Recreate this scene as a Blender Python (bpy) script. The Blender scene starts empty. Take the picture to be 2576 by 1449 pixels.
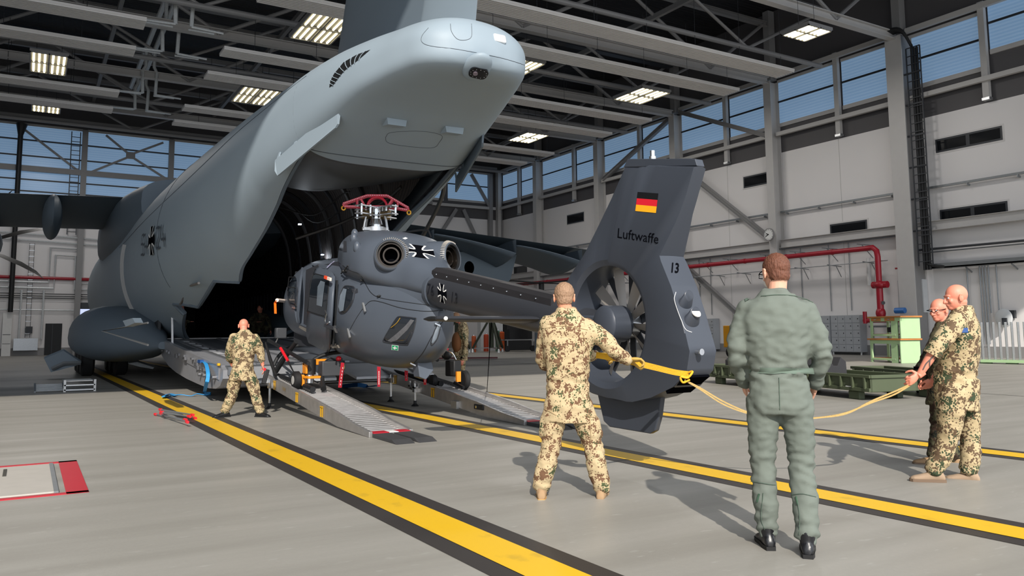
import bpy, bmesh, math, random
from math import sin, cos, pi, radians, sqrt, atan2, hypot
from mathutils import Vector, Matrix
V = Vector
scene = bpy.context.scene
COL = scene.collection
random.seed(7)

# ------------------------------------------------------------------ camera, light, exposure
YAW, PITCH, ROLL, FPX, PCX, PCY, CAMZ = .5437065, .1024372, .0081668, 2010.76, 1288, 627.19, 1.35
def _cam_axes():
    cy, sy, cp, sp, cr, sr = cos(YAW), sin(YAW), cos(PITCH), sin(PITCH), cos(ROLL), sin(ROLL)
    f = V((sy*cp, cy*cp, sp)); r = V((cy, -sy, 0)); d = f.cross(r)
    return cr*r + sr*d, -sr*r + cr*d, f
AX_R, AX_D, AX_F = _cam_axes()
cam_data = bpy.data.cameras.new('camera'); cam = bpy.data.objects.new('camera', cam_data); COL.objects.link(cam)
m = Matrix((AX_R, -AX_D, -AX_F)).transposed().to_4x4(); m.translation = (0, 0, CAMZ)
cam.matrix_world = m
cam_data.sensor_width = 36; cam_data.lens = 36*FPX/2576
cam_data.shift_y = -(724.5-PCY)/2576; cam_data.clip_start = .05; cam_data.clip_end = 400
scene.camera = cam

scene.view_settings.view_transform = 'Standard'; scene.view_settings.look = 'None'
scene.view_settings.gamma = 1; scene.view_settings.use_curve_mapping = False
scene.view_settings.exposure = 0.12
scene.cycles.use_denoising = True
scene.cycles.max_bounces = 6; scene.cycles.diffuse_bounces = 4; scene.cycles.glossy_bounces = 3
scene.cycles.transmission_bounces = 4; scene.cycles.transparent_max_bounces = 8
scene.cycles.sample_clamp_indirect = 6; scene.cycles.caustics_reflective = False; scene.cycles.caustics_refractive = False

world = bpy.data.worlds.new('sky'); scene.world = world; world.use_nodes = True
_n = world.node_tree.nodes; _bg = _n['Background']
_bg.inputs['Color'].default_value = (.86, .92, 1, 1); _bg.inputs['Strength'].default_value = 1.75

sun_d = bpy.data.lights.new('sun', 'SUN'); sun = bpy.data.objects.new('sun', sun_d); COL.objects.link(sun)
sun_d.energy = 4.6; sun_d.angle = radians(.6); sun_d.color = (1, .93, .84)
SUNDIR = V((cos(radians(65)), sin(radians(65)), -.655)).normalized()
sun.rotation_euler = SUNDIR.to_track_quat('-Z', 'Y').to_euler(); sun.location = (-10, -30, 30)
# the open hangar door lets the sky in: a portal guides the sky light through it
por_d = bpy.data.lights.new('sky_portal', 'AREA'); por = bpy.data.objects.new('sky_portal', por_d); COL.objects.link(por)
por_d.shape = 'RECTANGLE'; por_d.size = 67; por_d.size_y = 16.4; por_d.cycles.is_portal = True
por.location = (3.6, -1.0, 8.2); por.rotation_euler = (pi/2, 0, 0)

# ------------------------------------------------------------------ pixels of the photograph to points in the place
CPOS = V((0, 0, CAMZ))
def ray(x, y): return AX_R*((x-PCX)/FPX) + AX_D*((y-PCY)/FPX) + AX_F
def G(x, y, z=0.): r = ray(x, y); return CPOS + r*((z-CAMZ)/r.z)
def AX(x, y, X): r = ray(x, y); return CPOS + r*(X/r.x)
def AY(x, y, Y): r = ray(x, y); return CPOS + r*(Y/r.y)
def AD(x, y, D): return CPOS + ray(x, y)*D

# ------------------------------------------------------------------ materials
def lin(c):
    return tuple(((v/12.92) if v <= .04045 else ((v+.055)/1.055)**2.4) for v in c)
def hexc(h): return lin(tuple(int(h[i:i+2], 16)/255 for i in (0, 2, 4)))
class NT:
    def __init__(s, name):
        s.m = bpy.data.materials.new(name); s.m.use_nodes = True; s.t = s.m.node_tree
        s.b = s.t.nodes['Principled BSDF']; s._co = None
    def n(s, typ, **kw):
        nd = s.t.nodes.new('ShaderNode'+typ)
        for k, v in kw.items():
            if k.startswith('i_'):
                nd.inputs[k[2:].replace('_', ' ')].default_value = v
            elif k.startswith('j'):
                nd.inputs[int(k[1:])].default_value = v
            else: setattr(nd, k, v)
        return nd
    def l(s, a, b): s.t.links.new(a, b)
    def co(s, kind='Object'):
        if s._co is None: s._co = s.n('TexCoord')
        return s._co.outputs[kind]
    def math(s, op, a, b=None, clamp=False):
        nd = s.n('Math', operation=op); nd.use_clamp = clamp
        for i, v in enumerate((a, b)):
            if v is None: continue
            if hasattr(v, 'links'): s.l(v, nd.inputs[i])
            else: nd.inputs[i].default_value = v
        return nd.outputs[0]
    def mapping(s, scale, kind='Object', rot=(0, 0, 0), loc=(0, 0, 0)):
        nd = s.n('Mapping'); nd.inputs['Scale'].default_value = scale; nd.inputs['Rotation'].default_value = rot
        nd.inputs['Location'].default_value = loc
        s.l(s.co(kind), nd.inputs['Vector']); return nd.outputs[0]
    def noise(s, scale, detail=3, vec=None, rough=.5):
        nd = s.n('TexNoise'); nd.inputs['Scale'].default_value = scale; nd.inputs['Detail'].default_value = detail
        nd.inputs['Roughness'].default_value = rough
        s.l(vec if vec is not None else s.co(), nd.inputs['Vector']); return nd.outputs[0]
    def mix(s, fac, a, b):
        nd = s.n('Mix', data_type='RGBA'); 
        for sock, v in ((nd.inputs[0], fac), (nd.inputs[6], a), (nd.inputs[7], b)):
            if hasattr(v, 'links'): s.l(v, sock)
            else: sock.default_value = v if not isinstance(v, tuple) or len(v) == 4 else (*v, 1)
        return nd.outputs[2]
    def ramp(s, fac, stops, interp='LINEAR'):
        nd = s.n('ValToRGB'); nd.color_ramp.interpolation = interp; e = nd.color_ramp.elements
        while len(e) < len(stops): e.new(.5)
        for el, (p, c) in zip(e, stops): el.position = p; el.color = (*c, 1) if len(c) == 3 else c
        s.l(fac, nd.inputs[0]); return nd.outputs[0]
    def color(s, c):
        if hasattr(c, 'links'): s.l(c, s.b.inputs['Base Color'])
        else: s.b.inputs['Base Color'].default_value = (*c, 1)
    def bump(s, h, strength=.3, dist=.01):
        nd = s.n('Bump'); nd.inputs['Strength'].default_value = strength; nd.inputs['Distance'].default_value = dist
        s.l(h, nd.inputs['Height']); s.l(nd.outputs[0], s.b.inputs['Normal'])
    def rm(s, r, metal=0, spec=None):
        if hasattr(r, 'links'): s.l(r, s.b.inputs['Roughness'])
        else: s.b.inputs['Roughness'].default_value = r
        s.b.inputs['Metallic'].default_value = metal
        if spec is not None: s.b.inputs['Specular IOR Level'].default_value = spec
MATS = {}
def mat(name, c, rough=.5, metal=0, var=.08, vscale=3., bump=0, bscale=40, spec=None, emit=0):
    """a plain painted, metal, rubber or cloth surface with a little procedural unevenness"""
    if name in MATS: return MATS[name]
    t = NT(name); c = hexc(c) if isinstance(c, str) else c
    f = t.noise(vscale, 4)
    t.color(t.mix(f, tuple(v*(1-var) for v in c), tuple(min(1, v*(1+var)) for v in c)))
    t.rm(rough, metal, spec)
    if bump: t.bump(t.noise(bscale, 3), bump)
    if emit:
        t.b.inputs['Emission Color'].default_value = (*c, 1); t.b.inputs['Emission Strength'].default_value = emit
    MATS[name] = t.m
    return t.m

# ------------------------------------------------------------------ mesh builder
WORLD = {}
def frame(d, up=V((0, 0, 1))):
    d = d.normalized()
    if abs(d.dot(up)) > .98: up = V((0, 1, 0)) if abs(d.y) < .9 else V((1, 0, 0))
    a = d.cross(up).normalized(); return a, a.cross(d).normalized()
class MB:
    def __init__(s): s.v = []; s.f = []; s.mi = []; s.cur = 0
    def add(s, vs, fs):
        o = len(s.v); s.v += [V(v) for v in vs]; s.f += [tuple(i+o for i in f) for f in fs]; s.mi += [s.cur]*len(fs); return s
    def box(s, c, d, rot=None):
        c = V(c); x, y, z = d[0]/2, d[1]/2, d[2]/2
        vs = [V((a*x, b*y, e*z)) for a in (-1, 1) for b in (-1, 1) for e in (-1, 1)]
        if rot is not None:
            R = rot if isinstance(rot, Matrix) else Matrix.Rotation(rot, 3, 'Z'); vs = [R @ v for v in vs]
        return s.add([c+v for v in vs], [(0, 1, 3, 2), (4, 6, 7, 5), (0, 4, 5, 1), (2, 3, 7, 6), (0, 2, 6, 4), (1, 5, 7, 3)])
    def b2(s, a, b):
        a, b = V(a), V(b); return s.box((a+b)/2, tuple(abs(x) for x in (b-a)))
    def beam(s, p, q, w, h, up=V((0, 0, 1))):
        p, q = V(p), V(q); a, u = frame(q-p, up)
        vs = [e + a*(i*w/2) + u*(j*h/2) for e in (p, q) for i, j in ((-1, -1), (1, -1), (1, 1), (-1, 1))]
        return s.add(vs, [(3, 2, 1, 0), (4, 5, 6, 7), (0, 1, 5, 4), (1, 2, 6, 5), (2, 3, 7, 6), (3, 0, 4, 7)])
    def ibeam(s, p, q, w, h, t=.02, up=V((0, 0, 1))):
        p, q = V(p), V(q); a, u = frame(q-p, up)
        s.beam(p+u*(h/2-t/2), q+u*(h/2-t/2), w, t, up); s.beam(p-u*(h/2-t/2), q-u*(h/2-t/2), w, t, up)
        return s.beam(p, q, t, h-2*t, up)
    def ring_loft(s, rings, cap=True, closed=True):
        o = len(s.v); n = len(rings[0])
        for r in rings: s.v += [V(v) for v in r]
        for i in range(len(rings)-1):
            for j in range(n if closed else n-1):
                k = (j+1) % n
                s.f.append((o+i*n+j, o+i*n+k, o+(i+1)*n+k, o+(i+1)*n+j)); s.mi.append(s.cur)
        if cap:
            s.f.append(tuple(o+j for j in reversed(range(n)))); s.f.append(tuple(o+(len(rings)-1)*n+j for j in range(n))); s.mi += [s.cur]*2
        return s
    def cyl(s, p, q, r, r2=None, n=12, cap=True):
        p, q = V(p), V(q); a, u = frame(q-p); r2 = r if r2 is None else r2
        return s.ring_loft([[e+(a*cos(2*pi*k/n)+u*sin(2*pi*k/n))*rr for k in range(n)] for e, rr in ((p, r), (q, r2))], cap)
    def pipe(s, p, q, r, ri, n=16):
        p, q = V(p), V(q); a, u = frame(q-p)
        R = lambda e, rr: [e+(a*cos(2*pi*k/n)+u*sin(2*pi*k/n))*rr for k in range(n)]
        return s.ring_loft([R(p, ri), R(p, r), R(q, r), R(q, ri), R(p, ri)], False)
    def tube(s, pts, r, n=8, cap=True, flat=None, up=V((0, 0, 1))):
        """swept round (or flat=(w,h)) section; r a number or a list"""
        pts = [V(p) for p in pts]; rings = []; pa = None
        for i, p in enumerate(pts):
            d = (pts[min(i+1, len(pts)-1)] - pts[max(i-1, 0)])
            if d.length < 1e-9: d = V((0, 0, 1))
            if pa is None: a, u = frame(d, up)
            else:
                dn = d.normalized(); a = (pa - dn*pa.dot(dn))
                if a.length < 1e-6: a, u = frame(d, up)
                a = a.normalized(); u = a.cross(dn)
            pa = a
            rr = r[i] if isinstance(r, (list, tuple)) else r
            if flat: rings.append([p+a*(x*flat[0]/2)+u*(y*flat[1]/2) for x, y in ((-1, -1), (1, -1), (1, 1), (-1, 1))])
            else: rings.append([p+(a*cos(2*pi*k/n)+u*sin(2*pi*k/n))*rr for k in range(n)])
        return s.ring_loft(rings, cap)
    def ell(s, c, rx, ry, rz, n=16, m=10, rot=None, z0=-1, z1=1):
        c = V(c); rings = []
        for i in range(m+1):
            zz = z0+(z1-z0)*i/m if (z0 > -1 or z1 < 1) else -cos(pi*i/m)
            rr = sqrt(max(1e-5, 1-zz*zz)); ring = []
            for k in range(n):
                v = V((rx*rr*cos(2*pi*k/n), ry*rr*sin(2*pi*k/n), rz*zz)); 
                if rot is not None: v = rot @ v
                ring.append(c+v)
            rings.append(ring)
        return s.ring_loft(rings)
    def prism(s, poly, off, depth):
        """polygon of 3-D points extruded by off+depth along vector depth (centred when off is -.5)"""
        d = V(depth); a = [V(p)+d*off for p in poly]; b = [p+d for p in a]; n = len(poly)
        return s.add(a+b, [tuple(reversed(range(n))), tuple(range(n, 2*n))]+[(i, (i+1) % n, n+(i+1) % n, n+i) for i in range(n)])
    def grid(s, fn, nu, nv):
        o = len(s.v)
        for i in range(nu+1):
            for j in range(nv+1): s.v.append(V(fn(i/nu, j/nv)))
        w = nv+1
        for i in range(nu):
            for j in range(nv): s.f.append((o+i*w+j, o+(i+1)*w+j, o+(i+1)*w+j+1, o+i*w+j+1)); s.mi.append(s.cur)
        return s
    def build(s, name, m, parent=None, smooth=30, bevel=0, origin=None, mods=None, solid=0, recalc=True):
        if parent is not None: org = WORLD[parent.name]
        elif origin is not None: org = V(origin)
        else:
            lo = [min(v[i] for v in s.v) for i in range(3)]; hi = [max(v[i] for v in s.v) for i in range(3)]
            org = V(((lo[0]+hi[0])/2, (lo[1]+hi[1])/2, lo[2]))
        me = bpy.data.meshes.new(name); me.from_pydata([v-org for v in s.v], [], s.f)
        for mm in (m if isinstance(m, (list, tuple)) else [m]): me.materials.append(mm)
        if any(s.mi): me.polygons.foreach_set('material_index', s.mi)
        if recalc:
            bm = bmesh.new(); bm.from_mesh(me)
            bmesh.ops.remove_doubles(bm, verts=bm.verts, dist=1e-5) if recalc == 2 else None
            bmesh.ops.recalc_face_normals(bm, faces=bm.faces); bm.to_mesh(me); bm.free()
        if smooth:
            me.polygons.foreach_set('use_smooth', [True]*len(me.polygons)); me.set_sharp_from_angle(angle=radians(smooth))
        o = bpy.data.objects.new(name, me); COL.objects.link(o); WORLD[o.name] = org
        if parent is not None: o.parent = parent
        else: o.location = org
        if solid: md = o.modifiers.new('Solidify', 'SOLIDIFY'); md.thickness = solid; md.offset = 0
        if bevel: md = o.modifiers.new('Bevel', 'BEVEL'); md.width = bevel; md.segments = 2; md.limit_method = 'ANGLE'; md.angle_limit = radians(40)
        return o
def tag(o, label=None, cat=None, group=None, kind=None):
    if label: o['label'] = label
    if cat: o['category'] = cat
    if group: o['group'] = group
    if kind: o['kind'] = kind
    return o
def thing(name, loc, label, cat, group=None):
    o = bpy.data.objects.new(name, None); COL.objects.link(o); o.location = V(loc); WORLD[o.name] = V(loc); o.empty_display_size = .2
    return tag(o, label, cat, group)
def struct(mb, name, m, **kw): return tag(mb.build(name, m, **kw), kind='structure')
def dup(o, loc, rotz=0, label=None, group=None):
    """a copy of a thing with copies of its parts and sub-parts"""
    r = o.copy(); COL.objects.link(r); r.location = V(loc); r.rotation_euler = (0, 0, rotz)
    if label: r['label'] = label
    if group: r['group'] = group
    for ch in list(o.children):
        c = ch.copy(); COL.objects.link(c); c.parent = r
        for g in list(ch.children):
            e = g.copy(); COL.objects.link(e); e.parent = c
    return r
def lerp(a, b, t): return a+(b-a)*t
def interp(tab, x):
    """smooth table lookup: tab is [(x, v...)] rising in x"""
    if x <= tab[0][0]: return tab[0][1:]
    for a, b in zip(tab[:-1], tab[1:]):
        if x <= b[0]:
            t = (x-a[0])/(b[0]-a[0]); return tuple(lerp(p, q, t) for p, q in zip(a[1:], b[1:]))
    return tab[-1][1:]
def catmull(tab, x):
    n = len(tab)
    if x <= tab[0][0]: return tab[0][1:]
    if x >= tab[-1][0]: return tab[-1][1:]
    i = max(k for k in range(n-1) if tab[k][0] <= x)
    p1, p2 = tab[i], tab[i+1]; p0 = tab[i-1] if i > 0 else p1; p3 = tab[i+2] if i+2 < n else p2
    h = p2[0]-p1[0]; t = (x-p1[0])/h; out = []
    for k in range(1, len(p1)):
        m1 = (p2[k]-p0[k])/(p2[0]-p0[0])*h if p2[0] != p0[0] else 0
        m2 = (p3[k]-p1[k])/(p3[0]-p1[0])*h if p3[0] != p1[0] else 0
        out.append((2*t**3-3*t*t+1)*p1[k]+(t**3-2*t*t+t)*m1+(-2*t**3+3*t*t)*p2[k]+(t**3-t*t)*m2)
    return tuple(out)
def spline(pts, k=8):
    """dense smooth curve through points"""
    P = [(i, *p) for i, p in enumerate(pts)]
    return [V(catmull(P, i/k)) for i in range((len(pts)-1)*k+1)]
FONT = None
def text_mb(mb, s, origin, right, up, height, depth=.004, align='LEFT', squeeze=1.0, bold=0):
    """lettering as real thin solid letters"""
    cu = bpy.data.curves.new('lettering', 'FONT'); cu.body = s; cu.size = 1; cu.align_x = align; cu.offset = bold; cu.resolution_u = 3
    ob = bpy.data.objects.new('lettering', cu); COL.objects.link(ob)
    dg = bpy.context.evaluated_depsgraph_get(); me = bpy.data.meshes.new_from_object(ob.evaluated_get(dg))
    R, U = V(right).normalized(), V(up).normalized(); N = R.cross(U); o = V(origin); k = height/.72
    vs = [o+R*(v.co.x*k*squeeze)+U*(v.co.y*k)+N*depth for v in me.vertices]
    mb.add(vs, [tuple(p.vertices) for p in me.polygons])
    bpy.data.objects.remove(ob); bpy.data.curves.remove(cu); bpy.data.meshes.remove(me)
    return mb
# ------------------------------------------------------------------ hangar shell
XW, YB, XL, YF, ZR = 37.2, 63.5, -30., -1., 20.2
M_white = mat('white_wall_panel', 'e9e6e5', .55, var=.03, vscale=.4)
M_dark = mat('charcoal_cladding', '555355', .6, var=.06, vscale=.5)
M_steel = mat('light_grey_steel_paint', 'bebcba', .5, var=.05)
M_steel2 = mat('mid_grey_steel_paint', '8b8a8a', .5, var=.06)
M_galv = mat('galvanised_steel', '8f9396', .4, .6, var=.12, vscale=8)
M_roof = NT('dark_roof_deck'); _w = M_roof.n('TexWave', wave_type='BANDS', bands_direction='Y'); _w.inputs['Scale'].default_value = 1.1
M_roof.l(M_roof.co(), _w.inputs['Vector']); M_roof.color(M_roof.mix(_w.outputs[0], hexc('151517'), hexc('222226'))); M_roof.rm(.7); M_roof.bump(_w.outputs[0], .6, .05); M_roof = M_roof.m
# twin-wall translucent sheets, emission standing in for the sky light behind them
t = NT('translucent_sheet_window'); w_ = t.n('TexWave', wave_type='BANDS', bands_direction='Z'); w_.inputs['Scale'].default_value = 1.9
t.l(t.co(), w_.inputs['Vector']); nz = t.noise(.35, 3)
c = t.mix(w_.outputs[0], hexc('7695b5'), hexc('8da7c1')); c = t.mix(t.math('MULTIPLY', nz, .5), c, hexc('6c8cae'))
t.color(hexc('6d8cae')); t.rm(.3); t.l(c, t.b.inputs['Emission Color']); t.b.inputs['Emission Strength'].default_value = .5; M_win = t.m
M_glass_dark = mat('dark_window_glass', '17191c', .08, var=.2, spec=.6)
M_frame_dark = mat('dark_window_frame', '33363b', .45)
M_red = mat('red_pipe_paint', 'a0192b', .35, var=.08)
M_silver = mat('silver_pipe_lagging', 'cfd3d5', .35, .2, var=.2, vscale=12)
M_black = mat('black_rubber', '17181a', .6, var=.2)
M_alu = mat('brushed_aluminium', 'b9bbbd', .32, .8, var=.12, vscale=14)
M_orange = mat('orange_cable', 'c9562a', .5)

# concrete floor with broom streaks and faint stains
t = NT('concrete_floor')
st = t.noise(1, 4, t.mapping((.25, 2.2, 1), rot=(0, 0, radians(33)))); bl = t.noise(.22, 4); fi = t.noise(26, 4); sp = t.noise(3.2, 2, t.mapping((1.5, 5, 1), rot=(0, 0, radians(33))))
c = t.ramp(st, [(.3, hexc('8d8a83')), (.7, hexc('a8a59e'))]); c = t.mix(t.math('MULTIPLY', bl, .55), c, hexc('88847b'))
c = t.mix(t.math('MULTIPLY', t.ramp(sp, [(.66, (0, 0, 0)), (.74, (1, 1, 1))]), .28), c, hexc('c6c6c0'))
c = t.mix(t.math('MULTIPLY', fi, .25), c, hexc('7c7a75'))
t.color(c); t.rm(t.ramp(st, [(.3, (.52,)*3), (.8, (.36,)*3)])); t.bump(fi, .12, .01); M_floor = t.m
struct(MB().b2((XL, YF-45, -.3), (XW, YB, 0)), 'floor', M_floor, origin=(0, 0, 0))

def line(name, x0, y0, x1, y1, w, m, z=.004, n=24, bow=0.):
    mb = MB(); d = V((x1-x0, y1-y0, 0)).normalized(); nrm = V((-d.y, d.x, 0))
    P = []
    for i in range(n+1):
        tt = i/n; c_ = V((lerp(x0, x1, tt), lerp(y0, y1, tt), 0))+nrm*(bow*4*tt*(1-tt)); P.append((c_-nrm*w/2, c_+nrm*w/2))
    for (a, b), (c_, e) in zip(P[:-1], P[1:]): mb.add([a+V((0, 0, z)), b+V((0, 0, z)), e+V((0, 0, z)), c_+V((0, 0, z))], [(0, 1, 2, 3)])
    return struct(mb, name, m, smooth=0, origin=(x0, y0, 0))
t = NT('yellow_floor_paint'); nz = t.noise(5, 5, t.mapping((1, .6, 1))); 
t.color(t.mix(t.ramp(nz, [(.6, (0, 0, 0)), (.7, (.75,)*3)]), hexc('e3b51c'), hexc('c89f25'))); t.rm(.45); M_yel = t.m
M_blk = mat('black_floor_paint', '35312f', .5, var=.1)
M_redp = mat('red_floor_paint', 'b5162a', .45, var=.06)
M_joint = mat('floor_joint', '46443f', .8)
def guide(n, xa, ya, xb, yb, bow=0.):
    line('trim_%d' % n, xa, ya, xb, yb, .62, M_blk, .003, bow=bow); line('trim_%d' % (n+1), xa, ya, xb, yb, .31, M_yel, .006, bow=bow)
guide(1, 2.62, -1, 2.22, 40)
guide(3, 5.72, -1, 4.9, 50)
guide(5, 9.25, -1, 7.4, 50)
def gp(x, y): p = G(x, y); return (p.x, p.y)
for k, (a, b) in enumerate(((gp(1200, 906), gp(2576, 997)), (gp(1250, 999), gp(1250, 800+60)))):
    if k == 0: line('trim_%d' % (7+k), *a, *b, .05, M_joint, .002)
# red-framed service hatch
q = [G(-30, 1170), G(187, 1155), G(222, 1230), G(-30, 1256)]
hx0, hx1, hy0, hy1 = -2.4, .52, 7.95, 10.0
mb = MB()
for a, b in (((hx0, hy0, 0), (hx1, hy0+.08, .006)), ((hx0, hy1-.09, 0), (hx1, hy1, .006)), ((hx1-.17, hy0, 0), (hx1, hy1, .006))): mb.b2(a, b)
struct(mb, 'trim_20', M_redp, smooth=0)
hm = MB().b2((hx0, hy0+.14, -.02), (hx1-.26, hy1-.16, .012)); hatch = tag(hm.build('floor_hatch', mat('pale_hatch_cover', 'b3aea6', .5, var=.1, vscale=6)), 'pale service hatch cover set in the floor inside a red painted frame', 'hatch')
MB().b2((hx1-.26, hy0+.12, .001), (hx1-.225, hy1-.14, .016)).build('edge_strip', M_galv, hatch)
MB().b2((-1.3, 9.05, .012), (-.72, 9.14, .02)).build('handle_slot', M_joint, hatch); MB().b2((-1.15, 9.42, .012), (-.9, 9.5, .02)).build('handle_slot', M_joint, hatch)
MB().b2((-.14, 9.2, .012), (-.11, 9.66, .017)).build('handle_slot', M_joint, hatch)

# walls
struct(MB().b2((XW, YF-.5, 0), (XW+.3, YB+.3, 11.6)), 'wall_right', M_white)
struct(MB().b2((XW, YF-.5, 11.6), (XW+.3, YB+.3, ZR)), 'wall_right_upper', M_dark)
struct(MB().b2((XL, YB, 0), (XW, YB+.3, 11.6)), 'wall_back', M_white)
struct(MB().b2((XL, YB, 11.6), (XW, YB+.3, ZR)), 'wall_back_upper', M_dark)
struct(MB().b2((XL-.3, YF-.5, 0), (XL, YB+.3, ZR)), 'wall_left', M_white)
struct(MB().b2((XL, YF-.5, 16.5), (XW, YF, ZR)), 'wall_front', M_dark)
struct(MB().b2((XL-.3, YF-.5, ZR), (XW+.3, YB+.3, ZR+.3)), 'ceiling', M_roof)
struct(MB().b2((XW-.03, YF, 0), (XW, YB, .5)), 'baseboard_right', M_steel2); struct(MB().b2((XL, YB-.03, 0), (XW, YB, .5)), 'baseboard_back', M_steel2)
# cladding joints of the white panels
for i, y in enumerate((5., 10.6, 16.4, 27.2, 35.3)): struct(MB().b2((XW-.006, y, .5), (XW, y+.03, 11.6)), 'trim_%d' % (22+i), M_steel)
# windows: right wall strip
wn = 0
def win_x(y0, y1, z0, z1, bars):
    global wn; wn += 1
    f = struct(MB().b2((XW-.1, y0, z0-.22), (XW-.005, y1, z0)).b2((XW-.1, y0, z1), (XW-.005, y1, z1+.16)), 'window_%d' % wn, M_steel)
    MB().b2((XW-.05, y0, z0), (XW-.004, y1, z1)).build('pane', M_win, f, smooth=0)
    for z in bars: MB().b2((XW-.11, y0, z-.05), (XW-.02, y1, z+.05)).build('glazing_bar', M_frame_dark, f)
cols = [23.15, 31.3, 39.45, 47.9, 56.5]
mul = [27.0, 35.1, 43.4, 51.5, 59.9]
ed = [14.9, 19.2]+sorted(cols+mul)+[63.2]
for a, b in zip(ed[:-1], ed[1:]):
    if a < 15: win_x(10.0, b-.2, 14.0, 19.4, (15.25, 16.5, 17.8))
    else: win_x(a+.22, b-.22, 13.32, 15.75, (14.6,))
# back wall strip
def win_y(x0, x1, z0, z1, bars):
    global wn; wn += 1
    f = struct(MB().b2((x0, YB-.1, z0-.2), (x1, YB-.005, z0)).b2((x0, YB-.1, z1), (x1, YB-.005, z1+.16)), 'window_%d' % wn, M_steel)
    MB().b2((x0, YB-.05, z0), (x1, YB-.004, z1)).build('pane', M_win, f, smooth=0)
    for z in bars: MB().b2((x0, YB-.11, z-.05), (x1, YB-.02, z+.05)).build('glazing_bar', M_frame_dark, f)
xe = [-8.5, -2.8, 2.9, 8.6, 14.3, 20, 25.7, 31.4]
for a, b in zip(xe[:-1], xe[1:]): win_y(a+.15, b-.15, 9.9 if a < 20 else 13.2, 15.75, (14.75, 13.65, 12.0, 11.2) if a < 20 else (14.6,))
win_y(31.7, 36.0, 13.25, 15.75, (14.6,))
# small room windows in the white wall
def room_win(y0, y1, z0, z1, mull):
    global wn; wn += 1
    f = struct(MB().b2((XW-.02, y0-.08, z0-.08), (XW-.004, y1+.08, z1+.08)), 'window_%d' % wn, mat('white_reveal', 'd9d6d4', .5))
    MB().b2((XW-.035, y0, z0), (XW-.021, y1, z1)).build('window_frame', M_frame_dark, f)
    n = 2 if mull else 1; w = (y1-y0)/n
    for i in range(n): MB().b2((XW-.045, y0+i*w+.09, z0+.09), (XW-.036, y0+(i+1)*w-.09, z1-.09)).build('pane', M_glass_dark, f)
for a in ((18.75, 21.85, 9.75, 10.4, 1), (18.75, 21.85, 6.25, 6.97, 1), (25.75, 28, 6.3, 7.0, 0), (31.9, 34, 9.95, 10.65, 0), (50.5, 52.8, 9.95, 10.7, 0), (59, 61.2, 6.4, 7.1, 0)): room_win(*a)

# ------------------------------------------------------------------ wall steel
ordn = ['first', 'second', 'third', 'fourth', 'fifth', 'sixth', 'seventh', 'eighth', 'ninth', 'tenth']
for i, y in enumerate(cols):
    t_ = thing('wall_column', (36.8, y, 0), 'tall pale grey steel wall column, %s from the right edge of the picture' % ordn[i], 'column', 'steel columns of the long wall')
    big = .86 if i == 0 else .52
    for x in (36.25 if i == 0 else 36.45, 37.15): MB().box((x, y, 7.9), (.05, big, 15.8)).build('flange', M_steel, t_)
    if i == 0: MB().box((36.7, y-.2, 7.9), (.8, .4, 15.7)).build('casing', M_steel2, t_)
    MB().box((36.8, y, 7.9), (.66, .05, 15.8)).build('web', M_steel, t_)
    MB().box((36.83, y, 18), (.5, .42, 4.2)).build('upper_shaft', M_steel2, t_)
t_ = thing('wall_column', (36.75, 63.2, 0), 'pale steel column in the far corner between the two walls', 'column'); MB().box((36.7, 63.1, 8), (.3, .45, 16)).build('flange', M_steel, t_); MB().box((36.95, 63.1, 8), (.3, .1, 16)).build('web', M_steel2, t_)
for i, x in enumerate((-2.8, 2.9, 8.6, 35.9)):
    MBt = MB().box((x, YB-.3, 7.9), (.36, .36, 15.8)); tag(MBt.build('wall_column', M_steel2), ['slim steel column of the back wall beyond the picture edge', 'grey steel column of the back wall beside the dark ladder', 'grey steel column of the back wall nearest the aircraft roof', 'grey steel column of the back wall beside the far corner'][i], 'column', 'steel columns of the back wall')
for i, y in enumerate([19.2]+mul):
    o = MB().box((XW-.2, y, 14), (.22, .28, 4.6)).build('window_post', M_steel)
    tag(o, 'short pale steel window post on the high window strip, %s from the right' % ordn[i], 'post', 'window posts of the high strip'); MB().box((XW-.2, y, 11.72), (.3, .34, .12)).build('foot_plate', M_alu, o)
bays = [(14.9, 23.15)]+list(zip(cols[:-1], cols[1:]))+[(56.5, 63.2)]
for i, (a, b) in enumerate(bays):
    w = '%s bay from the right' % ordn[i]
    tag(MB().ibeam((36.75, a+.3, 6.2), (36.75, b-.3, 6.2), .3, .45).build('wall_beam', M_steel), 'deep pale steel beam at mid height of the long wall, '+w, 'beam')
    tag(MB().beam((36.8, a+.3, 12.62), (36.8, b-.3, 12.62), .2, .22).build('wall_rail', M_steel), 'pale square rail below the windows of the long wall, '+w, 'rail')
    tag(MB().beam((36.9, a+.3, 16.1), (36.9, b-.3, 16.1), .2, .25).build('eaves_beam', M_steel), 'pale eaves beam above the windows of the long wall, '+w, 'beam')
    o = thing('cable_tray', (36.98, (a+b)/2, 8.0), 'narrow grey cable tray on the white wall panels, '+w, 'cable tray')
    MB().beam((36.98, a+.6, 8.08), (36.98, b-.2, 8.08), .12, .1).build('tray', M_galv, o)
    for k in range(4): yy = lerp(a+1, b-.6, k/3); MB().beam((37.15, yy, 7.95), (36.9, yy, 7.98), .04, .1).build('bracket', M_galv, o)
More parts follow.
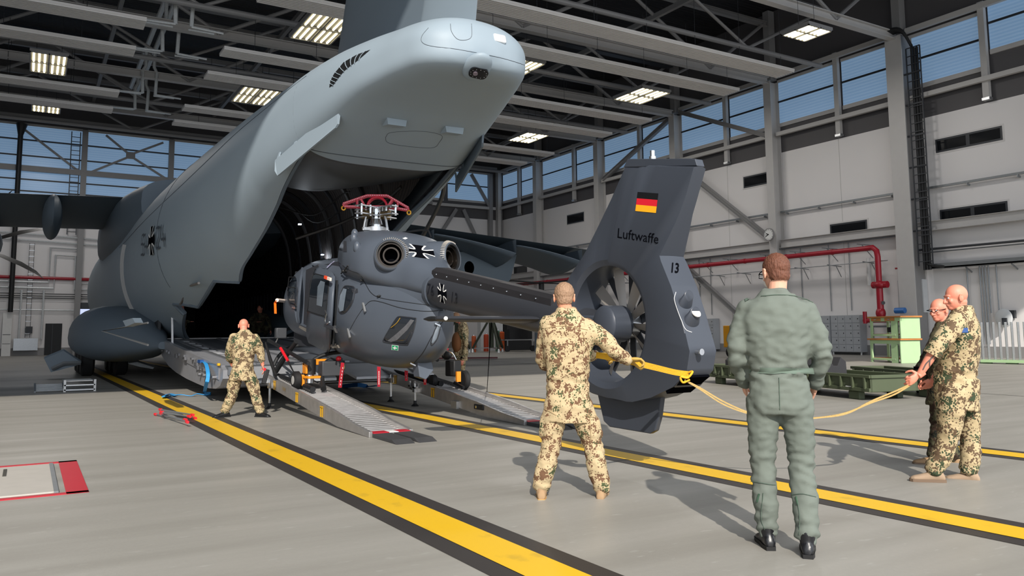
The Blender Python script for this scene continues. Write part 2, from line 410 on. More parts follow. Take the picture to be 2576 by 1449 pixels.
for i, (p, q, r, lab) in enumerate([((36.7, 39.0, 15.9), (36.7, 31.7, 12.7), .16, 'round pale brace under the high windows left of the clock column'), ((36.7, 39.3, 12.4), (36.7, 31.6, 6.5), .16, 'long diagonal brace across the white panels meeting the clock'),
        ((36.7, 39.3, 5.9), (36.7, 31.8, .4), .14, 'diagonal brace of the lower wall running down behind the pilot'), ((36.7, 39.9, 15.6), (36.7, 47.3, 12.7), .16, 'diagonal brace rising behind the top of the tail fin')]):
    mb = MB().ibeam(p, q, .26, .26, .03); tag(mb.build('wall_brace', M_steel2), lab, 'brace')
for i, (x0, z0, x1, z1, lab) in enumerate([(-1.2, 15.7, 2.6, 12.8, 'descending from the left picture edge to the ladder'), (3.3, 12.8, 5.6, 14.1, 'rising from the column to the centre plate'), (8.3, 12.8, 6.1, 14.1, 'falling from the centre plate toward the aircraft roof'), (4.2, 15.6, 5.6, 14.5, 'falling from the eaves to the left of the centre plate'), (8.0, 15.5, 6.1, 14.5, 'falling from the eaves to the right of the centre plate'), (33.9, 15.6, 35.8, 12.8, 'beside the far corner, above the rail'), (33.1, 12.3, 34.7, 9.3, 'beside the far corner, below the rail'), (32.4, 12.3, 30.5, 9.5, 'below the rail behind the tail strake')]):
    tag(MB().beam((x0, YB-.35, z0), (x1, YB-.35, z1), .14, .14 if x0 < 20 else .3).build('wall_brace', M_steel2), 'window brace of the back wall '+lab, 'brace')
tag(MB().box((5.85, YB-.35, 14.3), (.6, .08, .5)).build('gusset_plate', M_steel2), 'square steel plate where the window braces of the back wall cross', 'plate')
tag(MB().beam((-9, YB-.35, 12.72), (30, YB-.35, 12.72), .2, .38).build('wall_beam', M_steel2), 'long grey steel beam crossing the back wall windows', 'beam')
tag(MB().beam((30, YB-.35, 12.6), (36.4, YB-.35, 12.6), .2, .25).build('wall_rail', M_steel), 'pale steel rail of the back wall beside the far corner', 'rail')
tag(MB().beam((-9, YB-.5, 16.2), (36.4, YB-.5, 16.2), .5, .34).build('eaves_beam', M_steel2), 'long grey eaves beam above the back wall windows', 'beam')

# ------------------------------------------------------------------ roof steel, heaters, lamps
def truss(y, big, i):
    o = thing('roof_truss', (0, y, 15.6), 'grey steel roof truss spanning the hangar, %s from the camera' % ordn[i], 'truss', 'roof trusses')
    zb, zt = (15.85, 19.3) if big else (15.45, 18.6)
    if big: MB().ibeam((XL+1, y, zb), (36.5, y, zb), .36, .42, .05).build('bottom_chord', M_steel, o)
    else: MB().cyl((XL+1, y, zb), (36.0, y, zb), .13, n=10).build('bottom_chord', M_steel2, o)
    MB().ibeam((XL+1, y, zt), (36.8, y, zt), .26, .3, .04).build('top_chord', M_steel2, o)
    k = 0; x = -6.5+(1.5 if big else 0)
    while x < 36:
        x2 = min(x+6.15, 36.4); a, b = ((x, y, zb), (x2, y, zt)) if k % 2 == 0 else ((x, y, zt), (x2, y, zb))
        MB().cyl(a, b, .1 if big else .08, n=8).build('diagonal', M_steel2, o)
        x = x2; k += 1
for i, (y, b) in enumerate(((23.15, 1), (27.2, 0), (31.3, 1), (35.4, 0), (39.45, 1), (43.6, 0), (47.9, 1), (52.1, 0), (56.5, 1), (60.2, 0))): truss(y, b, i)
for i, x in enumerate((-4.9, 3.3, 11.5, 19.7, 27.9)):
    tag(MB().beam((x, 22, 18.0), (x, 63, 18.0), .2, .26).build('roof_purlin', M_steel2), 'grey steel roof beam running lengthwise under the roof deck, %s from the left' % ordn[i], 'beam', 'lengthwise roof beams')
for i, (y, zz) in enumerate(((24.5, 17.2), (33.0, 18.6), (37.4, 18.2))):
    tag(MB().beam((12, y, zz), (36, y+1.5, zz+.6), .5, .06).build('cable_tray', M_frame_dark), 'dark cable tray hung high under the roof, %s from the camera' % ordn[i], 'cable tray')

M_heat = mat('ribbed_heater_panel', 'e2dfdc', .5, 0, var=.04)
def heater(x0, x1, y, w, z, label):
    o = thing('ceiling_heater', ((x0+x1)/2, y+w/2, z), label, 'heater panel', 'long ribbed heater panels under the roof')
    MB().b2((x0, y, z), (x1, y+w, z+.1)).build('panel', M_heat, o, smooth=0)
    r = MB()
    n = 8
    for k in range(n): r.b2((x0, y+(k+.14)*w/n, z-.07), (x1, y+(k+.6)*w/n, z-.001))
    r.build('ribs', M_heat, o, smooth=0)
    k = x0+1.5
    while k < x1:
        if k > -6: MB().cyl((k, y+w/2, z+.1), (k, y+w/2, z+3.3), .012, n=4).build('hanger_rod', M_frame_dark, o)
        k += 3
rowsR = [(26.5, .98), (30.2, 1.0), (37.6, .95), (41.6, .95), (48.5, .9), (52.3, .9)]
for i, (y, w) in enumerate(rowsR): heater(7.2, 33.0, y-.15*(i > 1), w*1.22, 14.5, 'long ribbed heater panel right of the pipe drops, %s from the camera' % ordn[i])
for i, (y, w) in enumerate([(35.6, 1.0), (39.5, 1.0), (47.2, .95), (51.0, .95)]): heater(-24, 3.7, y, w*1.2, 14.5, 'long ribbed heater panel at the left picture edge, %s from the camera' % ordn[i])
M_lamp = mat('lit_fluorescent_tube', 'fff0bd', .4, emit=5.5, var=0)
M_lamp2 = mat('lamp_reflector', 'd6cda8', .25, .3, var=.1)
def lamp(x, y, z, wx, wy, label, tilt=0):
    o = thing('ceiling_lamp', (x, y, z), label, 'lamp', 'lamps under the roof')
    f = MB().b2((x-wx/2, y-wy/2, z+.02), (x+wx/2, y+wy/2, z+.16)); f.build('housing', M_steel2, o)
    r = MB()
    for sx in (-1, 0, 1): r.b2((x+sx*(wx/2-.03)-.03, y-wy/2, z-.03), (x+sx*(wx/2-.03)+.03, y+wy/2, z+.02))
    for sy in (-1, 0, 1): r.b2((x-wx/2, y+sy*(wy/2-.03)-.03, z-.03), (x+wx/2, y+sy*(wy/2-.03)+.03, z+.02))
    r.build('frame', M_steel2, o)
    for sx in (-1, 1):
        for sy in (-1, 1):
            for k in range(3):
                xx = x+sx*wx/4+(k-1)*wx*.145
                MB().cyl((xx, y+sy*wy/4-wy*.2, z+.0), (xx, y+sy*wy/4+wy*.2, z+.0), .045, n=6).build('tube', M_lamp, o)
    ld = bpy.data.lights.new('lamp_light', 'AREA'); lo = bpy.data.objects.new('lamp_light', ld); COL.objects.link(lo); ld.shape = 'RECTANGLE'; ld.size, ld.size_y = wx*.9, wy*.9
    ld.energy = 260; ld.color = (1, .97, .96); lo.location = (0, 0, -.08); lo.parent = o
    for q_ in (-1, 1): MB().cyl((x+q_*wx/3, y, z+.16), (x+q_*wx/3, y, z+3), .012, n=4).build('hanger_rod', M_frame_dark, o)
for x, y, z, wx, wy, l in [(29.05, 33.8, 14.5, 2.1, 2.6, 'lit lamp grid near the long wall above the tail fin'), (28.7, 45.2, 14.5, 1.8, 2.6, 'lit lamp grid low beside the dark strake of the aircraft'), (29.2, 22.7, 14.5, 1.6, 1.5, 'lit lamp grid nearest the camera at the upper right'),
        (10.35, 33.0, 14.5, 1.9, 3.4, 'lit lamp grid beside the vertical fin of the aircraft'), (10.3, 44.5, 14.5, 2.1, 3.2, 'lit lamp grid partly hidden by the aircraft roof'), (.3, 44.0, 14.5, 1.6, 3.3, 'square lit lamp grid at the upper left'), (.35, 53.5, 14.6, 1.5, 1.5, 'small lit lamp grid above the back wall windows'), (20.4, 33.2, 14.5, 1.9, 2.6, 'lit lamp grid peeping out beside the tail cone')]: lamp(x, y, z, wx, wy, l)
# heating pipes: a lagged pair with drops to every heater row
o = thing('heating_pipes', (5.3, 42, 17), 'pair of silver lagged heating pipes dropping to the heater panels', 'pipes')
for x in (5.0, 5.45): MB().tube([(x, 30, 17.6), (x, 56, 17.2)], .13, 8).build('main_pipe', M_silver, o)
for i, y in enumerate((36.2, 40.1, 47.8, 51.5)):
    for x, sx in ((5.0, -1), (5.45, 1)):
        MB().tube([(x, y, 17.5), (x, y, 16.3), (x+.15*sx, y, 16.0), (x+.1*sx, y, 14.75)], .09, 8).build('drop_pipe', M_silver, o)
        MB().tube([(x+.1*sx, y, 14.75), (x+1.45*sx, y, 14.7)], .05, 6).build('branch_pipe', M_silver, o)
        MB().tube([(x+.1*sx, y+.8, 14.9), (x+1.2*sx, y+.8, 14.9)], .05, 6).build('branch_pipe', M_silver, o)
# ------------------------------------------------------------------ the transport aircraft
AC = 5.3                                       # its centre line, nose away from the camera
def paint(name, a, b, rough=.52, k=.35, bump=.0):
    t = NT(name); f = t.noise(k, 4); g = t.noise(3.0, 5, t.mapping((1, .35, 1)))
    t.color(t.mix(t.math('MULTIPLY', g, .5), t.mix(f, hexc(a), hexc(b)), hexc(a))); t.rm(rough, 0, .4)
    if bump: t.bump(t.noise(30, 2), bump, .004)
    return t.m
M_plane = paint('blue_grey_aircraft_paint', '8a98a3', '95a3ad')
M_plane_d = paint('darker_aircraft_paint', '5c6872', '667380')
M_seam = mat('dark_panel_seam', '3b4249', .6)
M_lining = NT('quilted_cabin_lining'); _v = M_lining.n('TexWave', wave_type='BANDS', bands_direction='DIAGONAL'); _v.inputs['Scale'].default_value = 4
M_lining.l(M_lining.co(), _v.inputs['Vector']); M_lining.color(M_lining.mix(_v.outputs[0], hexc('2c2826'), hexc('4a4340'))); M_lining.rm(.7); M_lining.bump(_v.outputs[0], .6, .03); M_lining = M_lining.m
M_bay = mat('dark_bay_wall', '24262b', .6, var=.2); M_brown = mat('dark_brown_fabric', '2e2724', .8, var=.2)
M_spot = mat('white_cabin_lamp', 'cfe0ff', .4, emit=9, var=0)
M_tyre = mat('tyre_rubber', '141416', .7, var=.2, vscale=20)

plane = thing('transport_aircraft', (AC, 30, 0), 'huge blue-grey military transport aircraft with its tail toward the camera', 'aircraft')
ST = [(9.42, .2, 5.2, 5.42, 5.3, 2.2), (9.5, .55, 5.05, 5.62, 5.32, 2.3), (9.7, .82, 4.97, 5.78, 5.35, 2.4), (10.1, 1.0, 4.93, 5.9, 5.35, 2.6), (10.6, 1.15, 4.88, 5.98, 5.3, 2.7), (11.2, 1.32, 4.78, 6.06, 5.3, 2.8),
      (12, 1.5, 4.55, 6.14, 5.3, 2.9), (13, 1.68, 4.24, 6.2, 5.2, 2.9), (14, 1.83, 3.9, 6.26, 5.0, 2.9), (15, 1.96, 3.55, 6.3, 4.85, 2.8), (16, 2.08, 3.2, 6.34, 4.7, 2.7), (17, 2.2, 2.84, 6.38, 4.5, 2.6), (18, 2.32, 2.46, 6.4, 4.3, 2.5),
      (20, 2.52, 1.92, 6.42, 4.0, 2.35), (22, 2.68, 1.4, 6.42, 3.8, 2.25), (25, 2.8, .92, 6.42, 3.65, 2.2), (28, 2.82, .78, 6.42, 3.6, 2.15), (45, 2.82, .78, 6.42, 3.6, 2.1), (48, 2.45, 1.1, 5.7, 3.4, 2.1), (50, 1.6, 1.8, 4.6, 3.2, 2), (51, .5, 2.7, 3.5, 3.1, 2)]
ZE = [(13.0, 4.46), (13.25, 4.36), (14, 4.1), (15, 3.76), (16, 3.4), (17, 3.05), (18, 2.68), (18.5, 2.5), (18.55, 2.52), (19.1, 2.55), (21.1, 2.02), (21.15, 2.08), (22.2, 2.12), (22.25, 1.88), (25, 1.16)]
def sect(y, a, off=0.):
    W, zb, zt, zc, n = catmull(ST, y); c, s = cos(a), sin(a); e = 2/(n+1.6*max(0, min(1, (15-y)/4)) if s < 0 else 2.02+.1*min(1, max(0, (11.5-y)/2)))
    H = (zt-zc) if s > 0 else (zc-zb)
    return V((AC+(W+off)*math.copysign(abs(c)**e, c), y, zc+(H+off)*math.copysign(abs(s)**e, s)))
def edge_angle(y, z):
    lo, hi = -pi/2, 0.0
    for _ in range(30):
        mid = (lo+hi)/2
        if sect(y, mid).z < z: lo = mid
        else: hi = mid
    return lo
def fskin(y0, y1, ny, a0, a1, na, off=0.):
    def f(u, v):
        y = lerp(y0, y1, u); b0 = a0(y) if callable(a0) else a0; b1 = a1(y) if callable(a1) else a1
        return sect(y, lerp(b0, b1, v), off)
    return MB().grid(f, ny, na)
# tail cone, closed; open-bottomed hold section; forward fuselage
fskin(11.25, 13.0, 14, -pi/2, 3*pi/2, 64).build('tail_cone', M_plane, plane, smooth=60, recalc=2)
ea = lambda y: edge_angle(y, interp(ZE, y)[0]); eb = lambda y: pi-edge_angle(y, interp(ZE, y)[0])
mb = fskin(13.0, 25, 96, ea, eb, 60); hold = mb.build('hold_skin', M_plane, plane, smooth=60)
fskin(25, 51, 60, -pi/2, 3*pi/2, 56).build('forward_fuselage', M_plane, plane, smooth=60, recalc=2)
# tail cap fairing: its own seam on the flank, rounded plan shape
cap = MB().grid(lambda u, v: sect(lerp(9.42, 11.25, u**1.6), lerp(-pi/2, 3*pi/2, v)), 22, 64).add([sect(9.42, lerp(-pi/2, 3*pi/2, k/64)) for k in range(64)], [tuple(range(64))]).build('tail_cap', M_plane, plane, smooth=70, recalc=2)
MB().tube([sect(13.1-.35*sin(pi*k/20), lerp(-2.6, -.55, k/20), .002) for k in range(21)], .007, 4).build('panel_seam', M_seam, plane)
MB().tube([sect(lerp(12.8, 30, k/30), lerp(2.75, 2.9, k/30), .002) for k in range(31)], .006, 4).build('panel_seam', M_seam, plane)
MB().tube([sect(21.5, lerp(2.3, 3.7, k/20), .002) for k in range(21)], .006, 4).build('panel_seam', M_seam, plane)
# rim of the hold opening, and the stowed upper cargo door
for sgn, e in ((1, ea), (-1, eb)):
    MB().tube([sect(lerp(13.02, 25, k/90), e(lerp(13.02, 25, k/90)), -.05) for k in range(91)], .05, 6).build('opening_rim', M_plane_d, plane)
    mb = MB()
    if sgn < 0: break
    for k in range(34):
        y = lerp(13.3, 24.6, k/33); a = sect(y, e(y), -.08); b = sect(y, e(y)+(.42 if sgn > 0 else -.42), -.16); mb.beam(a, b, .05, .05)
    mb.tube([sect(lerp(13.1, 24.8, k/40), e(lerp(13.1, 24.8, k/40))+sgn*.22, -.16) for k in range(41)], .035, 5).build('rib_frames', M_bay, plane)
def door_fn(u, v):
    y = lerp(13.1, 17.7, u); w = lerp(1.45, 1.75, min(1, u*2.5))*(1-.5*u**3)
    x = (v*2-1); return V((AC+x*w, y, 4.3+.3*u+.16*(x*x)+.05*abs(x)**6))
MB().grid(door_fn, 16, 20).build('upper_cargo_door', paint('dark_grey_door_paint', '4f5357', '575b60'), plane, smooth=60, solid=.08)
# hold lining, ribs, floor and bulkhead
def lin_fn(u, v):
    y = lerp(14.2, 43.5, u); W = min(catmull(ST, y)[0]*(.8 if y < 16 else .77)-.03, 2.12); a = lerp(.06, pi-.06, v)
    zt = 5.55; zc = max(2.6, min(4.6, catmull(ZE, y)[0]+.6)) if y < 24 else 2.6
    return V((AC+W*math.copysign(abs(cos(a))**.62, cos(a)), y, zc+(zt-zc)*math.copysign(abs(sin(a))**.75, sin(a))))
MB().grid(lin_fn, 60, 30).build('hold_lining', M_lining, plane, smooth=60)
for k in range(9):
    y = 17.2+k*1.15
    MB().tube([lin_fn((y-14.2)/29.3, lerp(.02, .98, j/24))+V((0, 0, -.06)) for j in range(25)], .055, 6).build('hold_rib', M_bay if k % 2 else mat('grey_rib', '5a5a5c', .5), plane)
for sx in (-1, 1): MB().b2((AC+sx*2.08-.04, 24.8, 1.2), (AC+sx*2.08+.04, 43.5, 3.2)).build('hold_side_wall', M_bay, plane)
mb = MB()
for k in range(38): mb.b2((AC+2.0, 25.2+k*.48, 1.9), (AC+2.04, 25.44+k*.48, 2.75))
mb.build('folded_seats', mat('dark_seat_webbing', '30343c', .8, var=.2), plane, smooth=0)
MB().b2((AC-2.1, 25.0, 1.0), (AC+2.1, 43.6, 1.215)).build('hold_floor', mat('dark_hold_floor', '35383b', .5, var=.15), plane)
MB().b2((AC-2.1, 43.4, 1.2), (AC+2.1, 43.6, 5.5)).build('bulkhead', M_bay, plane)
MB().b2((AC-2.05, 27.2, 1.22), (AC-1.15, 27.3, 3.2)).build('crew_partition', mat('dull_grey_panel', '3a3d3f', .6), plane)
def hold_light(p):
    ld = bpy.data.lights.new('hold_lamp_light', 'POINT'); lo = bpy.data.objects.new('hold_lamp_light', ld); COL.objects.link(lo); ld.energy = 6; ld.shadow_soft_size = .06; ld.color = (.85, .92, 1)
    lo.parent = plane; lo.location = V(p)-WORLD[plane.name]+V((0, 0, -.1))
mb = MB()
for x in (AC-1.9, AC+1.9):
    for k in range(7): MB().box((x, 26.5+k*2.2, 1.55), (.1, .16, .07)).build('floor_lamp_spot', M_spot, plane)
for p in ((AC-1.2, 29, 4.6), (AC-.9, 31, 4.65), (AC-.6, 27, 4.75), (AC+.5, 20, 4.1), (AC+1.9, 22.5, 3.6)): (MB().box(p, (.07, .07, .03)).build('ceiling_lamp_spot', M_spot, plane), hold_light(p))
# ochre strap panel and cable runs under the lining
MB().tube([lin_fn((18.6-14.2)/29.3, lerp(.58, .86, j/12))+V((.03, 0, -.1)) for j in range(13)], .05, 6, flat=(.12, .05)).build('ochre_strap', mat('ochre_paint', '8a6420', .6), plane)
def cable(pts, r, m, nm='cable_run'): return MB().tube(spline(pts, 6), r, 6).build(nm, m, plane)
cable([AY(745, 600, 19.5), AY(860, 560, 18.5), AY(960, 510, 17), AY(1010, 470, 16)], .04, mat('grey_cable_chain', '4b4a4a', .5, .3))
cable([AY(700, 520, 20), AY(790, 540, 19.5), AY(860, 490, 18.5), AY(880, 482, 18)], .018, M_tyre); cable([AY(735, 515, 20), AY(800, 560, 19.5), AY(900, 500, 18)], .018, M_tyre)
cable([AY(1000, 700, 17.6), AY(1060, 600, 16.2), AY(1110, 500, 14.9), AY(1118, 445, 14.4)], .05, mat('grey_cable_chain', '4b4a4a', .5, .3))
# notch frame and rod
MB().tube([sect(y, eb(y), .0) for y in (18.5, 19.1, 19.6, 20.3, 21.1, 21.6, 22.2, 22.3)], .045, 6).build('notch_frame', M_plane_d, plane)
MB().tube([AX(500, 712, 3.3), AX(475, 720, 3.3), AX(455, 765, 3.3), AX(428, 762, 3.3)], .03, 6).build('latch_rail', mat('worn_hinge_metal', '8d8781', .4, .5), plane)
rod = MB().cyl(AX(433, 765, 3.35), AX(434, 897, 3.35), .028, n=10).build('support_rod', mat('white_rod_paint', 'e8e8ea', .35), plane)
MB().box(AX(434, 896, 3.35), (.12, .12, .08)).build('rod_foot', M_galv, rod)
# cargo ramp
ry0, ry1, rz0, rz1 = 25.0, 15.9, 1.2, .72
def rz(y): return lerp(rz1, rz0, (y-ry1)/(ry0-ry1))
M_rampg = NT('worn_ramp_floor'); _k = M_rampg.n('TexBrick'); _k.inputs['Scale'].default_value = 1.0; _k.inputs['Color1'].default_value = (*hexc('6a6f75'), 1); _k.inputs['Color2'].default_value = (*hexc('5d6268'), 1); _k.inputs['Mortar'].default_value = (*hexc('2f3236'), 1)
_k.inputs['Mortar Size'].default_value = .015; _k.inputs['Brick Width'].default_value = .8; _k.inputs['Row Height'].default_value = 1.1; _k.offset = 0
M_rampg.l(M_rampg.mapping((1, 1, 1)), _k.inputs['Vector']); M_rampg.color(_k.outputs[0]); M_rampg.rm(.4, .2); M_rampg = M_rampg.m
ramp = MB().add([(AC-2, ry0, rz0), (AC+2, ry0, rz0), (AC+2, ry1, rz1), (AC-2, ry1, rz1), (AC-2, ry0, rz0-.15), (AC+2, ry0, rz0-.15), (AC+2, ry1, rz1-.15), (AC-2, ry1, rz1-.15)], [(0, 1, 2, 3), (7, 6, 5, 4), (0, 4, 5, 1), (1, 5, 6, 2), (2, 6, 7, 3), (3, 7, 4, 0)]).build('cargo_ramp', M_rampg, plane, smooth=0)
def rbelly(u, v):   # rounded under side, left to right
    y = lerp(ry0, ry1+.35, u); x = v*2-1; zb = [(0, 1.02), (.3, .52), (.55, .34), (.8, .26), (1., .34)]; b = catmull(zb, u)[0]
    return V((AC+2.06*math.copysign(abs(x)**.8, x), y, lerp(rz(y)-.02, b, (1-abs(x)**5))))
M_rampm = mat('bare_grey_ramp_skin', '9a9ca2', .38, .35, var=.14, vscale=5)
MB().prism([V((AC-2.08, y, z)) for y, z in ((24.9, 1.17), (16.35, .77), (15.97, .66), (15.98, .5), (16.2, .36), (16.6, .28), (17.3, .25), (18.4, .27), (20, .32), (21.5, .4), (22.8, .52), (24, .74), (24.9, 1.02))], 0, (4.16, 0, 0)).build('ramp_belly', M_rampm, ramp, smooth=40)
MB().add([(AC-2.06, ry1+.35, rz(ry1)-.02), (AC+2.06, ry1+.35, rz(ry1)-.02), (AC+2.0, ry1+.35, .33), (AC-2.0, ry1+.35, .33)], [(0, 1, 2, 3)]).build('ramp_end_face', M_rampm, ramp, smooth=0)
mb = MB()
for sx in (-1, 1):
    mb.add([(AC+sx*2.0, ry0, rz0+.05), (AC+sx*2.0, ry1+.3, rz1+.03), (AC+sx*2.0, ry1+.4, rz1-.25), (AC+sx*2.0, ry0, rz0-.2), (AC+sx*2.12, ry0, rz0+.06), (AC+sx*2.12, ry1+.3, rz1+.02), (AC+sx*2.1, ry1+.4, rz1-.25), (AC+sx*2.1, ry0, rz0-.2)], [(0, 1, 2, 3), (7, 6, 5, 4), (0, 4, 5, 1), (1, 5, 6, 2), (2, 6, 7, 3), (3, 7, 4, 0)])
mb.build('ramp_side_rail', M_rampm, ramp, smooth=0)
mb = MB()
for x in (-1.75, -1.45, -.35, .35, 1.45, 1.75): mb.b2((AC+x-.06, 0, 0), (AC+x+.06, 1, 1))
mb = MB()
for x in (-1.7, -1.35, -.45, .45, 1.35, 1.7): mb.beam((AC+x, ry0-.1, rz(ry0-.1)+.02), (AC+x, ry1+.3, rz(ry1+.3)+.02), .1, .03)
mb.build('roller_tracks', mat('light_track_metal', '8e9196', .35, .6), ramp, smooth=0)
mb = MB()
for sx in (-1.52, 1.52):
    for k in range(9): y = lerp(24.2, 16.8, k/8); mb.beam((AC+sx, y, rz(y)+.012), (AC+sx, y-.5, rz(y-.5)+.012), .17, .012)
mb.build('non_slip_patches', mat('pale_patch', 'a6a8ac', .6, var=.2), ramp, smooth=0)
MB().beam((AC-2, ry0+.05, rz0+.02), (AC+2, ry0+.05, rz0+.02), .06, .03).build('hinge_strip', mat('pale_strip', 'b8b6b4', .5), ramp)
for i, (x, y) in enumerate(((4.9, 15.55), (6.3, 15.55))): pass
# white toe plates between the ramp and the loading ramps
mb = MB()
for x0, x1 in ((AC-1.95, AC-.1), (AC+.1, AC+1.95)): mb.add([(x0, ry1, rz1), (x1, ry1, rz1), (x1-.1, ry1-.95, .5), (x0+.1, ry1-.95, .5), (x0, ry1, rz1-.07), (x1, ry1, rz1-.07), (x1-.1, ry1-.95, .45), (x0+.1, ry1-.95, .45)], [(0, 1, 2, 3), (7, 6, 5, 4), (0, 4, 5, 1), (1, 5, 6, 2), (2, 6, 7, 3), (3, 7, 4, 0)])
mb.build('ramp_toe', mat('pale_ramp_toe', 'b3b6bb', .4, .3, var=.15), ramp, smooth=0)
mb = MB()
for k in range(14):
    random.seed(k); y = random.uniform(16.6, 24); mb.box((AC-2.14, y, rz(y)-random.uniform(.05, .22)), (.05, random.uniform(.06, .22), random.uniform(.04, .1)))
for k in range(4): mb.cyl((AC-2.1, 16.6+k*.5, .5), (AC-2.16, 16.6+k*.5, .5), .04, n=10)
mb.build('side_fittings', mat('fitting_metal', '6f7074', .4, .5, var=.3, vscale=9), ramp, smooth=0)
# paratroop door track on the left flank
pts = [AX(x, y, 2.56) for x, y in ((318, 664), (310, 700), (309, 745), (316, 790), (330, 830), (350, 848))]
MB().tube(spline([sect(27.6-.0*k, lerp(2.95, 3.75, k/8), .02) for k in range(9)], 3), .05, 6, flat=(.16, .06)).build('door_track', mat('pale_door_track', '9c9b99', .5), plane)
# camera dome, beacon, belly steps, louvres
def rrect(c, w, h, r, n=5, R=None, ax=(V((1, 0, 0)), V((0, 1, 0)))):
    out = []
    for sx, sy, a0 in ((1, 1, 0), (-1, 1, 90), (-1, -1, 180), (1, -1, 270)):
        for k in range(n+1): a = radians(a0+90*k/n); out.append(V(c)+ax[0]*(sx*(w/2-r)+r*cos(a))+ax[1]*(sy*(h/2-r)+r*sin(a)))
    return out
bc = MB().prism(rrect(PY_ := V((5.54, 9.50, 5.47)), .2, .13, .03, ax=(V((1, 0, .0)).normalized(), V((0, .3, 1)).normalized())), -.5, (0, -.12, .03)).build('tail_beacon', mat('clear_lamp_glass', 'd9dde0', .08, .3, emit=.15), plane, smooth=30, bevel=.01)
for x in (4.85, 5.87):
    p = V((x, 11.5, catmull(ST, 11.5)[1]-.05)); MB().prism([p+V((-.17, .0, .06)), p+V((.17, .0, .06)), p+V((.15, 0, -.05)), p+V((-.15, 0, -.05))], 0, (0, .22, .02)).build('belly_step', M_plane, plane, smooth=0)
# strakes
def strake(sg):
    P = [AY(694, 403, 13.75), AY(850, 268, 11.85), AY(856, 276, 11.8), AY(851, 312, 11.85), AY(845, 322, 11.9), AY(700, 442, 13.7), AY(693, 430, 13.75)]
    f = (lambda v: v) if sg < 0 else (lambda v: V((2*AC-v.x, v.y, v.z)))
    P = [f(p) for p in P]
    o = MB().prism(P, -.5, (P[1]-P[0]).cross(P[5]-P[0]).normalized()*.035).build('strake', M_plane if sg < 0 else M_plane_d, plane, smooth=0)  # right strake takes the darker tone: its shade is put into the colour
    for k in range(4):
        a = P[0].lerp(P[1], (k+.12)/3.4); d = (P[1]-P[0]).normalized(); dn = (P[5]-P[0]).normalized()
        b = a+V((-sg*.06, .02, .2)); MB().prism([a+dn*.12-d*.03, a+dn*.12+d*.05, a+d*.05, b+d*.03, b-d*.01, a-d*.03], -.5, V((sg*.015, 0, .01))).build('strake_bracket', M_plane, o, smooth=0)
strake(-1); strake(1)
# fin and rudder
def foil(LE, TE, th, z, n=14, cut=None):
    pts = []
    for i in range(n*2):
        t_ = i/n if i < n else 2-i/n
        y = lerp(LE, TE, t_); h = th*2.6*(.2969*sqrt(max(t_, 0))-.126*t_-.3516*t_**2+.2843*t_**3-.1015*t_**4)*1.9
        pts.append(V((AC+(h if i < n else -h), y, z)))
    return pts
MB().ring_loft([foil(16.4, 10.7, .36, 5.9), foil(15.7, 10.45, .34, 7.2), foil(13.9, 9.9, .3, 11)], True).build('tail_fin', M_plane_d if 0 else paint('fin_paint', '68747e', '727e88'), plane, smooth=50)
MB().ring_loft([foil(12.0, 9.75, .17, 5.6), foil(11.3, 9.45, .16, 7.2), foil(10.6, 9.1, .15, 11)], True).build('rudder', M_plane, plane, smooth=50)
# wings
def wing_sec(x, LE, TE, z, th, n=16):
    pts = []
    for i in range(n*2):
        t_ = i/n if i < n else 2-i/n
        y = lerp(LE, TE, t_); h = th*5*.55*(.2969*sqrt(t_)-.126*t_-.3516*t_**2+.2843*t_**3-.1015*t_**4)
        pts.append(V((x, y, z+(h*.8 if i < n else -h*2.1)+.012*(1 if i < n else -1))))
    return pts
M_wing = paint('shaded_wing_paint', '55626c', '5d6b76')  # darker copy of the aircraft paint, shade on the wings put into the colour
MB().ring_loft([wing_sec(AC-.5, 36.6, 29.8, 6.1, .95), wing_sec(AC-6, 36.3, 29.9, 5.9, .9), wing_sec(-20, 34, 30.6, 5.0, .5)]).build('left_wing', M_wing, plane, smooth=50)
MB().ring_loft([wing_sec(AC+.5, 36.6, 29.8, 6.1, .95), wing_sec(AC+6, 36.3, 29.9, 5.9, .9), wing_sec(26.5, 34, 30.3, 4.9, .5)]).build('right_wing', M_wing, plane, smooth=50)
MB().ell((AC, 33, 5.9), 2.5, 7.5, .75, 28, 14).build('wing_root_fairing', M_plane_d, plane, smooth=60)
rr_ = []
for y, w, zb, zt in ((26.5, 2.5, 4.6, 6.2), (28, 2.75, 4.3, 6.3), (30, 2.93, 4.1, 6.4), (33, 2.98, 4.0, 6.45), (37, 2.98, 4.0, 6.4), (39.5, 2.8, 4.2, 6.2), (41, 2.3, 4.6, 5.9)):
    rr_.append([V((AC+w*math.copysign(abs(cos(a))**.5, cos(a)), y, (zb+zt)/2+(zt-zb)/2*math.copysign(abs(sin(a))**.6, sin(a)))) for a in [2*pi*k/36 for k in range(36)]])
MB().ring_loft(rr_).build('wing_root_fillet', M_plane_d, plane, smooth=60)
def pod(x, y, z, w, l, h): MB().ell((x, y, z), w, l, h, 16, 12).build('flap_track_fairing', M_plane_d, plane, smooth=60)
pod(.55, 31.3, 5.35, .3, 2.6, .72); pod(-3.4, 31.3, 5.2, .4, 2.4, .6)
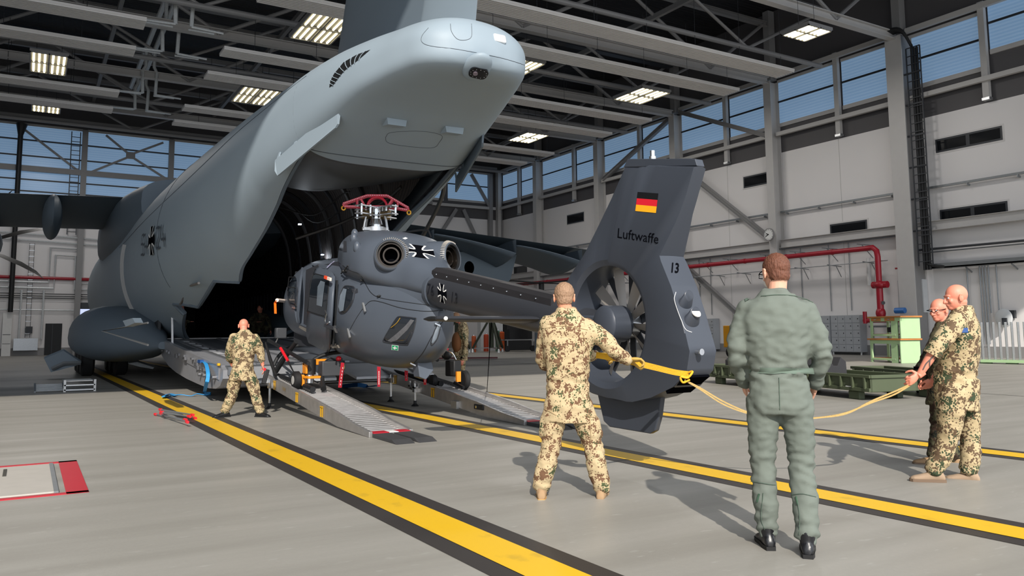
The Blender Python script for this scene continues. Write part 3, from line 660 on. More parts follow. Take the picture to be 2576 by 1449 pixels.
def bulge(x0, x1, yb, z0, dz):
    def f(u, v):
        x = lerp(x0, x1, u); s_ = (u**1.8); y = lerp(yb, yb+4.6, v); zz = lerp(z0, z0-.07*(x1-x0), u)
        return V((x, y, zz-.03-dz*s_*sin(pi*min(1, v*.9+.12))**.8-.12*v))
    MB().grid(f, 14, 12).build('flap_track_fairing', M_plane_d, plane, smooth=50, solid=.03)
    MB().add([f(1, k/12) for k in range(13)]+[V((x1, yb+4.6, z0-.3)), V((x1, yb, z0-.05))], [tuple(range(15))]).build('fairing_side', M_plane_d, plane, smooth=0)
bulge(10.6, 14.2, 29.7, 5.62, .65); bulge(14.3, 18.2, 29.75, 5.42, .8); bulge(18.3, 21.8, 29.8, 5.15, .75)
# engines
def engine(x, y0, y1, z):
    secs = [(y0, .25, .3), (y0+.8, .6, .55), (y0+2.5, .95, .85), (y1-2, 1.0, .9), (y1-.5, .75, .75), (y1, .5, .5)]
    e = MB().ring_loft([[V((x+a*cos(2*pi*k/20), y, z+b*sin(2*pi*k/20))) for k in range(20)] for y, a, b in secs]).build('engine_nacelle', M_plane_d, plane, smooth=50)
    MB().ell((x, y1, z), .45, .9, .45, 16, 10).build('spinner', mat('spinner_black', '16181b', .4), e, smooth=60)
    M_bl = mat('propeller_blade_black', '121316', .45)
    for k in range(8):
        a = 2*pi*k/8+.506; d = V((cos(a), 0, sin(a))); tt = V((-sin(a), 0, cos(a)))
        rings = []
        for r_, w, sw in ((.4, .1, 0), (1.0, .2, .02), (1.7, .24, .12), (2.3, .17, .28), (2.65, .03, .45)):
            c_ = V((x, y1+.1, z))+d*r_+tt*-sw; rings.append([c_+tt*w*.42+V((0, w*.7, 0)), c_+V((0, .03, 0)), c_-tt*w*.42-V((0, w*.7, 0)), c_-V((0, .03, 0))])
        MB().ring_loft(rings).build('propeller_blade', M_bl, e, smooth=40)
engine(-1.95, 31.5, 38.2, 4.85); engine(-7.0, 31.5, 38.2, 4.6); engine(13.3, 31, 38.2, 4.5); engine(16.8, 31.5, 37.5, 4.2)
MB().prism([V((x, 0, z)) for x, z in ((15.6, 4.9), (19.3, 4.9), (18.95, 3.75), (18.6, 3.35), (17.0, 3.1), (15.6, 3.0))], 0, (0, 4, 0)).build('jet_pipe_fairing', M_wing, plane, smooth=0)
for c in plane.children:
    if c.name.startswith('jet_pipe'): c.location.y = 31.5
# undercarriage sponsons, doors and wheels
def sponson(sg):
    secs = [(23.4, 2.15, .12, .95, 1.15), (24.5, 2.3, .4, .78, 1.45), (26, 2.45, .8, .62, 1.85), (27.5, 2.7, 1.15, .52, 2.15), (29, 2.7, 1.38, .48, 2.28), (30.5, 2.7, 1.44, .48, 2.34), (33, 2.6, 1.32, .5, 2.3), (37, 2.6, 1.1, .55, 2.2), (41, 2.3, .7, .7, 1.9), (42.5, 2.1, .2, 1.1, 1.5)]
    rings = []
    for y, cx, w, zb, zt in secs:
        zc = zb+(zt-zb)*.42
        rings.append([V((AC+sg*cx+w*math.copysign(abs(cos(a))**.85, cos(a)), y, zc+((zt-zc) if sin(a) > 0 else (zc-zb))*math.copysign(abs(sin(a))**.85, sin(a)))) for a in [2*pi*k/28 for k in range(28)]])
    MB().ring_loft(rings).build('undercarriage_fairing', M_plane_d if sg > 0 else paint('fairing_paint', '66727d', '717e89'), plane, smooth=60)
sponson(-1); sponson(1)
MB().tube([AX(372, 868, 2.6), AX(258, 833, 1.75), AX(372, 812, 2.6)], .03, 5).build('intake_edge', mat('pale_edge', 'a7a6a4', .5), plane)
MB().prism([AX(x, y, 1.5) for x, y in ((318, 807), (344, 800), (350, 812), (326, 822))], -.5, (.12, 0, 0)).build('vent_box', M_plane_d, plane, smooth=0)
for x in (1.75, 2.75, 7.85, 8.85):
    for y in (30.2, 31.9, 33.6):
        if x > 4 and y > 31: continue
        w = MB().ring_loft([[V((x+dx, y+r_*cos(2*pi*k/28), .6+r_*sin(2*pi*k/28))) for k in range(28)] for dx, r_ in ((-.2, .35), (-.2, .52), (-.14, .6), (.14, .6), (.2, .52), (.2, .35))]).build('wheel', M_tyre, plane, smooth=35)
        MB().cyl((x-.18, y, .6), (x+.18, y, .6), .3, n=16).build('hub', mat('grey_hub', '5b5e62', .5), w)
def ldoor(p, m_): MB().prism(p, -.5, V((0, .06, .06))).build('gear_door', m_, plane, smooth=0)
ldoor([AY(x, y, 29.5) for x, y in ((111, 900), (160, 880), (205, 910), (190, 918), (128, 934))], paint('gear_door_paint', '6d7984', '78848e'))
ldoor([AY(x, y, 28) for x, y in ((322, 912), (345, 908), (388, 922), (384, 926), (350, 920))], M_galv)
MB().tube([AY(130, 928, 29.4), AY(160, 914, 29.4), AY(203, 913, 29.4)], .07, 6).build('door_hinge_arm', M_galv, plane)
# markings on the flank
def on_flank(y, z):
    lo, hi = pi/2, 3*pi/2
    for _ in range(30):
        mid = (lo+hi)/2
        if sect(y, mid).z > z: lo = mid
        else: hi = mid
    return sect(y, lo, .045)
def flank_poly(pts, m_, name, par=None, off=0.):
    mb = MB(); 
    P = [on_flank(21.95-u, 3.72+v)+V((-off, 0, 0)) for u, v in pts]; mb.add(P, [tuple(range(len(P)))]); return mb.build(name, m_, par or plane, smooth=0, recalc=False)
M_ink = mat('black_marking', '0b0c10', .9, spec=0.); M_wht = mat('white_marking', 'e3e3e1', .5)
def cross_parts(s, put):
    """bar cross: put(points, is_white, layer) with points in units of the cross"""
    for k in range(4):
        a = pi/2*k; R2 = lambda p: (p[0]*cos(a)-p[1]*sin(a), p[0]*sin(a)+p[1]*cos(a))
        put([R2(p) for p in ((-.1*s, 0), (-.11*s, .25*s), (-.21*s, .5*s), (.21*s, .5*s), (.11*s, .25*s), (.1*s, 0))], False, 0)
        for q in (-1, 1): put([R2(p) for p in ((q*.1*s, .13*s), (q*.115*s, .27*s), (q*.215*s, .5*s), (q*.29*s, .5*s), (q*.18*s, .27*s), (q*.15*s, .15*s))], True, 1)
cross_parts(.72, lambda p, w, l: flank_poly(p, M_wht if w else M_ink, 'flank_cross', off=.003*l))
def seg(u0, v0, u1, v1, w=.06, m_=None): 
    d = V((u1-u0, v1-v0)); d.normalize(); n = V((-d.y, d.x))*w/2
    flank_poly([(u0+n.x, v0+n.y), (u1+n.x, v1+n.y), (u1-n.x, v1-n.y), (u0-n.x, v0-n.y)], m_ or mat('faded_marking', '454f59', .6), 'flank_number')
def digits(s, u, h=.7):
    for ch in s:
        w = .34; L = {'5': ((w, .5*h, 0, .5*h), (0, .5*h, 0, .05*h), (0, .05*h, w, .05*h), (w, .05*h, w, -.45*h), (w, -.45*h, 0, -.45*h)), '4': ((.05, .5*h, 0, -.15*h), (0, -.15*h, w, -.15*h), (w*.75, .1*h, w*.75, -.5*h)), '2': ((0, .45*h, w, .45*h), (w, .45*h, w, .05*h), (w, .05*h, 0, -.45*h), (0, -.45*h, w, -.45*h))}[ch]
        for a in L: seg(u+a[0], a[1], u+a[2], a[3])
        u += .55
digits('54', -1.45, .55); digits('24', .55, .55)
# ------------------------------------------------------------------ helpers that lay shapes onto a curved skin
from mathutils.bvhtree import BVHTree
def bvh_of(objs):
    vs, fs = [], []
    dg = bpy.context.evaluated_depsgraph_get()
    for o in objs:
        ev = o.evaluated_get(dg); me = ev.to_mesh(); b = len(vs); w = WORLD[o.name] if o.parent is None or True else 0
        vs += [v.co+WORLD[o.name] for v in me.vertices]; fs += [tuple(i+b for i in p.vertices) for p in me.polygons]; ev.to_mesh_clear()
    return BVHTree.FromPolygons(vs, fs)
def hit(tree, x, y, off=.004):
    r = ray(x, y).normalized(); h = tree.ray_cast(CPOS, r)
    if h[0] is None: return None
    n = h[1] if h[1].dot(r) < 0 else -h[1]
    return h[0]+n*off
def decal(tree, poly, m_, name, parent, off=.004, cuts=3, thick=0, smooth=60):
    """a thin shape lying on the skin, outlined by what the photograph shows of it"""
    bm = bmesh.new(); f = bm.faces.new([bm.verts.new((p[0], p[1], 0)) for p in poly])
    bmesh.ops.triangulate(bm, faces=[f])
    if cuts: bmesh.ops.subdivide_edges(bm, edges=bm.edges[:], cuts=cuts, use_grid_fill=True)
    bmesh.ops.triangulate(bm, faces=bm.faces[:])
    mb = MB(); vs = []; ok = True
    for v in bm.verts: v.index = len(vs); h = hit(tree, v.co.x, v.co.y, off); vs.append(h)
    good = [h for h in vs if h is not None]
    if not good: bm.free(); return None
    fs = [tuple(v.index for v in f.verts) for f in bm.faces if all(vs[v.index] is not None for v in f.verts)]
    vs = [h if h is not None else good[0] for h in vs]; bm.free()
    return mb.add(vs, fs).build(name, m_, parent, smooth=smooth, solid=thick)
def skin_line(tree, pts, r, m_, name, parent, off=.002, k=5):
    P = spline([(*p, 0) for p in pts], k) if len(pts) > 2 else [V((*pts[0], 0)).lerp(V((*pts[1], 0)), i/8) for i in range(9)]
    H = [hit(tree, p.x, p.y, off) for p in P]; H = [h for h in H if h is not None]
    return MB().tube(H, r, 5).build(name, m_, parent) if len(H) > 1 else None
def skin_text(tree, s, o, rx, ux, m_, name, parent, align='LEFT', bold=0, off=.005):
    """letters laid on the skin: o origin, rx / ux the pixel vectors of one letter-height to the right / up"""
    cu = bpy.data.curves.new('lettering', 'FONT'); cu.body = s; cu.size = 1/.72; cu.align_x = align; cu.offset = bold; cu.resolution_u = 2
    ob = bpy.data.objects.new('lettering', cu); COL.objects.link(ob)
    me = bpy.data.meshes.new_from_object(ob.evaluated_get(bpy.context.evaluated_depsgraph_get())); vs = []
    for v in me.vertices:
        h = hit(tree, o[0]+rx[0]*v.co.x+ux[0]*v.co.y, o[1]+rx[1]*v.co.x+ux[1]*v.co.y, off); vs.append(h)
    g = [h for h in vs if h is not None]; fs = [tuple(p.vertices) for p in me.polygons if all(vs[i] is not None for i in p.vertices)]
    bpy.data.objects.remove(ob); bpy.data.curves.remove(cu); bpy.data.meshes.remove(me)
    return MB().add([h if h is not None else g[0] for h in vs], fs).build(name, m_, parent, smooth=0, recalc=False)
def cut(o, cutter):
    c = cutter.build('cutter', M_ink, smooth=0); md = o.modifiers.new('b', 'BOOLEAN'); md.object = c; md.operation = 'DIFFERENCE'; md.solver = 'EXACT'
    dg = bpy.context.evaluated_depsgraph_get(); me = bpy.data.meshes.new_from_object(o.evaluated_get(dg)); o.modifiers.clear(); o.data = me
    bpy.data.objects.remove(c)
    me.polygons.foreach_set('use_smooth', [True]*len(me.polygons)); me.set_sharp_from_angle(angle=radians(32))

# details laid on the aircraft tail
tt_ = bvh_of([c for c in plane.children if c.name.split('.')[0] in ('tail_cone', 'tail_cap')])
for pts in ([(1078, 70), (1062, 90), (1062, 106), (1085, 116), (1150, 124), (1240, 141), (1290, 154), (1326, 166)], [(1133, 60), (1136, 80), (1150, 98), (1170, 101), (1186, 92), (1186, 60)], [(970, 345), (985, 333), (1060, 330), (1110, 340), (1105, 358), (1085, 372), (1010, 366), (975, 358), (970, 345)]): skin_line(tt_, pts, .003, M_seam, 'panel_seam', plane, .002, 5)
dc = hit(tt_, 1200, 168, 0); dn = V((-.12, -.42, -.9)).normalized(); dx_ = V((1, -.08, -.08)); dx_ = (dx_-dn*dx_.dot(dn)).normalized(); dy_ = dn.cross(dx_); DR = Matrix((dx_, dy_, dn)).transposed()
dome = MB().ell(dc, .2, .27, .1, 28, 12, DR).build('sensor_dome', M_plane, plane, smooth=60); pc = dc+dn*.075+dy_*(-.02)+dx_*.02
MB().prism(rrect(pc, .27, .19, .07, ax=(dx_, dy_)), 0, dn*.035).build('lens_plate', mat('black_glass_plate', '0b0c0e', .12, spec=.6), dome, smooth=40)
MB().cyl(pc+dx_*-.05+dn*.03, pc+dx_*-.05+dn*.055, .034, n=20).build('camera_lens', mat('lens_ring', 'a79aa5', .2, .7), dome)
mb = MB()
for k in range(12): a = 2*pi*k/12; mb.ell(pc+dn*.036+dx_*(.118*cos(a))+dy_*(.078*sin(a)), .006, .006, .006, 6, 4)
mb.build('plate_screws', M_alu, dome)
LC = [(829, 220), (832, 203), (841, 186), (865, 157), (898, 138), (933, 125)]; RC = [(839, 214), (850, 199), (865, 180), (883, 165), (901, 152), (930, 127)]
lt_ = bvh_of([c for c in plane.children if c.name.split('.')[0] in ('tail_cone', 'tail_cap', 'hold_skin')])
lv = decal(lt_, LC+RC[::-1], mat('louvre_black', '101214', .6), 'louvre_opening', plane, .006, 4)
LP, RP = [(p.x, p.y) for p in spline([(*p, 0) for p in LC], 6)], [(p.x, p.y) for p in spline([(*p, 0) for p in RC], 6)]
for k in range(9):
    a, b = LP[min(30, 4+k*3)], RP[min(30, 1+k*3)]; skin_line(lt_, [a, ((a[0]+b[0])/2-3, (a[1]+b[1])/2+1), (b[0]-1, b[1]+3)], .006, M_plane, 'louvre_fin', lv, .014, 3)
# ------------------------------------------------------------------ the helicopter
HX = 5.28
M_heli = paint('anthracite_helicopter_paint', '49505a', '515863', .38, .8, .05)
M_heli_d = paint('dark_helicopter_paint', '2f3136', '37393f', .42, .8, .05)
M_heli_t = paint('tail_fin_paint', '3c414a', '424751', .42, .8, .05)
M_glass = mat('smoked_window_glass', '20252c', .06, var=.25, vscale=1.5, spec=.8)
M_glass2 = mat('pale_window_reflection_glass', '6f7a86', .08, .1, var=.5, vscale=2.2, spec=.8)  # reflection put into the glass as a pale colour
M_cabin = mat('dark_cabin_trim', '2a2c33', .7, var=.15)
M_chrome = mat('polished_metal', 'c9ccd0', .18, .95, var=.1, vscale=15)
M_strap_red = mat('red_streamer', 'd2243a', .7); M_oran = mat('orange_paint', 'e28a1c', .4, var=.08)
heli = thing('helicopter', (HX, 12, 0), 'dark grey military helicopter with enclosed tail rotor being pushed up the loading ramps', 'helicopter')
HB = [(10.78, .06, 1.4, 1.7, 1.55), (10.88, .2, 1.15, 1.9, 1.55), (11.1, .36, .98, 2.05, 1.55), (11.45, .54, .86, 2.2, 1.6), (11.85, .71, .79, 2.33, 1.65), (12.35, .86, .77, 2.46, 1.7), (12.9, .92, .8, 2.56, 1.75), (13.8, .93, .89, 2.7, 1.8), (14.4, .93, .97, 2.76, 1.85),
      (15.1, .93, 1.05, 2.81, 1.9), (15.7, .92, 1.12, 2.8, 1.92), (16.2, .87, 1.18, 2.66, 1.9), (16.7, .74, 1.27, 2.42, 1.85), (17.05, .55, 1.38, 2.18, 1.8), (17.3, .3, 1.52, 1.98, 1.76), (17.4, .1, 1.65, 1.88, 1.76)]
def hsec(tab, y, a, nu=2.5, nl=2.5, off=0):
    w, zb, zt, zc = catmull(tab, y); c, s = cos(a), sin(a); e = 2/(nu if s > 0 else nl); h = (zt-zc) if s > 0 else (zc-zb)
    return V((HX+(w+off)*math.copysign(abs(c)**e, c), y, zc+(h+off)*math.copysign(abs(s)**e, s)))
def hloft(tab, n, m, nu=2.5, nl=2.5):
    y0, y1 = tab[0][0], tab[-1][0]; ys = [lerp(y0, y1, .5-.5*cos(pi*k/n)) for k in range(n+1)]
    return MB().ring_loft([[hsec(tab, y, 2*pi*j/m, nu, nl) for j in range(m)] for y in ys])
body = hloft(HB, 60, 56, 2.7, 2.3).build('cabin_body', M_heli, heli, smooth=50)
def side(pts, X=4.4): return [AX(x, y, X) for x, y in pts]
DOOR = side([(763, 666), (805, 676), (808, 760), (800, 838), (752, 812), (755, 740)], 4.45)
body0 = bvh_of([body])
cut(body, MB().prism([V((4.1, p.y, p.z)) for p in DOOR], 0, (.75, 0, 0)))
MB().b2((4.62, 13.3, 1.1), (5.95, 16.2, 2.6)).build('cabin_interior', M_cabin, heli, smooth=0)
MB().prism([V((4.5, y, z)) for y, z in ((15.15, 1.5), (15.05, 2.55), (14.3, 2.6), (14.3, 1.45))], 0, (.02, 0, 0)).build('door_pillar_trim', M_cabin, heli, smooth=0)
mb = MB()
for k in range(7): mb.box((4.53, 15.0-.03*k, 2.5-k*.16), (.02, .03, .03))
mb.build('door_rail_bolts', M_chrome, heli)
MB().beam((4.5, 15.2, 1.48), (4.5, 13.2, 1.12), .14, .05).build('door_sill', mat('worn_sill', '8a857e', .45, .4, var=.3), heli)
bag = MB().ell((4.62, 14.1, 1.42), .12, .2, .12, 12, 8); bag.build('cargo_strap_bundle', mat('red_white_webbing', 'c9b3b3', .8, var=.3, vscale=30), heli)
COWL = [(10.62, .2, 1.85, 2.2, 2.0), (10.85, .27, 1.85, 2.32, 2.02), (11.1, .37, 1.85, 2.46, 2.1), (11.4, .48, 1.88, 2.6, 2.16), (11.7, .66, 1.92, 2.77, 2.25), (12.05, .84, 1.98, 2.94, 2.35), (12.7, .86, 2.05, 3.08, 2.45), (13.2, .74, 2.15, 3.14, 2.55), (13.7, .61, 2.25, 3.17, 2.62), (14.0, .5, 2.35, 3.14, 2.68), (14.12, .36, 2.45, 3.06, 2.7), (14.17, .15, 2.55, 2.95, 2.7)]
cowl = hloft(COWL, 50, 48, 2.7, 2.0).build('engine_cowling', M_heli, heli, smooth=50)
# throat between body, cowling and boom
TH = [(10.82, .2, 1.68, 2.15, 1.92), (11.0, .27, 1.55, 2.2, 1.9), (11.3, .4, 1.4, 2.35, 1.9), (11.8, .6, 1.3, 2.55, 1.95), (12.3, .78, 1.3, 2.7, 2.0), (13.0, .84, 1.4, 2.8, 2.05)]
throat = hloft(TH, 24, 40, 2.2, 2.2).build('boom_throat', M_heli, heli, smooth=50)
class Trees:
    def __init__(s, *t): s.t = t
    def ray_cast(s, o, d):
        h = [q for q in (t.ray_cast(o, d) for t in s.t) if q[0] is not None]
        return min(h, key=lambda q: q[3]) if h else (None,)*4
hb = Trees(body0, bvh_of([cowl, throat]))
# tail boom with the dark drive cover on top
def boomc(t_): return V((HX, lerp(10.75, 6.9, t_), lerp(1.97, 1.36, t_)))
rings = []
for k in range(20):
    t_ = k/19; c_ = boomc(t_); a_, b_ = lerp(.27, .17, t_), lerp(.27, .2, t_)
    rings.append([c_+V((a_*cos(2*pi*j/28), 0, b_*sin(2*pi*j/28))) for j in range(28)])
boom = MB().ring_loft(rings).build('tail_boom', M_heli_d, heli, smooth=50)
mb = MB(); rr_ = []
for k in range(16):
    t_ = lerp(.0, .8, k/15); c_ = boomc(t_)+V((0, 0, lerp(.27, .2, t_))); w = lerp(.19, .12, t_)
    rr_.append([c_+V((x*w, 0, z)) for x, z in ((-1, -.14), (-.92, .02), (-.55, .07), (.55, .07), (.92, .02), (1, -.14))])
cover = mb.ring_loft(rr_).build('drive_shaft_cover', mat('matt_black_cover', '242326', .55, var=.15, vscale=6), heli, smooth=40)
mb = MB()
for k in range(9): t_ = .04+k*.085; c_ = boomc(t_)+V((-lerp(.178, .12, t_), 0, lerp(.25, .19, t_))); mb.ell(c_, .012, .012, .012, 8, 5)
mb.build('cover_screws', M_chrome, cover)
MB().pipe(boomc(-.03), boomc(-.005), .29, .25, 28).build('boom_collar', M_heli, heli)
# tail: shroud, fin, rotor
DC = V((HX, 6.57, 1.42))
OUT = [(5.76, 2.06), (5.60, 1.76), (5.47, 1.43), (5.385, 1.16), (5.43, .98), (5.6, .83), (5.92, .71), (6.2, .65), (6.6, .63), (7.0, .68), (7.3, .84), (7.52, 1.1), (7.6, 1.4), (7.56, 1.65), (7.42, 1.86), (7.1, 2.2), (6.85, 2.47), (6.6, 2.75), (6.37, 3.05), (6.1, 3.02), (5.7, 2.93), (5.34, 2.86), (5.45, 2.62), (5.62, 2.3)]
angs = sorted(set([round(atan2(z-DC.z, y-DC.y) % (2*pi), 4) for y, z in OUT]+[round(2*pi*k/72, 4) for k in range(72)]))
def outr(a):
    d = (cos(a), sin(a)); best = None
    for i in range(len(OUT)):
        (y0, z0), (y1, z1) = OUT[i], OUT[(i+1) % len(OUT)]; y0 -= DC.y; z0 -= DC.z; y1 -= DC.y; z1 -= DC.z
        den = d[0]*(z1-z0)-d[1]*(y1-y0)
        if abs(den) < 1e-9: continue
        t_ = (y0*(z1-z0)-z0*(y1-y0))/den; s_ = (y0*d[1]-z0*d[0])/den
        if t_ > 0 and -1e-4 <= s_ <= 1+1e-4 and (best is None or t_ < best): best = t_
    return best
layers = [[] for _ in range(8)]
for a in angs:
    R_ = outr(a); y1, z1 = cos(a), sin(a); top = DC.z+z1*R_; rear = y1 < -.3 and top < 2.09 and top > .8
    th = .2; te = lerp(.03, .165, min(1, (2.09-top)/.8)**.7) if rear else (lerp(.05, .03, max(0, min(1, (-y1)/.3))) if y1 < 0 else .05); upf = max(0, min(1, (top-2.0)/.5))
    tm = lerp(.165, .075, upf); rm_ = lerp(.66, R_, .72+.265*max(0, min(1, (-y1-.05)/.3)))
    P = lambda x, r_: V((HX+x, DC.y+y1*r_, DC.z+z1*r_))
    for L, (x, r_) in enumerate(((-th+.03, .6), (-th, .66), (-tm, rm_), (-te, R_), (te, R_), (tm, rm_), (th, .66), (th-.03, .6))): layers[L].append(P(x, r_))
mb = MB().ring_loft(layers+[layers[0]], cap=False)
shroud = mb.build('tail_fin_shroud', M_heli_t, heli, smooth=38)
MB().prism([V((HX, y, z)) for y, z in ((6.95, .68), (5.93, .74), (5.98, .52), (6.04, .38), (6.12, .345), (6.75, .35), (6.85, .4))], -.5, (.06, 0, 0)).build('lower_fin', M_heli_t, heli, smooth=0, bevel=.012)
MB().prism([V((HX, y, z)) for y, z in ((6.40, 3.04), (5.335, 2.86), (5.36, 2.93), (5.42, 2.945), (6.33, 3.115))], -.5, (.1, 0, 0)).build('fin_cap', M_heli_t, heli, smooth=0, bevel=.006)
MB().cyl((HX, 6.0, 3.02), (HX, 6.0, 3.08), .035, n=16).cyl((HX, 6.0, 3.08), (HX, 6.0, 3.14), .024, n=16).build('anti_collision_light', M_chrome, heli)
MB().cyl((HX-.2, DC.y, DC.z), (HX+.02, DC.y, DC.z), .19, n=32).ell((HX-.2, DC.y, DC.z), .06, .19, .19, 24, 10).build('gearbox_fairing', M_heli_t, heli, smooth=50)
MB().beam((HX-.16, 7.2, DC.z+.02), (HX-.14, DC.y+.1, DC.z), .1, .17).build('gearbox_arm', M_heli_t, heli, bevel=.02)
M_blade = mat('grey_fan_blade', '8a8580', .4, .25, var=.1)
rot = MB().cyl((HX+.02, DC.y, DC.z), (HX+.16, DC.y, DC.z), .15, n=24).build('rotor_hub', M_alu, heli)
for k, a in enumerate((8, 41, 80, 118, 150, 188, 221, 260, 298, 330)):
    a = radians(a); d = V((0, cos(a), sin(a))); tt = V((0, -sin(a), cos(a)))
    rg = []
    for r_, w, tw in ((.13, .035, .7), (.2, .04, .7), (.4, .055, .55), (.585, .06, .4)):
        c_ = V((HX+.07, DC.y, DC.z))+d*r_; cc = tt*cos(tw)*w+V((sin(tw)*w, 0, 0)); nn_ = tt*-sin(tw)*.006+V((cos(tw)*.006, 0, 0))
        rg.append([c_+cc, c_+nn_, c_-cc, c_-nn_])
    MB().ring_loft(rg).build('fan_blade', M_blade, rot, smooth=40)
for k in range(10):
    a = radians(18+36*k); d = V((0, cos(a), sin(a))); MB().beam(V((HX+.17, DC.y, DC.z))+d*.1, V((HX+.17, DC.y, DC.z))+d*.61, .012, .09, V((0, -sin(a), cos(a)))).build('stator_vane', M_heli_d, heli)
MB().cyl((HX+.1, DC.y, DC.z), (HX+.2, DC.y, DC.z), .13, n=20).build('stator_hub', M_heli_d, heli)
tb = bvh_of([shroud]); bb = bvh_of([boom, cover])
# marks on the tail
FLAG = [(1605, 483), (1657, 487), (1651, 536), (1599, 531)]
def quadp(q, u, v): a = V((*q[0], 0)).lerp(V((*q[1], 0)), u); b = V((*q[3], 0)).lerp(V((*q[2], 0)), u); p = a.lerp(b, v); return (p.x, p.y)
for i, c_ in enumerate(('0e0f12', 'd31f2e', 'f2ac1c')):
    decal(tb, [quadp(FLAG, 0, i/3), quadp(FLAG, 1, i/3), quadp(FLAG, 1, (i+1)/3), quadp(FLAG, 0, (i+1)/3)], mat('flag_'+('black', 'red', 'gold')[i], c_, .5), 'flag_stripe', shroud, .005)
skin_text(tb, 'Luftwaffe', (1552, 598), (20.5, 3.0), (2.0, -25.5), M_ink, 'lettering', shroud)
skin_text(tb, '13', (1684, 685), (17, 1.6), (2, -25), M_ink, 'tail_number', shroud, bold=.03)
for x, y, r_ in ((1722, 757, .055), (1738, 800, .062)):
    h_ = hit(tb, x, y, 0)
    if h_ is not None:
        n_ = V((0, -.93, .37)); MB().ring_loft([[h_+V((r_*f*1.25*cos(2*pi*k/20), 0, r_*f*1.2*sin(2*pi*k/20)+dz))+n_*q for k in range(20)] for q, f, dz in ((-.04, 1.3, -.06), (.02, 1.15, -.03), (.065, .8, .02), (.07, .7, .02))]).build('rear_lamp_fairing', M_heli_t, heli)
        if y > 780: MB().cyl(h_+n_*.07+V((0, 0, .02)), h_+n_*.078+V((0, 0, .022)), r_*.8, n=18).build('lamp_lens', mat('lamp_lens_white', 'e6e4df', .2), heli)
for p, q in (((1752, 885), .022),):
    h_ = hit(tb, *p, 0)
    if h_ is not None: MB().cyl(h_, h_+V((0, -.06, 0)), .022, n=12).cyl(h_+V((0, -.05, 0)), h_+V((0, -.07, 0)), .03, n=12).build('tail_light', M_chrome, heli)
skin_line(tb, [(1700, 735), (1697, 755), (1712, 800), (1724, 828), (1740, 836)], .003, M_wht, 'access_panel_screws', heli)
tow = MB().prism([V((HX, y, z)) for y, z in ((5.75, .82), (5.5, .97), (5.46, .92), (5.72, .76))], -.5, (.3, 0, 0)).build('tow_slot', M_ink, heli, smooth=0)
# marks on the boom
M_navy = mat('navy_marking', '11141d', .5)
skin_text(bb, '76', (1075, 740), (13, 4.3), (1.5, -29), M_navy, 'boom_number', boom, off=.014)
skin_text(bb, '13', (1133, 759), (14, 4.6), (3, -27), M_navy, 'boom_number', boom, off=.014)
def cross_on(tree, o, ux, uy, par):
    def put(p, white, l): decal(tree, [(o[0]+ux[0]*u+uy[0]*v, o[1]+ux[1]*u+uy[1]*v) for u, v in p], M_wht if white else M_ink, 'iron_cross', par, .004+.003*l, 1)
    cross_parts(1., put)
cross_on(bb, (1113, 738), (22, 8), (-2, -46), boom)
cross_on(hb, (1054, 633), (76, 10), (-8, -32), cowl)
decal(hb, [(x, y) for x, y in ((1012, 600), (1020, 597), (1026, 600), (1019, 603))], M_wht, 'filler_cap', cowl)
skin_text(hb, 'AIRBUS', (851, 629), (2.5, .5), (.4, -6.5), M_ink, 'maker_lettering', cowl)
skin_line(hb, [(848, 622), (851, 619), (851, 626), (848, 622)], .005, M_ink, 'maker_mark', cowl)
decal(hb, [(865, 606), (872, 607), (873, 634), (864, 633)], M_cabin, 'intake_grille', cowl, .006)
# windows, doors, seams
def win(poly, m_=M_glass, rim=True):
    w = decal(hb, poly, m_, 'window', body, .004, 4, .008)
    if rim and w: skin_line(hb, list(poly)+[poly[0]], .009, M_heli_d, 'window_rim', w, .004, 3)
    return w
win([(741, 676), (746, 684), (747, 770), (728, 764), (722, 735), (727, 700)])
win([(876, 719), (893, 725), (888, 760), (872, 784), (858, 788), (851, 774), (855, 745), (865, 722)])
decal(hb, [(866, 726), (874, 728), (866, 781), (857, 784), (853, 772), (857, 745)], M_glass2, 'window_highlight', body, .016, 2)  # highlight painted as a pale shape over the pane
wn_ = win([(1008, 796), (1042, 800), (1047, 804), (1040, 835), (1028, 862), (1020, 867), (970, 860), (966, 853), (985, 820), (999, 799)])
decal(hb, [(1034, 803), (1043, 806), (1026, 830), (1000, 855), (985, 860), (976, 857), (1000, 838), (1022, 818)], mat('window_inner_trim', '55565a', .6, var=.4, vscale=20), 'inner_trim', wn_, .012, 2)
skin_line(hb, [(1008, 800), (1000, 812), (988, 822), (985, 824)], .006, mat('ochre_cord', 'a8842a', .6), 'pull_cord', wn_, .014)
win([(1103, 812), (1108, 818), (1100, 850), (1088, 866), (1084, 862), (1092, 835)], M_glass2)
win([(884, 727), (896, 726), (894, 733), (888, 738)], M_cabin, False)
decal(hb, [(887, 727), (900, 726), (901, 736), (890, 740), (886, 735)], M_heli_d, 'vent_grille', body, .004)
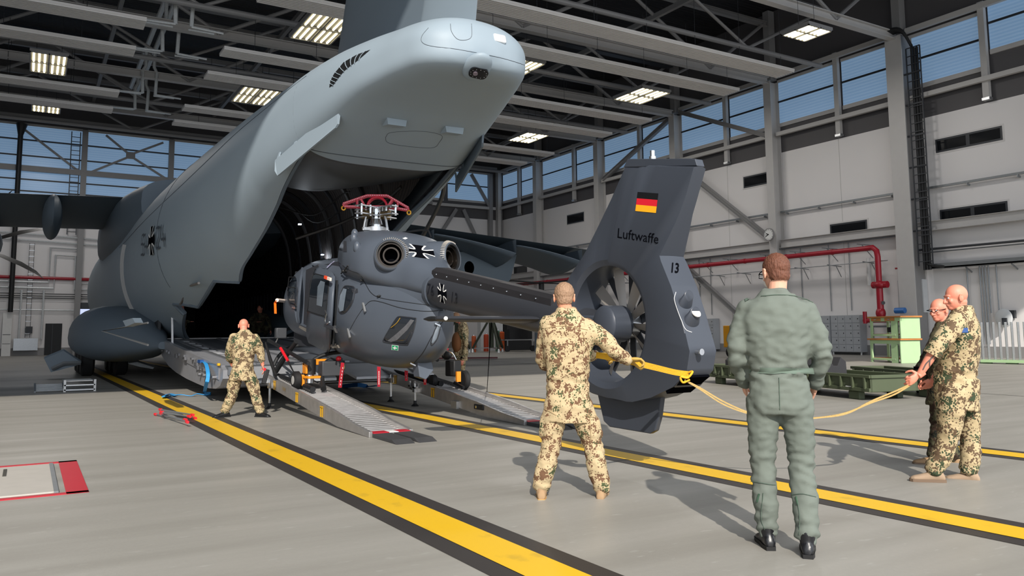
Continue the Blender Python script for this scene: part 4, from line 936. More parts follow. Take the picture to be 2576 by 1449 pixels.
# green first-aid mark
fa = decal(hb, [(986, 867), (1003, 869), (1002, 882), (985, 880)], M_wht, 'first_aid_sign', body, .004, 1)
decal(hb, [(987, 868), (1002, 870), (1001, 881), (986, 879)], mat('first_aid_green', '14a06a', .5), 'first_aid_field', fa, .006, 1)
decal(hb, [(992.7, 870.5), (995.7, 870.8), (995.1, 878.6), (992, 878.2)], M_wht, 'first_aid_cross', fa, .008, 1); decal(hb, [(989, 873), (999.5, 874.2), (999.3, 876.8), (988.8, 875.6)], M_wht, 'first_aid_cross', fa, .008, 1)
SE = mat('black_seam', '15171a', .6)
for pts in ([(880, 830), (900, 795), (920, 768), (935, 757), (960, 760), (1010, 775), (1070, 783), (1120, 780)], [(1115, 808), (1090, 840), (1065, 885), (1040, 915)], [(855, 905), (900, 918), (950, 925)], [(852, 660), (880, 680), (905, 690), (920, 715), (935, 738), (960, 750), (1020, 760), (1080, 768)]):
    skin_line(hb, pts, .005, SE, 'body_seam', heli)
for x, y in ((918, 772), (880, 836)):
    p = hit(hb, x, y, .02)
    if p: MB().beam(p+V((0, .05, .06)), p+V((0, -.05, -.08)), .03, .03).build('clamshell_latch', M_alu, heli)
for x, y in ((1038, 912), (1100, 815)):
    p = hit(hb, x, y, .02)
    if p: MB().beam(p+V((-.04, 0, .01)), p+V((.05, 0, -.03)), .025, .02).build('latch_handle', M_chrome, heli)
# sliding door, pushed back, standing proud of the side
D2 = [(797, 686), (804, 680), (838, 692), (847, 702), (842, 790), (835, 868), (829, 876), (816, 870), (779, 852), (776, 838), (782, 770), (787, 715)]
d_ = decal(body0, [(x+7, y) for x, y in D2], M_heli, 'sliding_door', heli, .09, 5, .035, 40)
WP = tuple((x+7, y) for x, y in ((801, 696), (833, 706), (836, 712), (829, 790), (822, 794), (784, 782), (783, 776), (792, 705)))
decal(body0, WP, M_glass, 'door_window', d_, .112, 4); decal(body0, ((822, 712), (833, 716), (827, 772), (813, 768), (815, 725)), M_glass2, 'window_reflection_film', d_, .117, 3)  # second pale shape is a painted reflection on the door pane
skin_line(body0, list(WP)+[WP[0]], .009, SE, 'window_seal', d_, .112, 3)
MB().tube([AX(818, 781, 4.23), AX(822, 790, 4.22), AX(818, 808, 4.22), AX(822, 816, 4.22), AX(829, 810, 4.22)], .012, 6).build('door_handle', M_chrome, d_)
MB().beam(AX(818, 818, 4.23), AX(852, 830, 4.3), .05, .05).build('door_carriage', M_heli_d, d_)
MB().beam(AX(842, 822, 4.23), AX(848, 834, 4.3), .04, .05).build('carriage_roller', M_chrome, d_)
MB().beam(AX(817, 697, 4.24), AX(824, 700, 4.24), .03, .05).build('red_latch_cover', mat('signal_red_orange', 'f0502c', .5), d_); MB().beam(AX(825, 700, 4.24), AX(832, 703, 4.24), .03, .05).build('white_latch_cover', mat('cream_cover', 'e9d8cc', .6), d_)
MB().tube([AX(x, y, 4.36) for x, y in ((848, 705), (846, 780), (838, 870))], .018, 6).build('door_track', SE, heli)
skin_line(body0, ((763, 662), (757, 700), (750, 780), (752, 812)), .028, M_heli, 'front_door_frame', heli, .0)
for pts in ([(744, 697), (727, 697), (724, 722), (744, 724)],):
    MB().tube([AX(x, y, 4.36) for x, y in pts], .009, 5).build('window_guard', SE, heli)
MB().beam(AX(736, 773, 4.36), AX(744, 775, 4.36), .04, .03).build('front_door_handle', M_chrome, heli)
MB().cyl(AX(716, 757, 4.4), AX(697, 755, 4.15), .035, n=10).build('pitot_cover', mat('cream_cover', 'e9d8cc', .6), heli)
MB().tube([AX(697, 756, 4.15), AX(692, 762, 4.13), AX(693, 789, 4.13)], .02, 4, flat=(.05, .008)).build('remove_before_flight_tag', mat('orange_streamer', 'ff7412', .6), heli)
for pts in ([(825, 677), (834, 668), (843, 661)], [(862, 690), (872, 678), (880, 668)]):
    H = [hit(hb, *p, .03) for p in pts]
    if all(H): MB().tube(H, .012, 6).build('grab_handle', mat('lilac_grey_handle', '8f8fa8', .4, .3) if pts[0][0] < 850 else SE, heli)
for x, y, r_ in ((813, 653, .035), (870, 682, .05), (830, 654, .02), (955, 745, .03), (912, 705, .03)):
    p = hit(hb, x, y, .005)
    if p: MB().ell(p, r_*1.6, r_, r_*.6, 10, 6).build('roof_fitting', SE, heli)
for x, y in ((855, 597+0), (890, 600), (898, 622), (892, 590)):
    p = hit(hb, x, y, .0)
    if p and x > 880: MB().ell(p, .06, .07, .1, 12, 8).build('cowling_blister', M_heli, heli, smooth=60)
# engine outlets
M_hot = mat('heat_stained_steel', '2b2622', .3, .7, var=.5, vscale=10)
def outlet(c, d, sgn):
    c, d = V(c), V(d).normalized(); a0_, u0_ = frame(d); cut(cowl, MB().cyl(c-d*.5, c+d*.4, .205, n=30))
    e = MB().ring_loft([[c-d*q+(a0_*cos(2*pi*k/36)+u0_*sin(2*pi*k/36))*rr for k in range(36)] for q, rr in ((.7, .34), (.3, .31), (.05, .265), (0, .245), (-.01, .225), (.03, .215))], cap=False).build('exhaust_fairing', M_heli, heli, smooth=60)
    MB().pipe(c-d*.1, c+d*.02, .23, .2, 36).build('exhaust_ring', SE, e) if 0 else MB().pipe(c-d*.3, c-d*.0, .222, .2, 36).build('exhaust_ring', SE, e)
    MB().pipe(c-d*.3, c-d*.04, .2, .17, 36).build('exhaust_liner', M_hot, e)
    MB().pipe(c-d*.35, c-d*.08, .13, .105, 30).build('inner_pipe', M_hot, e)
    MB().cyl(c-d*.33, c-d*.31, .2, n=30).build('exhaust_throat', M_ink, e)
    a_, u_ = frame(d)
    mb = MB()
    for k in range(22):
        a = lerp(.75, 1.75, k/21)*pi if sgn < 0 else lerp(-.75, .25, k/21)*pi
        a = lerp(radians(-25), radians(115), k/21) if sgn > 0 else lerp(radians(65), radians(205), k/21); a = pi-a if False else a
        r_ = a_*cos(a)+u_*sin(a); t2 = d.cross(r_); mb.beam(c+r_*.248+d*.004, c+r_*.276-d*.06, .016, .006, t2)
    mb.build('cooling_slots', mat('pale_slot', 'b7b0a6', .5), e)
outlet((4.74, 11.47, 2.55), (-.5, -.85, .1), -1); outlet((5.82, 11.47, 2.55), (.5, -.85, .1), 1)
# mast, rotor head and the red blade-holding frame
MC = V((HX, 13.45, 0))
mast = MB().cyl(MC+V((0, 0, 3.0)), MC+V((0, 0, 3.58)), .085, n=20).cyl(MC+V((0, 0, 3.28)), MC+V((0, 0, 3.38)), .12, .09, n=20).build('rotor_mast', M_chrome, heli)
sw = MB()
for k in range(4):
    a = radians(20+90*k); d = V((cos(a), sin(a), 0)); sw.beam(MC+V((0, 0, 3.2)), MC+d*.3+V((0, 0, 3.18)), .05, .05); sw.cyl(MC+d*.3+V((0, 0, 3.15)), MC+d*.22+V((0, 0, 3.5)), .016, n=8)
sw.pipe(MC+V((0, 0, 3.15)), MC+V((0, 0, 3.23)), .17, .1, 24).build('swash_plate', M_alu, mast)
for k in range(4):
    a = radians(25+90*k); d = V((cos(a), sin(a), 0)); t2 = V((-sin(a), cos(a), 0)); b = MC+V((0, 0, 3.51)); fk = MB()
    for zz in (.07, -.07): fk.beam(b+d*.08+V((0, 0, zz)), b+d*.46+V((0, 0, zz)), .16, .025)
    for q in (.2, .42): fk.cyl(b+d*q+t2*.05+V((0, 0, -.1)), b+d*q+t2*.05+V((0, 0, .1)), .022, n=10)
    fk.build('blade_fork', M_chrome, mast, bevel=.004)
    MB().cyl(b+d*.14+V((0, 0, -.055)), b+d*.32+V((0, 0, -.055)), .055, n=14).build('damper', mat('brass_damper', '7d6a48', .35, .7), mast)
fr = thing('rotor_holding_frame', MC+V((0, 0, 3.7)), 'red perforated triangular frame fixed on top of the rotor head', 'frame')
fd = V((AX_R.x, AX_R.y, 0)).normalized(); fd = (Matrix.Rotation(radians(4), 3, 'Z') @ fd); FM = MC+V((0, 0, 3.6))
M_fred = mat('red_frame_paint', 'c41f38', .35, var=.06); M_fdot = mat('pale_hole', 'f2d6da', .6)
def FP(u, z): return FM+fd*u+V((0, 0, z))
for off in (-.07, .07):
    o_ = V((-fd.y, fd.x, 0))*off; mb = MB()
    for (a, b) in (((-.58, .05), (-.16, .2)), ((-.16, .2), (.2, .2)), ((.2, .2), (.58, -.02)), ((-.58, .05), (-.56, .0)), ((-.56, 0), (-.18, .0)), ((.58, -.02), (.56, -.06)), ((.56, -.06), (.2, -.0)), ((-.18, 0), (.2, 0)), ((-.34, .01), (-.34, .13)), ((-.2, .01), (-.28, .16)), ((.22, .01), (.3, .14)), ((.38, -.02), (.38, .09))):
        mb.beam(FP(*a)+o_, FP(*b)+o_, .018, .035)
    mb.tube([FP(.02+.17*cos(pi*k/12), .17*sin(pi*k/12))+o_ for k in range(13)], .02, 5)
    s_ = mb.build('side_frame', M_fred, fr, smooth=0); hm_ = MB()
    for (a, b), n in ((((-.58, .05), (-.16, .2)), 14), (((.2, .2), (.58, -.02)), 13), (((-.56, 0), (-.18, 0)), 11), (((.56, -.06), (.2, 0)), 11), (((-.16, .2), (.2, .2)), 9)):
        for k in range(n): p = FP(*a).lerp(FP(*b), (k+.5)/n)+o_*1.18; hm_.box(p, (.011, .011, .011))
    hm_.build('frame_holes', M_fdot, s_, smooth=0)
for u, z in ((-.58, -.02), (.585, -.1)): MB().tube([FP(u+.032*cos(2*pi*k/14), z+.036*sin(2*pi*k/14)) for k in range(15)], .013, 6).build('lifting_ring', mat('yellow_ring', 'e8a91e', .4), fr)
for u in (-.18, .2, 0): MB().beam(FP(u, -.02)-V((-fd.y, fd.x, 0))*.1, FP(u, -.02)+V((-fd.y, fd.x, 0))*.1, .04, .03).build('cross_piece', M_fred, fr)
MB().tube([hit(hb, 1038, 578, .0) or V((HX+.3, 13, 3.1)), (5.95, 13.0, 3.17), (6.1, 13.0, 3.17), (6.15, 13.0, 3.05)], .02, 6).build('cowling_hoop', SE, heli)
# stabiliser
for sg in (-1, 1):
    f = MB().ring_loft([[V((HX+sg*x, yc+c_*cos(2*pi*k/18), z+t_*sin(2*pi*k/18))) for k in range(18)] for x, yc, c_, z, t_ in ((.15, 8.1, .3, 1.49, .045), (1.25, 8.22, .24, 1.5, .032), (1.38, 8.26, .18, 1.5, .02))])
    s_ = f.build('stabiliser', M_heli_d, heli, smooth=60)
    MB().ell((HX+sg*1.36, 8.25, 1.5), .05, .16, .03, 12, 8).build('tip_fairing', SE, s_); MB().ell((HX+sg*1.3, 8.02, 1.5), .025, .025, .025, 10, 6).build('position_light', M_wht, s_)
# landing gear
for sg in (-1, 1):
    x = HX+sg*1.18
    sk = MB().tube([(x, 16.75, .78), (x, 16.5, .62), (x, 16.2, .6), (x, 13.2, .42)], .05, 12).build('skid', SE, heli)
    MB().tube([AX(690, 852, x) if sg < 0 else V((x, 16.1, 1.22)), V((x, 13.2, .98))] if 0 else [V((x+.02*sg, 16.05, 1.22)), V((x+.02*sg, 13.4, .84))], .035, 8).build('step_bar', SE, heli)
for y, zz in ((15.9, .58), (13.95, .46)):
    MB().tube(spline([(HX-1.18, y, zz+.02), (HX-1.02, y, zz+.34), (HX-.7, y, zz+.52), (HX, y, zz+.56), (HX+.7, y, zz+.52), (HX+1.02, y, zz+.34), (HX+1.18, y, zz+.02)], 5), .036, 10).build('cross_tube', SE, heli)
for p in ((960, 925), (1065, 915)):
    h_ = hit(hb, *p, .0)
    if h_: MB().prism([h_+V(v) for v in ((-.12, -.05, .03), (.12, -.05, .03), (.14, -.08, -.1), (.0, -.1, -.24), (-.1, -.08, -.2))], 0, (0, .22, 0)).build('antenna_blade', M_heli, heli, smooth=0, bevel=.01)
MB().box(AX(706, 838, 4.15), (.2, .14, .2)).build('searchlight_box', mat('dark_grey_box', '3a3c40', .5), heli, bevel=.015)
MB().tube([AX(700, 848, 4.1), AX(694, 862, 4.1), AX(696, 872, 4.1)], .01, 5).build('box_lanyard', M_wht, heli)
tr = bvh_of([body])
for i, (x, y0, y1) in enumerate(((862, 912, 975), (953, 922, 973), (1022, 932, 958), (1069, 922, 968))):
    X = 4.45 if i < 2 else (5.4 if i == 2 else 5.9)
    o_ = MB().prism([AX(x-4, y0, X), AX(x+4, y0+1, X), AX(x+3-(6 if i == 0 else 0), y1, X), AX(x-3-(8 if i == 0 else 0), y1, X)], -.5, (.006, .004, 0)).build('warning_streamer', M_strap_red, heli, smooth=0)
    w_ = MB()
    for k in range(6): yy = lerp(y0+14, y1-8, k/5); w_.box(AX(x-(k*1.2 if i == 0 else 0), yy, X-.012), (.004, .018, .03))
    w_.build('streamer_print', M_wht, o_, smooth=0)
# ------------------------------------------------------------------ people
from mathutils import noise as mnoise
def camo(name, base, brown, green, cov=.0, scale=1.0, g=0.):
    t = NT(name); v = t.n('TexVoronoi', feature='F1'); v.inputs['Scale'].default_value = 42*scale; t.l(t.co(), v.inputs['Vector'])
    w = t.noise(60*scale, 2)
    def spots(loc, sc, bias):
        n_ = t.noise(sc*scale, 3, t.mapping((1, 1, 1), loc=loc), .6); a = t.math('MULTIPLY', t.math('SUBTRACT', n_, .5), 3.4)
        a = t.math('ADD', a, bias); a = t.math('ADD', a, t.math('MULTIPLY', t.math('SUBTRACT', w, .5), .35))
        return t.math('GREATER_THAN', a, v.outputs['Distance'])
    c = t.mix(spots((0, 0, 0), 9, .18+cov), hexc(base), hexc(brown)); c = t.mix(spots((7, 3, 1), 6, -.12+cov+g), c, hexc(green))
    t.color(c); t.rm(.85, 0, .2); t.bump(t.noise(9, 4), .35, .02); return t.m
M_camo = camo('desert_camouflage', 'b9a683', '6e523e', '4a5238', .2, 1.6, .0); M_camo2 = camo('dense_desert_camouflage', 'b4a27f', '62503e', '3f4a36', .24, 1.3, .06)
M_camod = camo('dark_woodland_camouflage', '4d4a38', '3a2c24', '1e211c', .25)
M_flight = paint('sage_flight_suit', '666d66', '70776f', .85, 2, .25); M_flight.node_tree.nodes['Principled BSDF'].inputs['Specular IOR Level'].default_value = .15
def skin(name, c):
    t = NT(name); f = t.noise(14, 4); cc = hexc(c); t.color(t.mix(f, tuple(v*.86 for v in cc), (min(1, cc[0]*1.12), cc[1]*1.02, cc[2]))); t.rm(.5, 0, .4)
    t.b.inputs['Subsurface Weight'].default_value = .12; t.b.inputs['Subsurface Radius'].default_value = (.03, .012, .006); t.bump(t.noise(90, 2), .1, .002); return t.m
SK1, SK2, SK3 = skin('tanned_skin', 'd79c7e'), skin('flushed_skin', 'dd9078'), skin('pale_skin', 'd8a78e')
def hairm(name, c):
    t = NT(name); f = t.noise(120, 3, t.mapping((1, 1, .25))); cc = hexc(c); t.color(t.mix(f, tuple(v*.45 for v in cc), tuple(min(1, v*1.4) for v in cc))); t.rm(.6, 0, .3); t.bump(f, .8, .01); return t.m
M_boot = paint('tan_suede', '96795a', 'a68a69', .85, 6); M_sole = mat('gum_sole', 'c99a58', .6); M_bboot = mat('black_leather', '16171a', .35, bump=.2, bscale=30); M_bsole = mat('black_sole', '0f0f10', .7)
M_sole_d = mat('brown_sole', '6e5a48', .7)

def remeshed(mb, voxel, sm=4, disp=None):
    o = mb.build('tmp', M_ink, origin=(0, 0, 0), smooth=0)
    m_ = o.modifiers.new('r', 'REMESH'); m_.mode = 'VOXEL'; m_.voxel_size = voxel; m_.adaptivity = 0
    s_ = o.modifiers.new('s', 'SMOOTH'); s_.iterations = sm; s_.factor = .6
    me = bpy.data.meshes.new_from_object(o.evaluated_get(bpy.context.evaluated_depsgraph_get())); bpy.data.objects.remove(o)
    out = MB(); vs = [v.co.copy() for v in me.vertices]
    if disp: ns = [v.normal.copy() for v in me.vertices]; vs = [p+n*disp(p, n) for p, n in zip(vs, ns)]
    out.add(vs, [tuple(p.vertices) for p in me.polygons]); bpy.data.meshes.remove(me); return out
def oval(c, sd, fd, w, d, n=20, e=1.15):
    return [V(c)+sd*(w*math.copysign(abs(cos(a))**(1/e), cos(a)))+fd*(d*math.copysign(abs(sin(a))**(1/e), sin(a))) for a in [2*pi*k/n for k in range(n)]]
def limb(mb, pts, rs, sub=4):
    P = spline(pts, sub); R = [r[0] for r in [catmull([(i, q) for i, q in enumerate(rs)], k/sub) for k in range((len(pts)-1)*sub+1)]]
    mb.tube(P, R, 14); mb.ell(P[0], R[0], R[0], R[0], 12, 8); return mb.ell(P[-1], R[-1]*.98, R[-1]*.98, R[-1]*.98, 12, 8)
def hand(mb, w, d, n, s, curl=.5, k=1., spread=.12, thumb=.6):
    """wrist w, finger direction d, palm normal n (fingers bend that way), s towards the thumb"""
    d, n, s = d.normalized(), n.normalized(), s.normalized()
    R = Matrix((s, n, d)).transposed()
    mb.tube([w-d*.05*k, w+d*.01*k], [.027*k, .029*k], 12); mb.ell(w+d*.05*k, .042*k, .017*k, .052*k, 16, 10, R)
    for i, (o, L) in enumerate(((.031, .078), (.011, .087), (-.010, .081), (-.030, .064))):
        p = w+(d*.088+s*o)*k; a = 0.; P = [p-d*.02*k, p]; dd = (d+s*(o*spread/.03)).normalized()
        for j, f in enumerate((.45, .32, .23)): a += curl*(.75, 1.1, .7)[j]; p = p+(dd*cos(a)+n*sin(a))*L*f*k; P.append(p)
        mb.tube(P, [.0095*k, .0092*k, .0085*k, .0078*k, .0068*k], 8); mb.ell(P[-1], .0068*k, .0068*k, .0068*k, 8, 6)
    p = w+(d*.025+s*.03+n*.004)*k; dd = (s*.75+d*.7+n*thumb*.5).normalized(); q = p+dd*.038*k; e = q+(d*.8+s*.25+n*thumb)*.03*k; g = e+(d*.8-s*.1+n*thumb*1.2)*.024*k
    mb.tube([p, q, e, g], [.014*k, .0115*k, .01*k, .008*k], 10); mb.ell(g, .008*k, .008*k, .008*k, 8, 6); return mb
def head(mb, c, f, u, face=True, k=1.):
    """skull centre c, facing f, up u"""
    f = f.normalized(); u = (u-f*u.dot(f)).normalized(); r = f.cross(u); R = Matrix((r, f, u)).transposed(); q = lambda x, y, z: c+R @ V((x*k, y*k, z*k))
    mb.ell(q(0, -.012, .025), .076*k, .093*k, .088*k, 24, 16, R); mb.ell(q(0, .02, -.03), .06*k, .07*k, .085*k, 20, 14, R)
    mb.ell(q(0, .055, -.085), .032*k, .03*k, .025*k, 14, 10, R); mb.ell(q(0, -.03, -.045), .058*k, .058*k, .05*k, 16, 12, R)
    mb.ell(q(0, .078, .018), .05*k, .015*k, .012*k, 14, 8, R)
    mb.tube([q(0, .085, .01), q(0, .103, -.022), q(0, .108, -.036), q(0, .088, -.046)], [.008*k, .011*k, .014*k, .008*k], 8)
    for s in (-1, 1): mb.ell(q(s*.013, .094, -.036), .009*k, .01*k, .008*k, 8, 6, R)
    mb.ell(q(0, .083, -.06), .024*k, .012*k, .006*k, 12, 6, R); mb.ell(q(0, .08, -.07), .021*k, .012*k, .007*k, 12, 6, R)
    for s in (-1, 1):
        mb.ell(q(s*.034, .066, -.028), .022*k, .018*k, .022*k, 10, 8, R)
        Re = R @ Matrix.Rotation(s*.35, 3, 'Z'); mb.ell(q(s*.08, -.008, -.012), .008*k, .02*k, .033*k, 12, 10, Re); mb.tube([q(s*.084, -.024, .008), q(s*.088, -.02, .022), q(s*.088, .0, .022), q(s*.083, .008, .0), q(s*.078, .004, -.038)], .005*k, 6)
    return R
def shoe(mb, ank, toe, k=1., hgt=.11):
    """boot: leather rises to the ankle; toe is the ground direction"""
    d = V((toe.x, toe.y, 0)).normalized(); s = V((d.y, -d.x, 0)); g = V((ank.x, ank.y, 0 if True else 0))+V((0, 0, ank.z-.09*k))
    for (t_, w, h) in ((0, 0, 0),): pass
    rg = []
    for t_, w, h, z0 in ((-.085, .022, .05, .012), (-.07, .034, .085, .005), (-.03, .038, .1, 0), (.03, .038, .095, 0), (.08, .041, .075, 0), (.13, .046, .06, 0), (.17, .042, .05, .004), (.195, .022, .035, .01)):
        c_ = g+d*t_*k; rg.append([c_+s*(w*k*cos(a))+V((0, 0, (z0+(h-z0)*(.5+.5*sin(a)))*k)) for a in [2*pi*j/14 for j in range(14)]])
    mb.ring_loft(rg); mb.tube([g+V((0, 0, .05*k))-d*.02*k, g+V((0, 0, hgt*k+.04))-d*.02*k], [.043*k, .05*k], 12); return g, d, s
def person(name, label, J, f, cloth, skinm, hairmat=None, hair='short', pants=None, boot=(M_boot, M_sole), seed=0, belly=0., fat=1., suit=False, hands=None, head_f=None, head_u=V((0, 0, 1)), sleeve=1., glove=None, wr=.012, k=1., baggy=1., cuffroll=False):
    """J: joints in (right, forward, up) of the person's own frame, on base point J['at']"""
    f = V((f[0], f[1], 0)).normalized(); r = V((f.y, -f.x, 0)); at = V(J['at'])
    W = {n: at+r*v[0]+f*v[1]+V((0, 0, v[2])) for n, v in J.items() if n != 'at'}
    root = thing(name, at, label, 'person')
    hd = (V((head_f[0], head_f[1], head_f[2] if len(head_f) > 2 else 0)).normalized() if head_f is not None else f)
    sh_s = (W['shR']-W['shL']).normalized(); hp_s = (W['hipR']-W['hipL']).normalized()
    pel = (W['hipR']+W['hipL'])/2; shc = (W['shR']+W['shL'])/2; up = (shc-pel).normalized()
    def fwd(sd): return up.cross(sd).normalized() if up.cross(sd).dot(f) > 0 else -up.cross(sd).normalized()
    def disp(p, n):
        q_ = V((p.x, p.y, p.z*1.7)); a = mnoise.noise((q_+V((seed*3.1, 0, 0)))*8)*.6+mnoise.noise(q_*19)*.35+(.25-abs(mnoise.noise(q_*12+V((5, 0, 0)))))*.7; 
        fold = 0
        for jn in ('elR', 'elL', 'knR', 'knL', 'anR', 'anL'):
            dd = (p-W[jn]).length
            if dd < .2: fold += (1-dd/.2)*sin((p-W[jn]).dot(V((.3, .4, 1)).normalized())*85+mnoise.noise(p*7)*5)*.55
        dz = (p-pel).dot(up)
        if abs(dz-.16) < .1: fold += (1-abs(dz-.16)/.1)*sin(dz*70+mnoise.noise(p*8)*5)*.45
        return (a+fold)*wr
    # ---- upper garment
    tor = MB(); rings = []
    tb = [(-.12 if not suit else -.04, .195 if not suit else .185, .142), (.0, .178, .13), (.12, .165, .122), (.25, .178, .128), (.38, .212, .132), (.455, .212, .122), (.495, .185, .108), (.525, .135, .095), (.553, .092, .082), (.585, .072, .072)]
    L = (shc-pel).length/.47
    for h, w, d in tb:
        t_ = max(0, min(1, h/.47)); sd = hp_s.lerp(sh_s, t_).normalized(); fd = fwd(sd); c_ = pel+up*(h*L)
        bl = belly*max(0, 1-abs(h-.08)/.25); back = -.015 if h > .2 else 0
        rings.append(oval(c_+fd*(bl*.5+back), sd, fd, w*fat, d*fat+bl*.5))
    tor.ring_loft(rings)
    for s_ in 'RL':
        sh, el, wr_ = W['sh'+s_], W['el'+s_], W['wr'+s_]
        e2 = el.lerp(wr_, .96) if sleeve >= 1 else el.lerp(wr_, sleeve)
        limb(tor, [sh+(shc-sh)*.12, sh.lerp(el, .5), el, el.lerp(e2, .5), e2], [.066*fat*baggy, .066*fat*baggy, .058*baggy, .054*baggy, .047*baggy])
    up_m = remeshed(tor, .013, 3, disp)
    # ---- trousers
    tr = MB(); rg = []
    for h, w, d in ((.13, .15, .115), (.05, .17, .128), (-.04, .18, .135), (-.1, .16, .12)): rg.append(oval(pel+up*h-fwd(hp_s)*.01, hp_s, fwd(hp_s), w*fat, d*fat+belly*.15*(h > 0)))
    tr.ring_loft(rg)
    for s_ in 'RL':
        hp, kn, an = W['hip'+s_], W['kn'+s_], W['an'+s_]
        limb(tr, [hp+(pel-hp)*.08+V((0, 0, -.02)), hp.lerp(kn, .5), kn, kn.lerp(an, .5)-f*.01, an+V((0, 0, .03))], [.105*fat, .09*baggy*fat, .075*baggy, .076*baggy, .068*baggy])
        if not suit: limb(tr, [hp.lerp(kn, .45)+hp_s*(.07 if s_ == 'R' else -.07), hp.lerp(kn, .75)+hp_s*(.06 if s_ == 'R' else -.06)], [.05, .05])
    lo_m = remeshed(tr, .013, 3, disp)
    if suit:
        b = len(up_m.v); up_m.add(lo_m.v, lo_m.f); up_m.build('flight_suit', cloth, root, smooth=60, recalc=False)
    else:
        up_m.build('jacket', cloth, root, smooth=60, recalc=False); lo_m.build('trousers', pants or cloth, root, smooth=60, recalc=False)
    # ---- boots
    for s_ in 'RL':
        tv = W.get('toe'+s_); td = (tv-W['an'+s_]) if tv is not None else f
        bt = MB(); g, d, sdd = shoe(bt, W['an'+s_], td); o = remeshed(bt, .008, 2).build('boot', boot[0], root, smooth=60, recalc=False)
        so = MB(); so.ring_loft([[g+d*t_+sdd*(w*x)+V((0, 0, z)) for t_, w in ((-.09, .028), (-.03, .04), (.06, .04), (.13, .048), (.18, .044), (.202, .02)) for x in (1,)]+[g+d*t_+sdd*(-w)+V((0, 0, z)) for t_, w in ((.202, .02), (.18, .044), (.13, .048), (.06, .04), (-.03, .04), (-.09, .028))] for z in (0, .024)]).build('boot_sole', boot[1], o, smooth=30)
    # ---- body: head, neck, trunk, limbs and hands in one mesh
    hc = W['head']; hm = MB(); R = head(hm, hc, hd, head_u, k=k)
    hm.tube([shc+up*.02, hc-R @ V((0, .025, .06))], [.06, .055], 14)
    bm_ = remeshed(hm, .0055, 3)
    core = MB(); core.ring_loft([oval(pel+up*(h*L), hp_s.lerp(sh_s, max(0, h/.47)).normalized(), fwd(hp_s), w, d) for h, w, d in ((-.06, .13, .09), (.1, .13, .09), (.3, .15, .1), (.44, .14, .09), (.5, .08, .07))])
    for s_ in 'RL':
        sk = .0 if sleeve >= 1 else 0
        limb(core, [W['sh'+s_]+(shc-W['sh'+s_])*.1, W['sh'+s_].lerp(W['el'+s_], .5), W['el'+s_], W['el'+s_].lerp(W['wr'+s_], .35), W['wr'+s_]], [.05, .045, .04, .042, .027])
        limb(core, [W['hip'+s_], W['kn'+s_], W['an'+s_]], [.075, .05, .035])
    cm = remeshed(core, .012, 2); bm_.add(cm.v, cm.f)
    gl = MB()
    for s_ in 'RL':
        h = (hands or {}).get(s_)
        if h is None: dd = (W['wr'+s_]-W['el'+s_]).normalized(); nn = (-r if s_ == 'R' else r); h = (dd, nn, f, .35)
        hb_ = MB(); hand(hb_, W['wr'+s_], V(h[0]), V(h[1]), V(h[2]), h[3], 1.0 if not glove else 1.18)
        rm_ = remeshed(hb_, .0042 if not glove else .005, 2)
        (gl if glove else bm_).add(rm_.v, rm_.f)
    body_ = bm_.build('body', skinm, root, smooth=70, recalc=False)
    if glove: gl.build('gloves', glove, root, smooth=70, recalc=False)
    if hairmat:
        hh = MB(); q = lambda x, y, z: hc+R @ V((x, y, z))
        for a_ in range(1): hh.ell(q(0, -.018, .032), .082, .096, .092, 28, 18, R); hh.ell(q(0, -.045, -.02), .068, .06, .07, 20, 12, R)
        hx = remeshed(hh, .006, 2, lambda p, n: mnoise.noise(p*90)*.004)
        inv = R.transposed(); keep = []
        loc = [inv @ (v-hc) for v in hx.v]
        def ok(l):
            if l.y > .045-.35*max(0, .07-l.z): return False      # hairline above the forehead and temples
            if abs(l.x) > .06 and l.z < .0 and l.y > -.03: return False
            return l.z > -.062-.1*max(0, -l.y-.05)
        hx.f = [fc for fc in hx.f if all(ok(loc[i]) for i in fc)]; hx.mi = [0]*len(hx.f)
        hx.build('hair', hairmat, root, smooth=70, recalc=False)
    for s in (-1, 1):
        MB().ell(hc+R @ V((s*.03, .079, .002)), .012, .008, .008, 10, 8, R).build('eye', mat('eye_white', 'e8e4e0', .2), body_, smooth=60)
    root['_'] = 0; del root['_']
    return root, W, R, hc

# the pilot in the foreground
p0 = G(1976, 1384); pf = V((.70, .71, 0))
root, W, R, hc = person('person', 'tall person in a sage green flight suit seen from behind, with short brown hair',
    dict(at=p0, hipR=(.1, 0, .93), hipL=(-.1, 0, .93), shR=(.195, -.02, 1.475), shL=(-.195, -.02, 1.475), elR=(.26, -.02, 1.2), elL=(-.25, -.02, 1.2), wrR=(.235, .13, 1.0), wrL=(-.205, .13, 1.0), knR=(.12, .02, .5), knL=(-.11, .03, .5), anR=(.12, -.09, .09), anL=(-.1, .05, .09), toeR=(.15, .2, 0), toeL=(-.14, .3, 0), head=(.01, .015, 1.71)),
    pf, M_flight, SK3, hairm('brown_hair', '6b4434'), boot=(M_bboot, M_bsole), suit=True, fat=1.04, seed=1, head_f=(.35, .93, -.12), wr=.017)
q = lambda x, y, z: hc+R @ V((x, y, z))
MB().tube([q(-.085, -.02, .012), q(-.078, .05, .008), q(-.07, .085, .0)], .003, 5).tube([q(-.012, .1, .0), q(-.06, .098, .008), q(-.066, .096, -.02), q(-.02, .1, -.022), q(-.012, .1, 0)], .003, 5).tube([q(.012, .1, .0), q(.06, .098, .008), q(.066, .096, -.02), q(.02, .1, -.022), q(.012, .1, 0)], .003, 5).build('glasses', M_ink, root)
MB().ell(q(0, .062, -.05), .05, .05, .042, 16, 10, R).build('face_mask', M_wht, root); MB().tube([q(-.085, -.02, .01), q(-.07, .04, -.05)], .0025, 5).build('mask_strap', M_wht, root)
